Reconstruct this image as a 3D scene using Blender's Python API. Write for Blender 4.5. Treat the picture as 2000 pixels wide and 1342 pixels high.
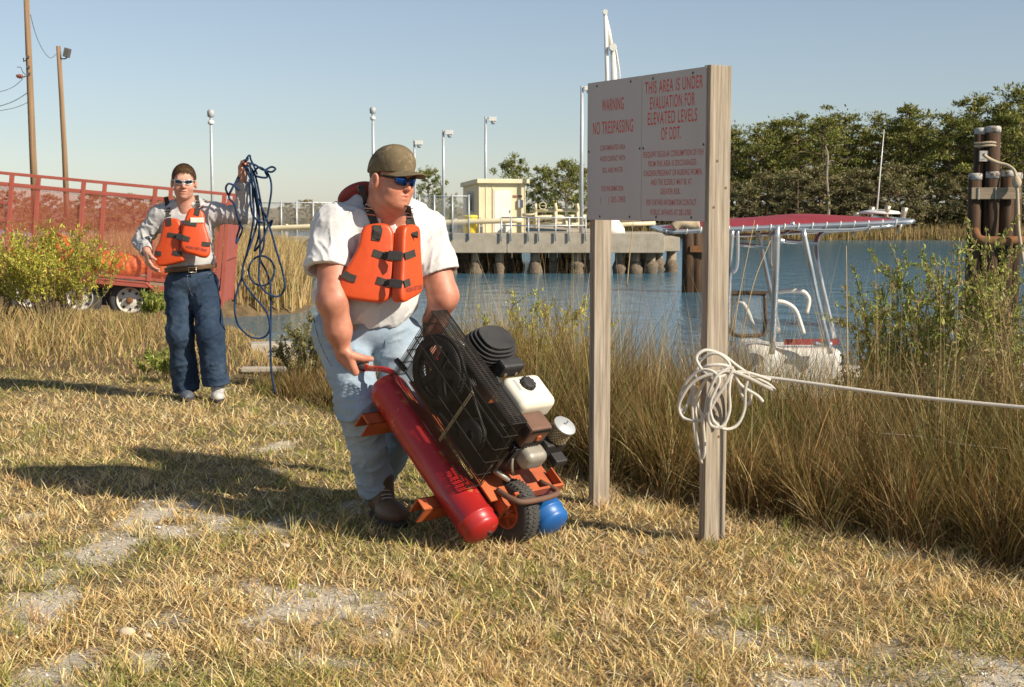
import bpy, bmesh, math, random
import numpy as np
from mathutils import Vector, Matrix, Quaternion

for _o in list(bpy.data.objects):
    bpy.data.objects.remove(_o)
scene = bpy.context.scene
COL = scene.collection

# ------------------------------------------------------------------ camera, sky, sun, exposure
CAM_H, FPX, PITCH = 1.42, 2778.0, math.radians(5.47)
cam_data = bpy.data.cameras.new('camera')
cam_data.sensor_width = 36.0
cam_data.lens = 50.0
cam_data.clip_start = 0.1
cam_data.clip_end = 4000.0
cam_data.dof.use_dof = True
cam_data.dof.focus_distance = 6.3
cam_data.dof.aperture_fstop = 14.0
cam = bpy.data.objects.new('camera', cam_data)
cam.location = (0, 0, CAM_H)
cam.rotation_euler = (math.pi / 2 - PITCH, 0, 0)
COL.objects.link(cam)
scene.camera = cam

SUN_DIR = Vector((0.858, -0.513, 0.0)).normalized() * math.cos(math.radians(33)) + Vector((0, 0, math.sin(math.radians(33))))
world = bpy.data.worlds.new('World')
scene.world = world
world.use_nodes = True
_nt = world.node_tree
_bg = _nt.nodes['Background']
_sky = _nt.nodes.new('ShaderNodeTexSky')
_sky.sky_type = 'NISHITA'
_sky.sun_disc = False
_sky.sun_elevation = math.radians(33)
_sky.sun_rotation = math.atan2(SUN_DIR.x, SUN_DIR.y)
_sky.air_density = 0.95
_sky.dust_density = 0.22
_sky.ozone_density = 3.5
_hs = _nt.nodes.new('ShaderNodeHueSaturation')
_hs.inputs['Saturation'].default_value = 0.70
_nt.links.new(_sky.outputs[0], _hs.inputs['Color'])
_nt.links.new(_hs.outputs[0], _bg.inputs[0])
_bg.inputs[1].default_value = 0.080
sun_data = bpy.data.lights.new('sun', 'SUN')
sun_data.energy = 5.0
sun_data.angle = math.radians(0.55)
sun_data.color = (1.0, 0.90, 0.75)
sun = bpy.data.objects.new('sun', sun_data)
sun.rotation_euler = SUN_DIR.to_track_quat('Z', 'Y').to_euler()
sun.location = (20, -15, 25)
COL.objects.link(sun)
scene.view_settings.view_transform = 'Standard'
scene.view_settings.look = 'None'
scene.view_settings.gamma = 1.0
scene.view_settings.exposure = 0.38
scene.view_settings.use_curve_mapping = False
try:
    scene.cycles.use_denoising = True
    scene.cycles.max_bounces = 8
    scene.cycles.transparent_max_bounces = 12
except Exception:
    pass

# ------------------------------------------------------------------ small helpers
rng = np.random.default_rng(7)
random.seed(7)
_F = np.array([0, math.cos(PITCH), -math.sin(PITCH)])
_U = np.array([0, math.sin(PITCH), math.cos(PITCH)])
_C = np.array([0, 0, CAM_H])

def ray(px, py):
    return _F + np.array([1.0, 0, 0]) * (px - 1000) / FPX + _U * (671 - py) / FPX

def at(px, py, Y):
    """a measured point of the place: photo position and its distance Y in metres"""
    d = ray(px, py)
    return _C + d * (Y / d[1])

def on_plane(px, py, p0, n):
    d = ray(px, py)
    return _C + d * (np.dot(np.asarray(p0) - _C, n) / np.dot(d, n))

def unit(v):
    v = np.asarray(v, float)
    return v / np.linalg.norm(v)

def tag(o, label=None, cat=None, group=None, kind=None):
    if label: o['label'] = label
    if cat: o['category'] = cat
    if group: o['group'] = group
    if kind: o['kind'] = kind
    return o

def empty(name, loc=(0, 0, 0), label=None, cat=None, group=None):
    o = bpy.data.objects.new(name, None)
    o.empty_display_size = 0.1
    o.location = tuple(loc)
    COL.objects.link(o)
    return tag(o, label, cat, group)

def link(name, mesh, mat=None, parent=None, smooth=False):
    o = bpy.data.objects.new(name, mesh)
    if mat is not None and not mesh.materials:
        mesh.materials.append(mat)
    COL.objects.link(o)
    if parent is not None:
        o.parent = parent
        # geometry is given in world space; keep it there
        o.matrix_parent_inverse = world_matrix(parent).inverted()
    if smooth:
        mesh.polygons.foreach_set('use_smooth', np.ones(len(mesh.polygons), bool))
    return o

def world_matrix(o):
    m = Matrix.LocRotScale(o.location, o.rotation_euler, o.scale)
    if o.parent is not None:
        return world_matrix(o.parent) @ o.matrix_parent_inverse @ m
    return m

def mesh_np(name, V, F, col=None):
    """V (n,3), F (m,3) or (m,4) int array, col (n,3)"""
    V = np.asarray(V, np.float32); F = np.asarray(F, np.int32)
    me = bpy.data.meshes.new(name)
    k = F.shape[1]
    me.vertices.add(len(V)); me.vertices.foreach_set('co', V.ravel())
    me.loops.add(F.size); me.loops.foreach_set('vertex_index', F.ravel())
    me.polygons.add(len(F))
    me.polygons.foreach_set('loop_start', np.arange(0, F.size, k, dtype=np.int32))
    try:
        me.polygons.foreach_set('loop_total', np.full(len(F), k, np.int32))
    except Exception:
        pass
    if col is not None:
        a = me.color_attributes.new('Col', 'FLOAT_COLOR', 'POINT')
        c = np.ones((len(V), 4), np.float32); c[:, :3] = col
        a.data.foreach_set('color', c.ravel())
    me.update(calc_edges=True)
    return me

class MB:
    """collects simple solids into one mesh"""
    def __init__(self):
        self.v = []; self.f = []
    def add(self, V, F):
        b = len(self.v)
        self.v += [tuple(map(float, p)) for p in V]
        self.f += [tuple(i + b for i in q) for q in F]
        return self
    def box(self, c, half, R=None):
        c = np.asarray(c, float); R = np.eye(3) if R is None else np.asarray(R, float)
        V = [c + R[:, 0] * sx * half[0] + R[:, 1] * sy * half[1] + R[:, 2] * sz * half[2]
             for sz in (-1, 1) for sy in (-1, 1) for sx in (-1, 1)]
        return self.add(V, [(0, 2, 3, 1), (4, 5, 7, 6), (0, 1, 5, 4), (2, 6, 7, 3), (0, 4, 6, 2), (1, 3, 7, 5)])
    def beam(self, a, b, w, t, up=(0, 0, 1)):
        a = np.asarray(a, float); b = np.asarray(b, float)
        d = b - a; L = np.linalg.norm(d); d = d / L
        s = np.cross(d, up)
        if np.linalg.norm(s) < 1e-5: s = np.cross(d, (1, 0, 0.01))
        s = unit(s); u = np.cross(s, d)
        return self.box((a + b) / 2, (L / 2, w / 2, t / 2), np.stack([d, s, u], 1))
    def tube(self, pts, r, n=8, closed=False, cap=True):
        P = np.asarray(pts, float); m = len(P)
        rr = np.full(m, r, float) if np.isscalar(r) else np.asarray(r, float)
        T = np.gradient(P, axis=0)
        if closed: T = np.roll(P, -1, 0) - np.roll(P, 1, 0)
        T /= np.linalg.norm(T, axis=1)[:, None] + 1e-12
        u = np.cross(T[0], (0.1, 0.2, 1.0))
        if np.linalg.norm(u) < 1e-3: u = np.cross(T[0], (1, 0, 0))
        u = unit(u); V = []
        for i in range(m):
            u = unit(u - T[i] * np.dot(u, T[i])); w = np.cross(T[i], u)
            for k in range(n):
                a = 2 * math.pi * k / n
                V.append(P[i] + rr[i] * (math.cos(a) * u + math.sin(a) * w))
        F = []
        for i in range(m if closed else m - 1):
            j = (i + 1) % m
            for k in range(n):
                l = (k + 1) % n
                F.append((i * n + k, i * n + l, j * n + l, j * n + k))
        if cap and not closed:
            F.append(tuple(range(n - 1, -1, -1))); F.append(tuple((m - 1) * n + k for k in range(n)))
        return self.add(V, F)
    def cyl(self, a, b, r, n=16, r2=None):
        return self.tube([a, b], [r, r if r2 is None else r2], n)
    def lathe(self, a, axis, prof, n=20):
        """prof: list of (distance along axis, radius)"""
        axis = unit(axis); a = np.asarray(a, float)
        u = np.cross(axis, (0.13, 0.21, 0.97))
        u = unit(u); w = np.cross(axis, u); V = []; F = []
        for (h, r) in prof:
            for k in range(n):
                t = 2 * math.pi * k / n
                V.append(a + axis * h + max(r, 1e-4) * (math.cos(t) * u + math.sin(t) * w))
        for i in range(len(prof) - 1):
            for k in range(n):
                l = (k + 1) % n
                F.append((i * n + k, i * n + l, (i + 1) * n + l, (i + 1) * n + k))
        F.append(tuple(range(n - 1, -1, -1))); F.append(tuple((len(prof) - 1) * n + k for k in range(n)))
        return self.add(V, F)
    def ribbon(self, pts, width, thick, nrm):
        """flat webbing along pts; nrm: face normal(s)"""
        P = np.asarray(pts, float); m = len(P)
        N = np.asarray(nrm, float)
        if N.ndim == 1: N = np.repeat(N[None], m, 0)
        T = np.gradient(P, axis=0); T /= np.linalg.norm(T, axis=1)[:, None]
        V = []; F = []
        for i in range(m):
            s = unit(np.cross(T[i], N[i])); n_ = np.cross(s, T[i])
            for (a, b) in ((-1, -1), (1, -1), (1, 1), (-1, 1)):
                V.append(P[i] + s * a * width / 2 + n_ * b * thick / 2)
        for i in range(m - 1):
            for k in range(4):
                l = (k + 1) % 4
                F.append((i * 4 + k, i * 4 + l, i * 4 + 4 + l, i * 4 + 4 + k))
        F.append((3, 2, 1, 0)); F.append(tuple((m - 1) * 4 + k for k in range(4)))
        return self.add(V, F)
    def build(self, name, mat, parent=None, smooth=False, bevel=0.0):
        me = bpy.data.meshes.new(name)
        me.from_pydata(self.v, [], self.f)
        bm = bmesh.new(); bm.from_mesh(me)
        bmesh.ops.recalc_face_normals(bm, faces=bm.faces)
        if bevel:
            es = [e for e in bm.edges if len(e.link_faces) == 2 and e.calc_face_angle(0) > 0.6]
            bmesh.ops.bevel(bm, geom=es, offset=bevel, segments=2, affect='EDGES', profile=0.6, clamp_overlap=True)
        bm.to_mesh(me); bm.free()
        o = link(name, me, mat, parent)
        if smooth:
            sm = np.ones(len(me.polygons), bool)
            for i, p in enumerate(me.polygons):
                if p.loop_total > 4: sm[i] = False
            me.polygons.foreach_set('use_smooth', sm)
        return o

def spline(pts, n=8, closed=False):
    """Catmull-Rom through pts"""
    P = np.asarray(pts, float); m = len(P); out = []
    rngi = range(m if closed else m - 1)
    for i in rngi:
        if closed:
            a, b, c, d = P[(i - 1) % m], P[i], P[(i + 1) % m], P[(i + 2) % m]
        else:
            b, c = P[i], P[i + 1]
            a = P[i - 1] if i > 0 else 2 * b - c
            d = P[i + 2] if i + 2 < m else 2 * c - b
        for k in range(n):
            t = k / n
            out.append(0.5 * ((2 * b) + (c - a) * t + (2 * a - 5 * b + 4 * c - d) * t * t + (3 * b - a - 3 * c + d) * t ** 3))
    if not closed: out.append(P[-1])
    return np.array(out)

# ------------------------------------------------------------------ noise
def _h(n):
    n = (n ^ (n >> 13)) * np.int64(1274126177)
    n = n & np.int64(0x7fffffff)
    n = (n ^ (n >> 15)) * np.int64(668265263) & np.int64(0x7fffffff)
    return (n ^ (n >> 11)) / 2147483647.0

def noise2(x, y, s=0):
    x = np.asarray(x, float); y = np.asarray(y, float)
    ix = np.floor(x).astype(np.int64); iy = np.floor(y).astype(np.int64)
    fx = x - ix; fy = y - iy
    fx = fx * fx * (3 - 2 * fx); fy = fy * fy * (3 - 2 * fy)
    def g(a, b): return _h(a * 374761393 + b * 668265263 + s * 974711)
    return (g(ix, iy) * (1 - fx) + g(ix + 1, iy) * fx) * (1 - fy) + (g(ix, iy + 1) * (1 - fx) + g(ix + 1, iy + 1) * fx) * fy

def fbm2(x, y, s=0, o=4):
    v = 0; a = 0.5; t = 0
    for i in range(o):
        v = v + a * noise2(x * 2 ** i, y * 2 ** i, s + i); t += a; a *= 0.5
    return v / t

def noise3(p, s=0):
    i = np.floor(p).astype(np.int64); f = p - i; f = f * f * (3 - 2 * f)
    def g(a, b, c): return _h((i[:, 0] + a) * 374761393 + (i[:, 1] + b) * 668265263 + (i[:, 2] + c) * 1440670441 + s * 974711)
    x, y, z = f[:, 0], f[:, 1], f[:, 2]
    c00 = g(0, 0, 0) * (1 - x) + g(1, 0, 0) * x; c10 = g(0, 1, 0) * (1 - x) + g(1, 1, 0) * x
    c01 = g(0, 0, 1) * (1 - x) + g(1, 0, 1) * x; c11 = g(0, 1, 1) * (1 - x) + g(1, 1, 1) * x
    return (c00 * (1 - y) + c10 * y) * (1 - z) + (c01 * (1 - y) + c11 * y) * z

# ------------------------------------------------------------------ materials
def new_mat(name):
    m = bpy.data.materials.new(name); m.use_nodes = True
    return m, m.node_tree.nodes, m.node_tree.links, m.node_tree.nodes['Principled BSDF']

def pmat(name, c1, c2=None, scale=8.0, rough=0.6, bump=0.0, bscale=None, metal=0.0, stretch=None, c3=None, s3=3.0, t3=0.62, spec=0.5, coat=0.0, w3=0.05):
    """noise-mixed two-tone colour, optional third tone in blotches (wear), optional fine relief"""
    m, N, L, B = new_mat(name)
    B.inputs['Roughness'].default_value = rough
    B.inputs['Metallic'].default_value = metal
    B.inputs['Specular IOR Level'].default_value = spec
    B.inputs['Coat Weight'].default_value = coat
    tc = N.new('ShaderNodeTexCoord'); src = tc.outputs['Object']
    if stretch:
        mp = N.new('ShaderNodeMapping'); mp.inputs['Scale'].default_value = stretch
        L.new(src, mp.inputs['Vector']); src = mp.outputs['Vector']
    if c2 is None: c2 = tuple(x * 0.8 for x in c1)
    nz = N.new('ShaderNodeTexNoise'); nz.inputs['Scale'].default_value = scale; nz.inputs['Detail'].default_value = 5; nz.inputs['Roughness'].default_value = 0.6
    L.new(src, nz.inputs['Vector'])
    rp = N.new('ShaderNodeValToRGB'); rp.color_ramp.elements[0].position = 0.3; rp.color_ramp.elements[1].position = 0.7
    rp.color_ramp.elements[0].color = (*c1, 1); rp.color_ramp.elements[1].color = (*c2, 1)
    L.new(nz.outputs['Fac'], rp.inputs['Fac']); out = rp.outputs['Color']
    if c3 is not None:
        n3 = N.new('ShaderNodeTexNoise'); n3.inputs['Scale'].default_value = s3; n3.inputs['Detail'].default_value = 8; n3.inputs['Roughness'].default_value = 0.7
        L.new(src, n3.inputs['Vector'])
        r3 = N.new('ShaderNodeValToRGB'); r3.color_ramp.elements[0].position = t3; r3.color_ramp.elements[1].position = min(1.0, t3 + w3)
        L.new(n3.outputs['Fac'], r3.inputs['Fac'])
        mx = N.new('ShaderNodeMix'); mx.data_type = 'RGBA'
        L.new(r3.outputs['Color'], mx.inputs[0]); L.new(out, mx.inputs[6]); mx.inputs[7].default_value = (*c3, 1)
        out = mx.outputs[2]
    L.new(out, B.inputs['Base Color'])
    if bump:
        nb = N.new('ShaderNodeTexNoise'); nb.inputs['Scale'].default_value = bscale or scale * 4; nb.inputs['Detail'].default_value = 6
        L.new(src, nb.inputs['Vector'])
        bp = N.new('ShaderNodeBump'); bp.inputs['Strength'].default_value = 1.0; bp.inputs['Distance'].default_value = bump
        L.new(nb.outputs['Fac'], bp.inputs['Height']); L.new(bp.outputs['Normal'], B.inputs['Normal'])
    return m

def leafmat(name, trans=0.3, rough=0.6, tint=(1, 1, 1)):
    """colour comes from the vertex colours of each blade or leaf"""
    m, N, L, B = new_mat(name)
    at_ = N.new('ShaderNodeVertexColor'); at_.layer_name = 'Col'
    B.inputs['Roughness'].default_value = rough
    B.inputs['Specular IOR Level'].default_value = 0.25
    L.new(at_.outputs['Color'], B.inputs['Base Color'])
    tr = N.new('ShaderNodeBsdfTranslucent'); L.new(at_.outputs['Color'], tr.inputs['Color'])
    mx = N.new('ShaderNodeMixShader'); mx.inputs[0].default_value = trans
    L.new(B.outputs[0], mx.inputs[1]); L.new(tr.outputs[0], mx.inputs[2])
    L.new(mx.outputs[0], N['Material Output'].inputs['Surface'])
    return m

def wood_mat(name, c1, c2, axis_scale=(1, 1, 0.06), scale=40, rough=0.8, bump=0.002):
    m, N, L, B = new_mat(name)
    B.inputs['Roughness'].default_value = rough; B.inputs['Specular IOR Level'].default_value = 0.25
    tc = N.new('ShaderNodeTexCoord'); mp = N.new('ShaderNodeMapping'); mp.inputs['Scale'].default_value = axis_scale
    L.new(tc.outputs['Object'], mp.inputs['Vector'])
    nz = N.new('ShaderNodeTexNoise'); nz.inputs['Scale'].default_value = scale; nz.inputs['Detail'].default_value = 8; nz.inputs['Roughness'].default_value = 0.65
    L.new(mp.outputs[0], nz.inputs['Vector'])
    rp = N.new('ShaderNodeValToRGB'); e = rp.color_ramp.elements
    e[0].position = 0.32; e[0].color = (*c1, 1); e[1].position = 0.66; e[1].color = (*c2, 1)
    L.new(nz.outputs['Fac'], rp.inputs['Fac']); L.new(rp.outputs[0], B.inputs['Base Color'])
    bp = N.new('ShaderNodeBump'); bp.inputs['Distance'].default_value = bump; bp.inputs['Strength'].default_value = 1
    L.new(nz.outputs['Fac'], bp.inputs['Height']); L.new(bp.outputs[0], B.inputs['Normal'])
    return m

# ------------------------------------------------------------------ soft-body shapes: signed distances + surface nets
def smin(a, b, k):
    h = np.clip(0.5 + 0.5 * (b - a) / k, 0, 1)
    return b * (1 - h) + a * h - k * h * (1 - h)

def smax(a, b, k):
    return -smin(-a, -b, k)

def rc(p, a, b, r1, r2):
    a = np.asarray(a, float); b = np.asarray(b, float)
    ba = b - a; pa = p - a
    t = np.clip(pa @ ba / (ba @ ba), 0, 1)
    return np.linalg.norm(pa - t[:, None] * ba, axis=1) - (r1 + (r2 - r1) * t)

def ell(p, c, rad, R=None):
    q = p - np.asarray(c, float)
    if R is not None: q = q @ np.asarray(R, float)
    rad = np.asarray(rad, float)
    k0 = np.linalg.norm(q / rad, axis=1); k1 = np.linalg.norm(q / (rad * rad), axis=1)
    return k0 * (k0 - 1) / (k1 + 1e-9)

def rbox(p, c, half, r, R=None):
    q = p - np.asarray(c, float)
    if R is not None: q = q @ np.asarray(R, float)
    q = np.abs(q) - (np.asarray(half, float) - r)
    return np.linalg.norm(np.maximum(q, 0), axis=1) + np.minimum(q.max(1), 0) - r

def plane(p, c, n):
    return (p - np.asarray(c, float)) @ unit(n)

def sdf_mesh(f, lo, hi, h, name='m', colf=None):
    lo = np.asarray(lo, float); hi = np.asarray(hi, float); B = 8
    nb = np.ceil((hi - lo) / (h * B)).astype(int) + 1
    n = nb * B
    gi = np.stack(np.meshgrid(*[np.arange(k) for k in nb], indexing='ij'), -1).reshape(-1, 3)
    d = f(lo + (gi + 0.5) * B * h)
    keep = np.abs(d) < B * h * 1.25
    D = np.empty(tuple(n), np.float32)
    D.reshape(nb[0], B, nb[1], B, nb[2], B)[:] = d.reshape(nb)[:, None, :, None, :, None]
    kb = gi[keep]
    loc = np.stack(np.meshgrid(*[np.arange(B)] * 3, indexing='ij'), -1).reshape(-1, 3)
    for s in range(0, len(kb), 400):
        idx = (kb[s:s + 400, None, :] * B + loc[None]).reshape(-1, 3)
        D[idx[:, 0], idx[:, 1], idx[:, 2]] = f(lo + idx * h)
    S = D < 0
    c8 = [S[i:n[0] - 1 + i, j:n[1] - 1 + j, k:n[2] - 1 + k] for i in (0, 1) for j in (0, 1) for k in (0, 1)]
    cnt = sum(c.astype(np.int8) for c in c8)
    act = (cnt > 0) & (cnt < 8)
    ci = np.argwhere(act)
    vid = np.full(act.shape, -1, np.int32); vid[act] = np.arange(len(ci))
    acc = np.zeros((len(ci), 3)); w = np.zeros(len(ci))
    cor = np.array([(i, j, k) for i in (0, 1) for j in (0, 1) for k in (0, 1)])
    val = np.stack([D[ci[:, 0] + a, ci[:, 1] + b, ci[:, 2] + c] for a, b, c in cor], 1).astype(float)
    for a in range(8):
        for b in range(a + 1, 8):
            if np.abs(cor[a] - cor[b]).sum() != 1: continue
            x = (val[:, a] < 0) != (val[:, b] < 0)
            t = np.where(x, val[:, a] / (val[:, a] - val[:, b] + 1e-12), 0)
            acc += np.where(x[:, None], cor[a] + t[:, None] * (cor[b] - cor[a]), 0); w += x
    V = lo + (ci + acc / w[:, None]) * h
    F = []
    for ax in range(3):
        o1, o2 = [(1, 2), (2, 0), (0, 1)][ax]
        sl0 = [slice(1, -1)] * 3; sl1 = [slice(1, -1)] * 3
        sl0[ax] = slice(0, -1); sl1[ax] = slice(1, None)
        e = S[tuple(sl0)] != S[tuple(sl1)]
        p = np.argwhere(e)
        off = np.ones(3, int); off[ax] = 0; p = p + off
        q = []
        for (u, v) in ((0, 0), (1, 0), (1, 1), (0, 1)):
            r = p.copy(); r[:, o1] -= u; r[:, o2] -= v
            ok = np.all((r >= 0) & (r < np.array(vid.shape)), 1)
            r = np.clip(r, 0, np.array(vid.shape) - 1)
            q.append(np.where(ok, vid[r[:, 0], r[:, 1], r[:, 2]], -1))
        q = np.stack(q, 1)
        flip = ~S[p[:, 0], p[:, 1], p[:, 2]]
        q[flip] = q[flip][:, ::-1]
        F.append(q[(q >= 0).all(1)])
    F = np.concatenate(F)[:, ::-1]
    return mesh_np(name, V, F, colf(V) if colf else None)

def slab(name, outline, thick, r, p0, ex, ey, en, mat, parent, bend=0.0, sub=5, steps=4):
    """rounded foam slab from a closed outline given in (ex, ey) about p0; front face along en"""
    O = spline(outline, sub, True); m = len(O)
    T = np.roll(O, -1, 0) - np.roll(O, 1, 0); T /= np.linalg.norm(T, axis=1)[:, None]
    A = 0.5 * np.sum(O[:, 0] * np.roll(O[:, 1], -1) - np.roll(O[:, 0], -1) * O[:, 1])
    Nn = np.stack([T[:, 1], -T[:, 0]], 1) * np.sign(A)
    c = O.mean(0); rings = []
    for k in range(steps + 1):
        a = k / steps * math.pi / 2
        rings.append((O - Nn * r * (1 - math.sin(a)), -thick + r * (1 - math.cos(a))))
    for k in range(steps + 1):
        a = math.pi / 2 * (1 - k / steps)
        rings.append((O - Nn * r * (1 - math.sin(a)), -r * (1 - math.cos(a))))
    full = rings[-1][0]
    for s in (0.75, 0.5, 0.25):
        rings.append((c + (full - c) * s, 0.004 * (1 - s)))
    V = []; F = []
    for (o, z) in rings:
        for q in o:
            zz = z - bend * (q[0] - c[0]) ** 2
            V.append(np.asarray(p0) + ex * q[0] + ey * q[1] + en * zz)
    for i in range(len(rings) - 1):
        for k in range(m):
            l = (k + 1) % m
            F.append((i * m + k, i * m + l, (i + 1) * m + l, (i + 1) * m + k))
    F.append(tuple(range(m - 1, -1, -1))); F.append(tuple((len(rings) - 1) * m + k for k in range(m)))
    mb = MB(); mb.add(V, F)
    return mb.build(name, mat, parent, smooth=True)

# ------------------------------------------------------------------ blades and leaves
def blades(P, az, lean, L, W, col, seg=2, droop=0.5, flat=None):
    """tapered blades: base points, azimuth, lean from vertical, length, width, colours -> V, F, C"""
    n = len(P)
    d = np.stack([np.cos(az), np.sin(az), np.zeros(n)], 1)
    s = np.stack([-np.sin(az), np.cos(az), np.zeros(n)], 1)
    tw = rng.uniform(0, math.pi, n)
    s = s * np.cos(tw)[:, None] + d * np.sin(tw)[:, None]
    V = []; C = []
    pos = P.copy(); ang = lean.copy()
    for k in range(seg + 1):
        wk = W * (1 - (k / seg) ** 1.5) if k < seg else W * 0
        shade = 0.72 + 0.28 * k / seg
        if k < seg:
            V.append(pos - s * wk[:, None] / 2); V.append(pos + s * wk[:, None] / 2)
            C.append(col); C.append(col)
        else:
            V.append(pos); C.append(col)
        st = L / seg
        pos = pos + (d * np.sin(ang)[:, None] + np.array([0, 0, 1.0]) * np.cos(ang)[:, None]) * st[:, None]
        ang = ang + droop * (L / L) * rng.uniform(0.4, 1.4, n) / seg
    m = 2 * seg + 1
    V = np.stack(V, 1).reshape(-1, 3); C = np.stack(C, 1).reshape(-1, 3)
    base = np.arange(n)[:, None] * m
    F = []
    for k in range(seg - 1):
        a = 2 * k
        F.append(base + np.array([[a, a + 1, a + 3]])); F.append(base + np.array([[a, a + 3, a + 2]]))
    a = 2 * (seg - 1)
    F.append(base + np.array([[a, a + 1, a + 2]]))
    return V, np.concatenate(F), C

def leaves(P, size, ratio, col, nrm=None, spread=1.0):
    """small diamond leaves at random tilt"""
    n = len(P)
    a = rng.normal(size=(n, 3)); 
    if nrm is not None: a = nrm + a * spread
    a /= np.linalg.norm(a, axis=1)[:, None]
    b = np.cross(a, rng.normal(size=(n, 3))); b /= np.linalg.norm(b, axis=1)[:, None]
    s = size[:, None]
    V = np.stack([P - a * s, P + b * s * ratio, P + a * s, P - b * s * ratio], 1).reshape(-1, 3)
    F = np.arange(n)[:, None] * 4 + np.array([[0, 1, 2, 3]])
    return V, F, np.repeat(col, 4, 0)

def palette(n, cols, w, jit=0.15):
    cols = np.asarray(cols, float); i = rng.choice(len(cols), n, p=np.asarray(w) / np.sum(w))
    return np.clip(cols[i] * (1 + rng.normal(0, jit, (n, 1))) * (1 + rng.normal(0, 0.04, (n, 3))), 0.005, 0.95)
# ================================================================== THE SETTING
def lawn_edge(x):
    return np.interp(x, [-40, -12, -6, -2.5, -1.2, -0.4, 0.5, 1.05, 2.0, 4, 8, 20], [13.5, 13, 12.6, 11.6, 10.2, 8.7, 7.45, 6.75, 5.75, 3.6, 0, -12])

def shore(x):
    return np.interp(x, [-40, -10, -7, -4.6, -3.0, -1.5, 0, 2.6, 5, 9, 20], [29, 28.8, 28.3, 26, 21.5, 17.0, 14.2, 10.8, 8.4, 5, -8])

WATER_Z = -1.2
def ground_z(x, y):
    x = np.asarray(x, float); y = np.asarray(y, float)
    xx = x + 0.4 * (noise2(x * 0.7, y * 0.7, 3) - 0.5)
    e = lawn_edge(xx); s = shore(xx) + 0.5 * (noise2(x * 0.5, y * 0.5, 4) - 0.5)
    t = np.clip((y - e) / np.maximum(s - e, 0.5), 0, 3)
    p = np.interp(x, [-4, -1], [3.2, 1.25])
    z1 = np.where(t < 1, WATER_Z * t ** p, WATER_Z - np.minimum((t - 1) * 3, 2.2))
    # the point of land that runs out beyond the little inlet, and the yard behind the trailer
    edge2 = np.interp(y, [20, 29, 33, 35, 40, 56, 62, 80, 200], [-9.2, -9.6, -8.2, -5.2, -5.6, -8.0, -12, -30, -80]) + 0.5 * (noise2(y * 0.6, y * 0.1, 9) - 0.5)
    z2 = np.clip((edge2 - x) * 0.35, -3, 1.0)
    z2 = np.where(y > 24, WATER_Z - 0.02 + np.where(z2 > 0, 0.65 * (1 - np.exp(-z2 * 2.2)), z2), -9)
    z = np.maximum(z1, z2)
    z = z + 0.035 * (fbm2(x * 0.9, y * 0.9, 5) - 0.5) + 0.02 * (fbm2(x * 5, y * 5, 6, 2) - 0.5)
    return z

def bare(x, y):
    """0..1 how bare and sandy the turf is"""
    v = 0.40 * fbm2(x * 0.9 + 3.1, y * 0.8, 11, 3) + 0.38 * fbm2(x * 3.4 + 1.7, y * 2.6, 12, 3) + 0.22 * fbm2(x * 13, y * 9, 13, 3)
    near = np.interp(y, [4.0, 4.6, 5.6, 6.6, 8.5], [0.055, 0.06, 0.02, -0.03, -0.07])
    left = np.interp(x, [-1.6, 0.0, 1.6], [0.02, 0.0, -0.012])
    return np.clip((v + near + left - 0.550) * 11, 0, 1)

# --- ground sheet (finer near the camera)
def _axis(marks):
    out = []
    for (a, b, st) in marks: out.append(np.arange(a, b, st))
    return np.unique(np.concatenate(out + [[marks[-1][1]]]).round(4))
gx = _axis([(-1500, -200, 200), (-200, -40, 20), (-40, -12, 1.0), (-12, -4, 0.25), (-4, 5, 0.07), (5, 14, 0.4), (14, 40, 3), (40, 200, 20), (200, 1500, 200)])
gy = _axis([(-300, -20, 40), (-20, 2, 2), (2, 3.6, 0.2), (3.6, 9, 0.06), (9, 16, 0.12), (16, 64, 0.6), (64, 200, 10)])
GX, GY = np.meshgrid(gx, gy, indexing='ij')
GZ = ground_z(GX, GY)
V = np.stack([GX, GY, GZ], -1).reshape(-1, 3)
nx, ny = len(gx), len(gy)
I = np.arange(nx * ny).reshape(nx, ny)
F = np.stack([I[:-1, :-1], I[1:, :-1], I[1:, 1:], I[:-1, 1:]], -1).reshape(-1, 4)
bc = bare(V[:, 0], V[:, 1])
cc = np.stack([bc, (V[:, 1] > lawn_edge(V[:, 0])).astype(float), np.zeros(len(V))], 1)
gm, N, L, B = new_mat('dry_turf_soil')
B.inputs['Roughness'].default_value = 0.95; B.inputs['Specular IOR Level'].default_value = 0.1
vc = N.new('ShaderNodeVertexColor'); vc.layer_name = 'Col'
sep = N.new('ShaderNodeSeparateColor'); L.new(vc.outputs[0], sep.inputs[0])
tc = N.new('ShaderNodeTexCoord')
def _nz(scale, det=6, ro=0.6):
    n = N.new('ShaderNodeTexNoise'); n.inputs['Scale'].default_value = scale; n.inputs['Detail'].default_value = det; n.inputs['Roughness'].default_value = ro
    L.new(tc.outputs['Object'], n.inputs['Vector']); return n
def _rmp(fac, a, b, p0=0.3, p1=0.7):
    r = N.new('ShaderNodeValToRGB'); r.color_ramp.elements[0].position = p0; r.color_ramp.elements[1].position = p1
    r.color_ramp.elements[0].color = (*a, 1); r.color_ramp.elements[1].color = (*b, 1)
    L.new(fac, r.inputs['Fac']); return r
n1 = _nz(55); n2 = _nz(160, 4, 0.7); n3 = _nz(4)
shaded_soil = _rmp(n1.outputs['Fac'], (0.10, 0.07, 0.035), (0.34, 0.255, 0.14))  # darkened so the soil colour carries the shade within the thatch
sand = _rmp(n2.outputs['Fac'], (0.54, 0.47, 0.37), (0.88, 0.81, 0.69))
mud = _rmp(n3.outputs['Fac'], (0.10, 0.07, 0.04), (0.24, 0.17, 0.09))
mx1 = N.new('ShaderNodeMix'); mx1.data_type = 'RGBA'
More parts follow.
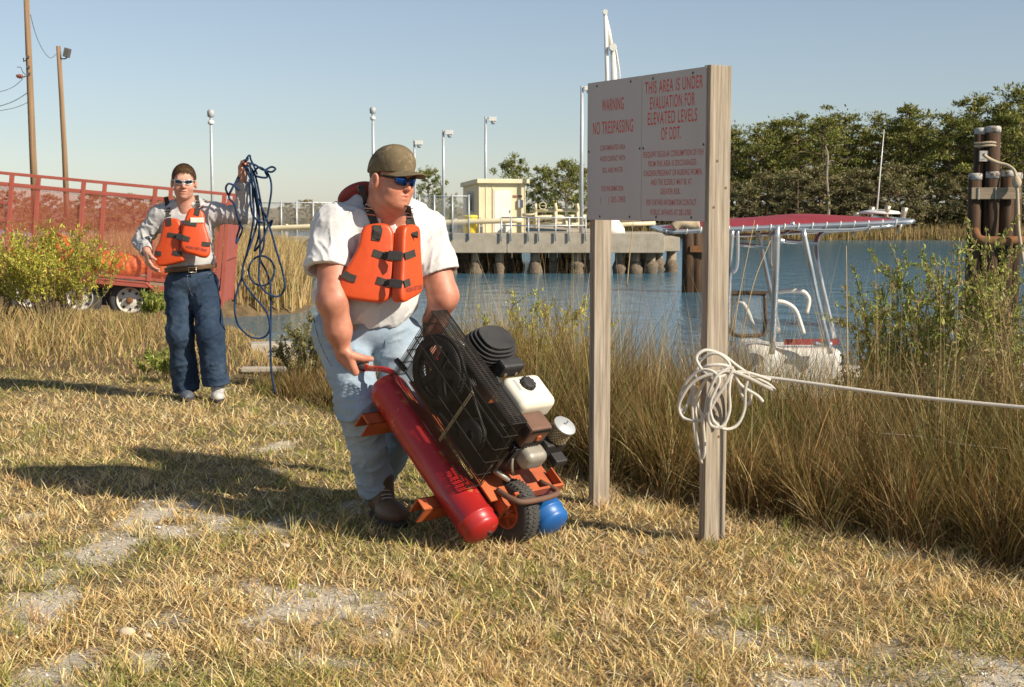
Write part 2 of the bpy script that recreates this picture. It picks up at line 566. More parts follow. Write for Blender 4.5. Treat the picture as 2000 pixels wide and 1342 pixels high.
ad = N.new('ShaderNodeMath'); ad.operation = 'MULTIPLY_ADD'; L.new(n1.outputs['Fac'], ad.inputs[0]); ad.inputs[1].default_value = 0.9; ad.inputs[2].default_value = -0.45
ad2 = N.new('ShaderNodeMath'); ad2.operation = 'ADD'; ad2.use_clamp = True; L.new(sep.outputs[0], ad2.inputs[0]); L.new(ad.outputs[0], ad2.inputs[1])
L.new(ad2.outputs[0], mx1.inputs[0]); L.new(shaded_soil.outputs[0], mx1.inputs[6]); L.new(sand.outputs[0], mx1.inputs[7])
mx2 = N.new('ShaderNodeMix'); mx2.data_type = 'RGBA'
L.new(sep.outputs[1], mx2.inputs[0]); L.new(mx1.outputs[2], mx2.inputs[6]); L.new(mud.outputs[0], mx2.inputs[7])
L.new(mx2.outputs[2], B.inputs['Base Color'])
bp = N.new('ShaderNodeBump'); bp.inputs['Distance'].default_value = 0.012; L.new(n2.outputs['Fac'], bp.inputs['Height']); L.new(bp.outputs[0], B.inputs['Normal'])
ground = link('ground', mesh_np('ground', V, F, cc), gm, smooth=True)
tag(ground, 'dry sandy turf sloping down to the water', 'ground', kind='structure')

# --- water
wm, N, L, B = new_mat('creek_water')
B.inputs['Base Color'].default_value = (0.05, 0.135, 0.19, 1)
B.inputs['Roughness'].default_value = 0.16
B.inputs['IOR'].default_value = 1.333
tc = N.new('ShaderNodeTexCoord')
hs = []
for (sc, dist, st) in (((1.4, 0.9, 1), 0.10, 1.0), ((7, 3.2, 1), 0.02, 1.0)):
    mp = N.new('ShaderNodeMapping'); mp.inputs['Scale'].default_value = sc; mp.inputs['Rotation'].default_value = (0, 0, 0.25)
    L.new(tc.outputs['Object'], mp.inputs['Vector'])
    nz = N.new('ShaderNodeTexNoise'); nz.inputs['Scale'].default_value = 1.0; nz.inputs['Detail'].default_value = 4
    L.new(mp.outputs[0], nz.inputs['Vector'])
    bp = N.new('ShaderNodeBump'); bp.inputs['Distance'].default_value = dist; bp.inputs['Strength'].default_value = st
    L.new(nz.outputs['Fac'], bp.inputs['Height'])
    if hs: L.new(hs[-1].outputs[0], bp.inputs['Normal'])
    hs.append(bp)
L.new(hs[-1].outputs[0], B.inputs['Normal'])
mb = MB(); mb.add([(-1500, 2, WATER_Z), (1500, 2, WATER_Z), (1500, 1500, WATER_Z), (-1500, 1500, WATER_Z)], [(0, 1, 2, 3)])
tag(mb.build('water', wm), 'calm rippled blue creek water', 'water', kind='structure')

# --- far bank
FAR_Y = 115.0
def far_edge(x):
    return FAR_Y + 4 * (fbm2(np.asarray(x, float) * 0.06, np.asarray(x, float) * 0, 21) - 0.5) + np.interp(x, [-60, -10, 10, 20, 60], [60, 35, 14, 0, -6])
fx = np.arange(-420, 420, 4.0); fo = np.array([-6, -1, 0, 3, 8, 20, 60, 300, 1300])
fz = np.array([-1.5, -0.6, -0.05, 0.25, 0.45, 0.7, 1.2, 1.5, 1.5]) + WATER_Z
FX, FO = np.meshgrid(fx, fo, indexing='ij')
V = np.stack([FX * np.where(FO > 200, 3.5, 1.0), far_edge(FX) + FO, np.broadcast_to(fz, FX.shape)], -1).reshape(-1, 3)
I = np.arange(len(fx) * len(fo)).reshape(len(fx), len(fo))
F = np.stack([I[:-1, :-1], I[1:, :-1], I[1:, 1:], I[:-1, 1:]], -1).reshape(-1, 4)
bank_m = pmat('marsh_mud', (0.16, 0.12, 0.06), (0.24, 0.18, 0.09), 0.6, 0.95)
tag(link('far_bank', mesh_np('far_bank', V, F), bank_m, smooth=True), 'low marshy bank across the water', 'bank', kind='structure')
# ================================================================== GRASS, REEDS, SHRUBS
grass_m = leafmat('dry_grass_blade', 0.18, 0.7)
reed_m = leafmat('reed_blade', 0.2, 0.6)
leaf_m = leafmat('shrub_leaf', 0.3, 0.5)
pine_m = leafmat('pine_needles', 0.22, 0.6)
twig_m = pmat('dry_twig', (0.26, 0.19, 0.11), (0.16, 0.11, 0.06), 30, 0.9)

STRAW = [(0.76, 0.56, 0.25), (0.63, 0.43, 0.17), (0.84, 0.67, 0.38), (0.43, 0.285, 0.11), (0.36, 0.33, 0.095), (0.25, 0.27, 0.06)]

def lawn(name, N, ylo, yhi, expo, lmul, label):
    u = rng.random(int(N)); k = 1 - expo
    y = (ylo ** k + u * (yhi ** k - ylo ** k)) ** (1 / k)
    x = rng.uniform(-1, 1, len(y)) * (y * 0.365 + 0.9)
    tuft = fbm2(x * 6.5, y * 6.5, 31, 2)
    keep = (y < lawn_edge(x) + 0.35 * rng.random(len(y))) & (rng.random(len(y)) > bare(x, y) * 0.86) & (rng.random(len(y)) < 0.45 + 1.1 * tuft)
    x, y, tuft = x[keep], y[keep], tuft[keep]; n = len(x)
    P = np.stack([x, y, ground_z(x, y) - 0.004], 1)
    green = fbm2(x * 1.7, y * 1.7, 41, 3)
    C = palette(n, STRAW[:4], (4, 3, 2.4, 1.6), 0.2)
    G = palette(n, STRAW[4:], (3, 1.6), 0.2)
    g = rng.random(n) < np.clip((green - 0.46) * 2.2 + np.interp(y, [4, 9, 12.5], [0.05, 0.12, 0.5]), 0.05, 0.62)
    C[g] = G[g]
    ln = np.where(rng.random(n) < 0.12, 1.6, 1.0) * rng.uniform(0.028, 0.075, n) * (0.6 + 0.8 * tuft) * lmul * np.interp(y, [4, 12], [1.0, 1.1])
    lean = np.clip(rng.normal(1.12, 0.34, n), 0.1, 1.52)
    V, F, Cv = blades(P, rng.uniform(0, 2 * math.pi, n), lean, ln, rng.uniform(0.0034, 0.0068, n) * np.interp(y, [4, 12], [1.0, 1.6]), C, 2, 0.25)
    o = link(name, mesh_np(name, V, F, Cv), grass_m)
    return tag(o, label, 'grass', kind='stuff')
def litter(n):
    y = 3.8 + 7 * rng.random(n) ** 1.4; x = rng.uniform(-1, 1, n) * (y * 0.365 + 0.8); k = y < lawn_edge(x); x, y = x[k], y[k]; n = len(x)
    P = np.stack([x, y, ground_z(x, y) + 0.006], 1)
    V, F, C = blades(P, rng.uniform(0, 6.28, n), rng.normal(1.5, 0.09, n), rng.uniform(0.03, 0.11, n), rng.uniform(0.0025, 0.005, n), palette(n, [(0.74, 0.60, 0.36), (0.60, 0.45, 0.22), (0.46, 0.33, 0.15)], (3, 3, 1), 0.18), 2, 0.05)
    tag(link('straw_litter', mesh_np('straw_litter', V, F, C), grass_m), 'loose bleached straw lying flat on the turf', 'straw', kind='stuff')
litter(26000)
lawn('lawn_grass', 300000, 3.7, 13.2, 1.25, 1.0, 'short dry straw-coloured turf with green blades')

# upright dry tufts dotted over the turf
def tufts(n):
    y = 4.1 + 6 * rng.random(n) ** 1.3; x = rng.uniform(-1, 1, n) * (y * 0.365 + 0.6); k = y < lawn_edge(x); x, y = x[k], y[k]
    m = 22; X_ = np.repeat(x, m) + rng.normal(0, 0.014, len(x) * m); Y_ = np.repeat(y, m) + rng.normal(0, 0.014, len(x) * m); n2 = len(X_)
    L_ = np.repeat(rng.uniform(0.05, 0.12, len(x)), m) * rng.uniform(0.5, 1.1, n2)
    base = np.repeat(palette(len(x), [(0.80, 0.63, 0.36), (0.60, 0.43, 0.2), (0.34, 0.34, 0.09)], (3, 2, 1.3), 0.12), m, 0)
    V, F, C = blades(np.stack([X_, Y_, ground_z(X_, Y_) - 0.004], 1), rng.uniform(0, 6.28, n2), np.abs(rng.normal(0.35, 0.25, n2)), L_, rng.uniform(0.0028, 0.0048, n2), base * rng.uniform(0.8, 1.15, (n2, 1)), 3, 0.6)
    tag(link('grass_tufts', mesh_np('grass_tufts', V, F, C), grass_m), 'upright dry grass tufts dotted over the turf', 'grass', kind='stuff')
tufts(420)

# weeds: taller dry growth on the slope behind the lawn to the left, out to the trailer
def field(name, n, xr, yr, keepf, Lr, lean, W, cols, w, label, seg=3, droop=0.6, lenf=None, cat='grass', mat=None):
    x = rng.uniform(*xr, n); y = yr[0] + (yr[1] - yr[0]) * rng.random(n) ** 1.0
    k = keepf(x, y); x, y = x[k], y[k]; n = len(x)
    z = ground_z(x, y)
    L_ = rng.uniform(*Lr, n)
    if lenf is not None: L_ = L_ * lenf(x, y)
    P = np.stack([x, y, z - 0.01], 1)
    C = palette(n, cols, w, 0.22)
    V, F, Cv = blades(P, rng.uniform(0, 2 * math.pi, n), np.abs(rng.normal(0, lean, n)), L_, rng.uniform(*W, n), C, seg, droop)
    return tag(link(name, mesh_np(name, V, F, Cv), mat or reed_m), label, cat, kind='stuff')

DRY = [(0.50, 0.34, 0.14), (0.40, 0.26, 0.10), (0.56, 0.42, 0.20), (0.28, 0.19, 0.08), (0.22, 0.23, 0.05)]
field('dry_weeds', 60000, (-11, -1.4), (11.2, 28),
      lambda x, y: (y > lawn_edge(x) - 0.3) & (x > -y * 0.37 - 1) & (y < shore(x)) & (rng.random(len(x)) < 0.4 + 0.9 * fbm2(x * 0.9, y * 0.9, 51)),
      (0.12, 0.42), 0.42, (0.006, 0.013), DRY, (4, 3, 2, 2, 2.4), 'knee-high dry brown weeds on the slope to the trailer', 3, 0.9,
      lambda x, y: np.interp(y - lawn_edge(x), [0, 1.5], [0.35, 1.0]) * (0.5 + 1.0 * fbm2(x * 1.2, y * 1.2, 52)) * np.where(y > 17, 0.45, 1.0) * np.interp(x, [-5.0, -3.5], [1.0, 0.5]))
# reeds on the point beyond the inlet
field('inlet_reeds', 32000, (-13.5, -4.6), (34.5, 56),
      lambda x, y: (ground_z(x, y) > WATER_Z + 0.05) & (x > -y * 0.37 - 1),
      (0.9, 1.55), 0.16, (0.02, 0.04), [(0.50, 0.35, 0.15), (0.42, 0.29, 0.12), (0.56, 0.43, 0.21), (0.30, 0.25, 0.09)], (4, 3, 2, 2),
      'tan reeds on the point behind the inlet', 3, 0.5)

# marsh grass along the right bank
MARSH = [(0.27, 0.175, 0.055), (0.18, 0.125, 0.04), (0.40, 0.265, 0.10), (0.13, 0.125, 0.035), (0.23, 0.10, 0.03), (0.55, 0.42, 0.20)]
def marsh(n, xr, lo, hi, Lr, lean, W, seg, droop, cols, w, name, label, hf=None):
    x = rng.uniform(*xr, n); off = lo + (hi - lo) * rng.random(n) ** 1.5
    # 'off' runs down the bank, square to the lawn's edge
    y = lawn_edge(x) + off * 1.25
    x = x + off * 0.35
    k = (y > 2.5) & (x < y * 0.40 + 1.6) & (y < shore(x) + 0.4)
    x, y, off = x[k], y[k], off[k]; n = len(x)
    # gather most blades into tussocks that fan outwards
    cell = 0.30; jx, jy = np.floor(x / cell), np.floor(y / cell)
    cx = (jx + 0.2 + 0.6 * noise2(jx * 7.3, jy * 5.1, 71)) * cell; cy = (jy + 0.2 + 0.6 * noise2(jx * 3.7, jy * 9.1, 72)) * cell
    pull = np.where(rng.random(n) < 0.8, rng.uniform(0.35, 0.75, n), 0.0)
    ox, oy = x - cx, y - cy; x = x - ox * pull; y = y - oy * pull
    vig = noise2(jx * 2.9, jy * 4.7, 73)
    az = np.where(rng.random(n) < 0.6, np.arctan2(oy, ox) + rng.normal(0, 0.6, n), rng.uniform(0, 2 * math.pi, n))
    L_ = rng.uniform(*Lr, n) * (0.62 + 0.5 * fbm2(x * 1.3, y * 1.3, 61) + 0.32 * vig) * np.interp(off, [0, 0.5, 1.2], [0.5, 0.85, 1.0])
    if hf is not None: L_ = L_ * hf(x)
    P = np.stack([x, y, ground_z(x, y) - 0.02], 1)
    C = palette(n, cols, w, 0.24) * (0.75 + 0.5 * noise2(jx * 1.9, jy * 6.3, 74))[:, None]
    grn = noise2(jx * 5.1, jy * 1.3, 75) > 0.72; C[grn] = C[grn] * np.array([0.85, 1.15, 0.9])
    V, F, Cv = blades(P, az, np.abs(rng.normal(0, lean, n)) * (0.6 + 1.2 * rng.random(n)), L_, rng.uniform(*W, n), C, seg, droop)
    return tag(link(name, mesh_np(name, V, F, Cv), reed_m), label, 'grass', kind='stuff')
mh = lambda x: np.interp(x, [-2.2, -1.2, -0.5, 0.1, 0.6, 1.6, 2.6, 4], [0.25, 0.42, 0.85, 1.08, 1.06, 0.98, 1.12, 1.2])
marsh(105000, (-2.0, 5.0), -0.12, 3.6, (0.55, 1.15), 0.24, (0.0035, 0.0065), 4, 0.75, MARSH, (4, 4, 3, 3, 2, 1), 'marsh_grass', 'dense brown marsh grass along the bank behind the sign', mh)
marsh(22000, (-2.0, 5.0), -0.2, 1.0, (0.35, 0.9), 0.62, (0.003, 0.006), 4, 1.5, MARSH, (3, 2, 5, 1, 1, 4), 'bent_marsh_grass', 'bent tan grass blades arching over the edge of the lawn', mh)
marsh(3600, (-2.0, 5.0), 0.2, 3.2, (1.05, 1.6), 0.11, (0.003, 0.005), 4, 0.25, [(0.50, 0.34, 0.16), (0.36, 0.22, 0.10), (0.44, 0.36, 0.2)], (2, 2, 1), 'reed_stalks', 'thin tall reed stalks standing above the marsh grass', mh)

# tall single stalks that cross the boat and the sign
def stalk(pts, label, r=0.004):
    mb = MB(); mb.tube(spline(pts, 5), np.linspace(r, r * 0.45, (len(pts) - 1) * 5 + 1), 5)
    tag(mb.build('reed_stalk', pmat('reed_stalk', (0.55, 0.40, 0.20), (0.42, 0.29, 0.13), 30, 0.8), None, True), label, 'reed', 'tall pale reed stalks')
stalk([at(1425, 730, 8.2), at(1440, 600, 8.2), at(1474, 430, 8.3)], 'tall pale reed stalk leaning across the boat beside the sign post')
stalk([at(1440, 700, 8.6), at(1470, 560, 8.6), at(1505, 470, 8.7)], 'pale reed stalk slanting over the boat windshield frame')
stalk([at(1656, 850, 7.3), at(1655, 700, 7.3), at(1653, 480, 7.4)], 'upright pale reed stalk right behind the stretched white line')
stalk([at(1224, 560, 9.0), at(1232, 480, 9.0), at(1238, 425, 9.0)], 'short pale reed stalk below the sign between its posts')

# --- shrubs
def shrub(name, base, n, h, spread, label, leafc, leafw, stemc=None, seed=1, leaf=0.02, per=60, ratio=0.3, start=0.35, group=None, twigs=0.25, cat='shrub'):
    r = np.random.default_rng(seed)
    e = empty(name, base, label, cat, group)
    st = MB(); LP = []; LN = []
    for i in range(n):
        a = r.uniform(0, 2 * math.pi); sp = spread * r.random() ** 0.6
        hh = h * r.uniform(0.62, 1.05) * (1 - 0.25 * (sp / spread) ** 2)
        b = np.array(base) + np.array([math.cos(a), math.sin(a), 0]) * sp * 0.25
        tip = np.array(base) + np.array([math.cos(a) * sp, math.sin(a) * sp, hh])
        mid = (b + tip) / 2 + r.normal(0, 0.04 * h, 3); mid[2] += 0.08 * h
        c = spline([b, mid, tip], 5)
        st.tube(c, np.linspace(0.006, 0.0018, len(c)) * (h / 1.0) ** 0.5, 4)
        br = [c]
        for j in range(6):
            k = r.integers(len(c) // 3, len(c) - 1)
            q0 = c[k]; dv = r.normal(0, 1, 3); dv[2] = abs(dv[2]) * 0.9 + 0.5
            q1 = q0 + unit(dv) * h * r.uniform(0.10, 0.24)
            cc_ = spline([q0, (q0 + q1) / 2 + r.normal(0, 0.012 * h, 3), q1], 3)
            st.tube(cc_, np.linspace(0.0028, 0.0012, len(cc_)) * h ** 0.5, 3); br.append(cc_)
        for q in br:
            m = int(per * (len(q) / len(c)) + 3); t = r.random(m) * (1 - start) + start if q is c else r.random(m)
            idx = t * (len(q) - 1); i0 = np.floor(idx).astype(int).clip(0, len(q) - 2); fr = (idx - i0)[:, None]
            LP.append(q[i0] * (1 - fr) + q[i0 + 1] * fr + r.normal(0, leaf * 0.55, (m, 3)))
    st.build('stems', stemc or twig_m, e)
    P = np.concatenate(LP); m = len(P)
    C = palette(m, leafc, leafw, 0.2)
    up = np.zeros((m, 3)); up[:, 2] = 0.9; 
    V, F, Cv = leaves(P, r.uniform(0.6, 1.25, m) * leaf, ratio, C, up, 0.8)
    link('foliage', mesh_np('foliage', V, F, Cv), leaf_m, e)
    return e
def gp(px, Y):
    x = (px - 1000) / FPX * Y
    return (x, Y, float(ground_z(x, Y)))
YEL = [(0.56, 0.50, 0.07), (0.42, 0.42, 0.06), (0.28, 0.31, 0.05), (0.60, 0.46, 0.09)]
GRN = [(0.30, 0.34, 0.07), (0.20, 0.26, 0.05), (0.44, 0.44, 0.10), (0.38, 0.28, 0.11)]
shrub('yellow_shrub', gp(100, 17.2), 62, 1.28, 0.95, 'yellow-green bushy shrub in front of the trailer wheels', YEL, (3, 4, 2, 1.5), seed=3, leaf=0.026, per=34, start=0.55)
shrub('yellow_shrub', gp(-10, 18.0), 34, 1.22, 0.8, 'yellow-green shrub cut by the edge of the photo beside the trailer ladder', YEL, (3, 3, 2, 2), seed=4, leaf=0.026, per=34, start=0.5)
shrub('weed_clump', gp(300, 19.5), 14, 0.5, 0.35, 'small green weed clump against the rear trailer wheel', GRN, (3, 3, 1, 0.5), seed=5, leaf=0.026, per=40)
shrub('weed_clump', gp(318, 11.6), 12, 0.30, 0.3, 'low green weed clump at the feet of the rope carrier', GRN, (3, 3, 1, 0.5), seed=6, leaf=0.018, per=34)
shrub('grey_shrub', gp(606, 11.3), 26, 0.62, 0.30, 'grey-green twiggy shrub behind the legs of the man with the compressor', [(0.26, 0.25, 0.10), (0.17, 0.18, 0.06), (0.36, 0.30, 0.14)], (3, 2, 2), seed=7, leaf=0.016, per=44)
shrub('marsh_shrub', gp(1085, 10.4), 26, 1.25, 0.42, 'yellow-green marsh shrub standing behind the compressor engine', YEL, (3, 4, 2, 1), seed=8, leaf=0.019, per=40)
shrub('bank_shrub', gp(1910, 8.3), 70, 1.85, 0.72, 'tall green and brown bank shrub in front of the piling cluster', GRN, (4, 3, 3, 3), seed=9, leaf=0.019, per=85, start=0.35)
shrub('bank_shrub', gp(1755, 8.8), 26, 1.72, 0.34, 'bright green bank shrub beside the boat bow', GRN, (4, 3, 3, 1), seed=10, leaf=0.019, per=80, start=0.5)
shrub('bank_shrub', gp(1985, 7.3), 44, 1.30, 0.55, 'brown twiggy bank shrub at the edge of the photo above the white line', [(0.30, 0.24, 0.09), (0.2, 0.2, 0.06), (0.36, 0.26, 0.12)], (3, 2, 3), seed=11, leaf=0.017, per=40)

shrub('twiggy_shrub', gp(1820, 7.6), 46, 1.0, 0.6, 'tangle of dry brown twigs in the bank below the green shrub', [(0.36, 0.27, 0.12), (0.26, 0.20, 0.08), (0.30, 0.28, 0.09)], (3, 2, 1), seed=12, leaf=0.013, per=16)
shrub('marsh_shrub', gp(1000, 9.6), 14, 1.0, 0.35, 'thin yellow-green marsh shrub between the man and the engine', YEL, (3, 4, 2, 1), seed=13, leaf=0.017, per=24)
# --- shell grit and stones in the bare patches
def stones(name, n, r0, r1, label, thr):
    y = rng.uniform(3.9, 8.0, n); x = rng.uniform(-1, 1, n) * (y * 0.365 + 0.5)
    k = bare(x, y) > thr; x, y = x[k], y[k]; n = len(x)
    ico = np.array([(0, 0, 1), (0.9, 0, 0.1), (0.28, 0.86, 0), (-0.72, 0.53, 0.1), (-0.72, -0.53, 0), (0.28, -0.86, 0.1), (0, 0, -0.6)])
    fi = np.array([(0, 1, 2), (0, 2, 3), (0, 3, 4), (0, 4, 5), (0, 5, 1), (6, 2, 1), (6, 3, 2), (6, 4, 3), (6, 5, 4), (6, 1, 5)])
    s = r0 + (r1 - r0) * rng.random(n) ** 4
    P = np.stack([x, y, ground_z(x, y) + s * 0.15], 1)
    V = (P[:, None] + ico[None] * s[:, None, None] * rng.uniform(0.55, 1.3, (n, 7, 3)) * np.array([1, 1, 0.6])).reshape(-1, 3)
    F = (np.arange(n)[:, None, None] * 7 + fi[None]).reshape(-1, 3)
    C = np.repeat(palette(n, [(0.72, 0.68, 0.6), (0.55, 0.49, 0.4), (0.4, 0.34, 0.27)], (3, 3, 1), 0.15), 7, 0)
    tag(link(name, mesh_np(name, V, F, C), leafmat('shell_grit', 0, 0.9)), label, 'gravel', kind='stuff')
stones('shell_gravel', 34000, 0.002, 0.012, 'pale shell grit lying in the bare patches', 0.35)

stone_m = pmat('pale_stone', (0.66, 0.58, 0.46), (0.52, 0.43, 0.32), 30, 0.9, 0.002, 60)
for i, (px, py, r_, lab) in enumerate([(248, 1236, 0.022, 'largest pale stone lying in the sandy patch near the lower edge'), (287, 1241, 0.013, 'small white stone next to the largest pale stone'), (556, 1068, 0.016, 'white stone lying in the turf below the man with the compressor')]):
    q = on_plane(px, py, (0, 0, 0.004), np.array([0, 0, 1.0])); q[2] = float(ground_z(q[0], q[1]))
    f_ = lambda p, q=q, r_=r_, i=i: ell(p, q + np.array([0, 0, r_ * 0.45]), (r_ * 1.25, r_, r_ * 0.8)) - 0.3 * r_ * (noise3((p - q) / r_ * 1.3 + i * 7.1, i) - 0.5)
    tag(link('stone', sdf_mesh(f_, q - 2 * r_, q + 2 * r_, r_ / 7, 'stone'), stone_m, None, True), lab, 'stone')
fw = empty('wildflower', on_plane(380, 1150, (0, 0, 0), np.array([0, 0, 1.0])), 'tiny yellow wildflower plant in the turf of the lower photo', 'flower')
petal_m = pmat('yellow_petals', (0.75, 0.45, 0.03), (0.68, 0.38, 0.02), 40, 0.6)
for (px, py) in ((350, 1143), (367, 1148), (393, 1148), (405, 1154)):
    q = on_plane(px, py, (0, 0, 0.03), np.array([0, 0, 1.0])); mb = MB(); mb.tube([(q[0], q[1], -0.01), (q[0] + 0.004, q[1], 0.028)], 0.0012, 4); st_ = mb.build('stem', twig_m, fw)
    mb = MB()
    for k in range(6):
        t = k * math.pi / 3; d_ = np.array([math.cos(t), math.sin(t), 0.25]); s_ = np.array([-math.sin(t), math.cos(t), 0]); q0 = np.array([q[0] + 0.004, q[1], 0.028])
        mb.add([q0, q0 + d_ * 0.006 + s_ * 0.003, q0 + d_ * 0.010, q0 + d_ * 0.006 - s_ * 0.003], [(0, 1, 2, 3)])
    mb.build('flower_head', petal_m, fw)

# ================================================================== TREES
bark_m = pmat('pine_bark', (0.20, 0.13, 0.08), (0.11, 0.075, 0.05), 3, 0.95, 0.02, 10)
bark2_m = pmat('grey_bark', (0.40, 0.34, 0.27), (0.26, 0.21, 0.16), 3, 0.95)
def pine_mesh(h, seed, leafc, leafw, cw=0.30, lo=0.35, nb=36, dens=84, flat=0.5, nsz=0.15):
    r = np.random.default_rng(seed); tr = MB(); P = []; NN = []
    lean = r.normal(0, 0.02 * h, 2)
    tc_ = spline([(0, 0, -0.3), (lean[0] * 0.4, lean[1] * 0.4, h * 0.4), (lean[0], lean[1], h * 0.93)], 6)
    tr.tube(tc_, np.linspace(0.020 * h, 0.004 * h, len(tc_)), 7)
    for i in range(nb):
        t = lo + (1 - lo) * (i + r.random()) / nb
        k = t * (len(tc_) - 1); i0 = min(int(k), len(tc_) - 2)
        q0 = tc_[i0] + (tc_[i0 + 1] - tc_[i0]) * (k - i0)
        a = i * 2.4 + r.uniform(-0.5, 0.5)
        prof = math.sin(math.pi * min(1, (t - lo) / (1 - lo) * 0.78 + 0.22)) ** 0.7
        ln = cw * h * (0.25 + 0.75 * prof) * r.uniform(0.55, 1.15)
        q1 = q0 + np.array([math.cos(a) * ln, math.sin(a) * ln, ln * r.uniform(0.05, 0.5)])
        c = spline([q0, (q0 + q1) / 2 + np.array([0, 0, -0.06 * ln]), q1], 3)
        tr.tube(c, np.linspace(0.006 * h, 0.002 * h, len(c)), 4)
        for (f, s) in ((1.0, 1.0), (0.72, 0.75), (0.45, 0.5)):
            if r.random() < 0.25: continue
            cc_ = q0 + (q1 - q0) * f + r.normal(0, 0.02 * h, 3)
            rad = 0.062 * h * s * r.uniform(0.75, 1.5); m = int(dens * s * r.uniform(0.7, 1.3))
            dv = r.normal(0, 1, (m, 3)); dv /= np.linalg.norm(dv, axis=1)[:, None]
            P.append(cc_ + dv * (r.random(m) ** 0.45 * rad)[:, None] * np.array([1.15, 1.15, flat])); NN.append(dv + np.array([0, 0, 0.5]))
    # leader tuft
    m = dens; dv = r.normal(0, 1, (m, 3)); P.append(tc_[-1] + dv * 0.035 * h); NN.append(dv)
    P = np.concatenate(P); NN = np.concatenate(NN); n = len(P)
    C = palette(n, leafc, leafw, 0.22)
    V, F, Cv = leaves(P, r.uniform(0.6, 1.3, n) * nsz, 0.32, C, NN, 0.7)
    me_c = mesh_np('crown', V, F, Cv); me_c.materials.append(pine_m)
    o = tr.build('trunk', bark_m); me_t = o.data; bpy.data.objects.remove(o)
    return me_t, me_c
PINE = [(0.23, 0.23, 0.05), (0.16, 0.175, 0.04), (0.30, 0.27, 0.07), (0.10, 0.115, 0.03)]
OAK = [(0.20, 0.18, 0.07), (0.14, 0.14, 0.045), (0.28, 0.23, 0.11), (0.33, 0.27, 0.16)]
GOLD = [(0.30, 0.22, 0.07), (0.22, 0.18, 0.055), (0.34, 0.22, 0.07), (0.16, 0.16, 0.05)]
pines = [pine_mesh(10, 100 + i, PINE, (4, 4, 3, 2), cw=[0.26, 0.30, 0.24, 0.32, 0.28][i], lo=[0.38, 0.3, 0.45, 0.28, 0.4][i]) for i in range(5)]
oaks = [pine_mesh(6, 200 + i, OAK, (4, 3, 3, 1.6), cw=0.42, lo=0.12, nb=30, dens=50, flat=0.8, nsz=0.15) for i in range(3)]
rounds = [pine_mesh(7, 300 + i, PINE, (4, 4, 3, 2), cw=0.46, lo=0.16, nb=46, dens=60, flat=0.75, nsz=0.17) for i in range(3)]
golds = [pine_mesh(6, 400 + i, GOLD, (4, 3, 3, 2), cw=0.40, lo=0.15, nb=34, dens=46, flat=0.8, nsz=0.17) for i in range(2)]
def tree(name, ms, loc, s, label, group, rz):
    e = empty(name, loc, label, 'tree', group)
    e.rotation_euler = (0, 0, rz); e.scale = (s[0], s[0], s[1])
    for nm, me in (('trunk', ms[0]), ('crown', ms[1])):
        o = bpy.data.objects.new(nm, me); COL.objects.link(o); o.parent = e
    return e
ORD = ['first', 'second', 'third', 'fourth', 'fifth', 'sixth', 'seventh', 'eighth', 'ninth', 'tenth', 'eleventh', 'twelfth', 'thirteenth', 'fourteenth', 'fifteenth', 'sixteenth', 'seventeenth', 'eighteenth', 'nineteenth', 'twentieth', 'twenty-first', 'twenty-second', 'twenty-third', 'twenty-fourth']
tr_rng = np.random.default_rng(77)
# skyline of the wood across the creek, read off the photo: (x, y of the tree's top)
sky_front = [(1432, 243), (1475, 245), (1520, 232), (1565, 216), (1605, 222), (1655, 213), (1712, 222), (1785, 203), (1852, 215), (1905, 182), (1960, 190), (1990, 168), (2040, 175), (2110, 180)]
for i, (px, py) in enumerate(sky_front):
    Y = 121 + tr_rng.uniform(0, 9); p = at(px, py, Y); zb = WATER_Z + 0.5
    hgt = p[2] - zb; s = hgt / 9.9
    tree('pine_tree', pines[i % 5], (p[0], Y, zb), (s * tr_rng.uniform(1.0, 1.2), s),
         f'tall dark pine of the far bank, {ORD[i]} skyline crown beyond the sign post', 'pines on the far bank', tr_rng.uniform(0, 6.28))
mid = [(1415, 268), (1450, 280), (1500, 275), (1545, 268), (1590, 262), (1630, 258), (1685, 262), (1740, 262), (1775, 255), (1820, 255), (1880, 250), (1930, 240), (1975, 235), (2030, 230)]
for i, (px, py) in enumerate(mid):
    Y = 133 + tr_rng.uniform(0, 8); p = at(px, py - 12, Y); zb = WATER_Z + 0.6
    s = (p[2] - zb) / 9.9
    tree('pine_tree', pines[(i * 2 + 1) % 5], (p[0], Y, zb), (s * 1.25, s),
         f'pine behind the skyline row on the far bank, {ORD[i]} from the sign post', 'pines on the far bank', tr_rng.uniform(0, 6.28))
for i in range(22):
    px = 1410 + i * 29 + tr_rng.uniform(-8, 8); Y = 117.5 + tr_rng.uniform(0, 3.0)
    p = at(px, 335 + tr_rng.uniform(-22, 30), Y); zb = WATER_Z + 0.35; s = (p[2] - zb) / 5.9
    tree('scrub_oak', oaks[i % 3], (p[0], Y, zb), (s * 1.25, s),
         f'low grey-green scrub oak at the far water edge, {ORD[i]} from the sign post', 'scrub oaks along the far bank', tr_rng.uniform(0, 6.28))
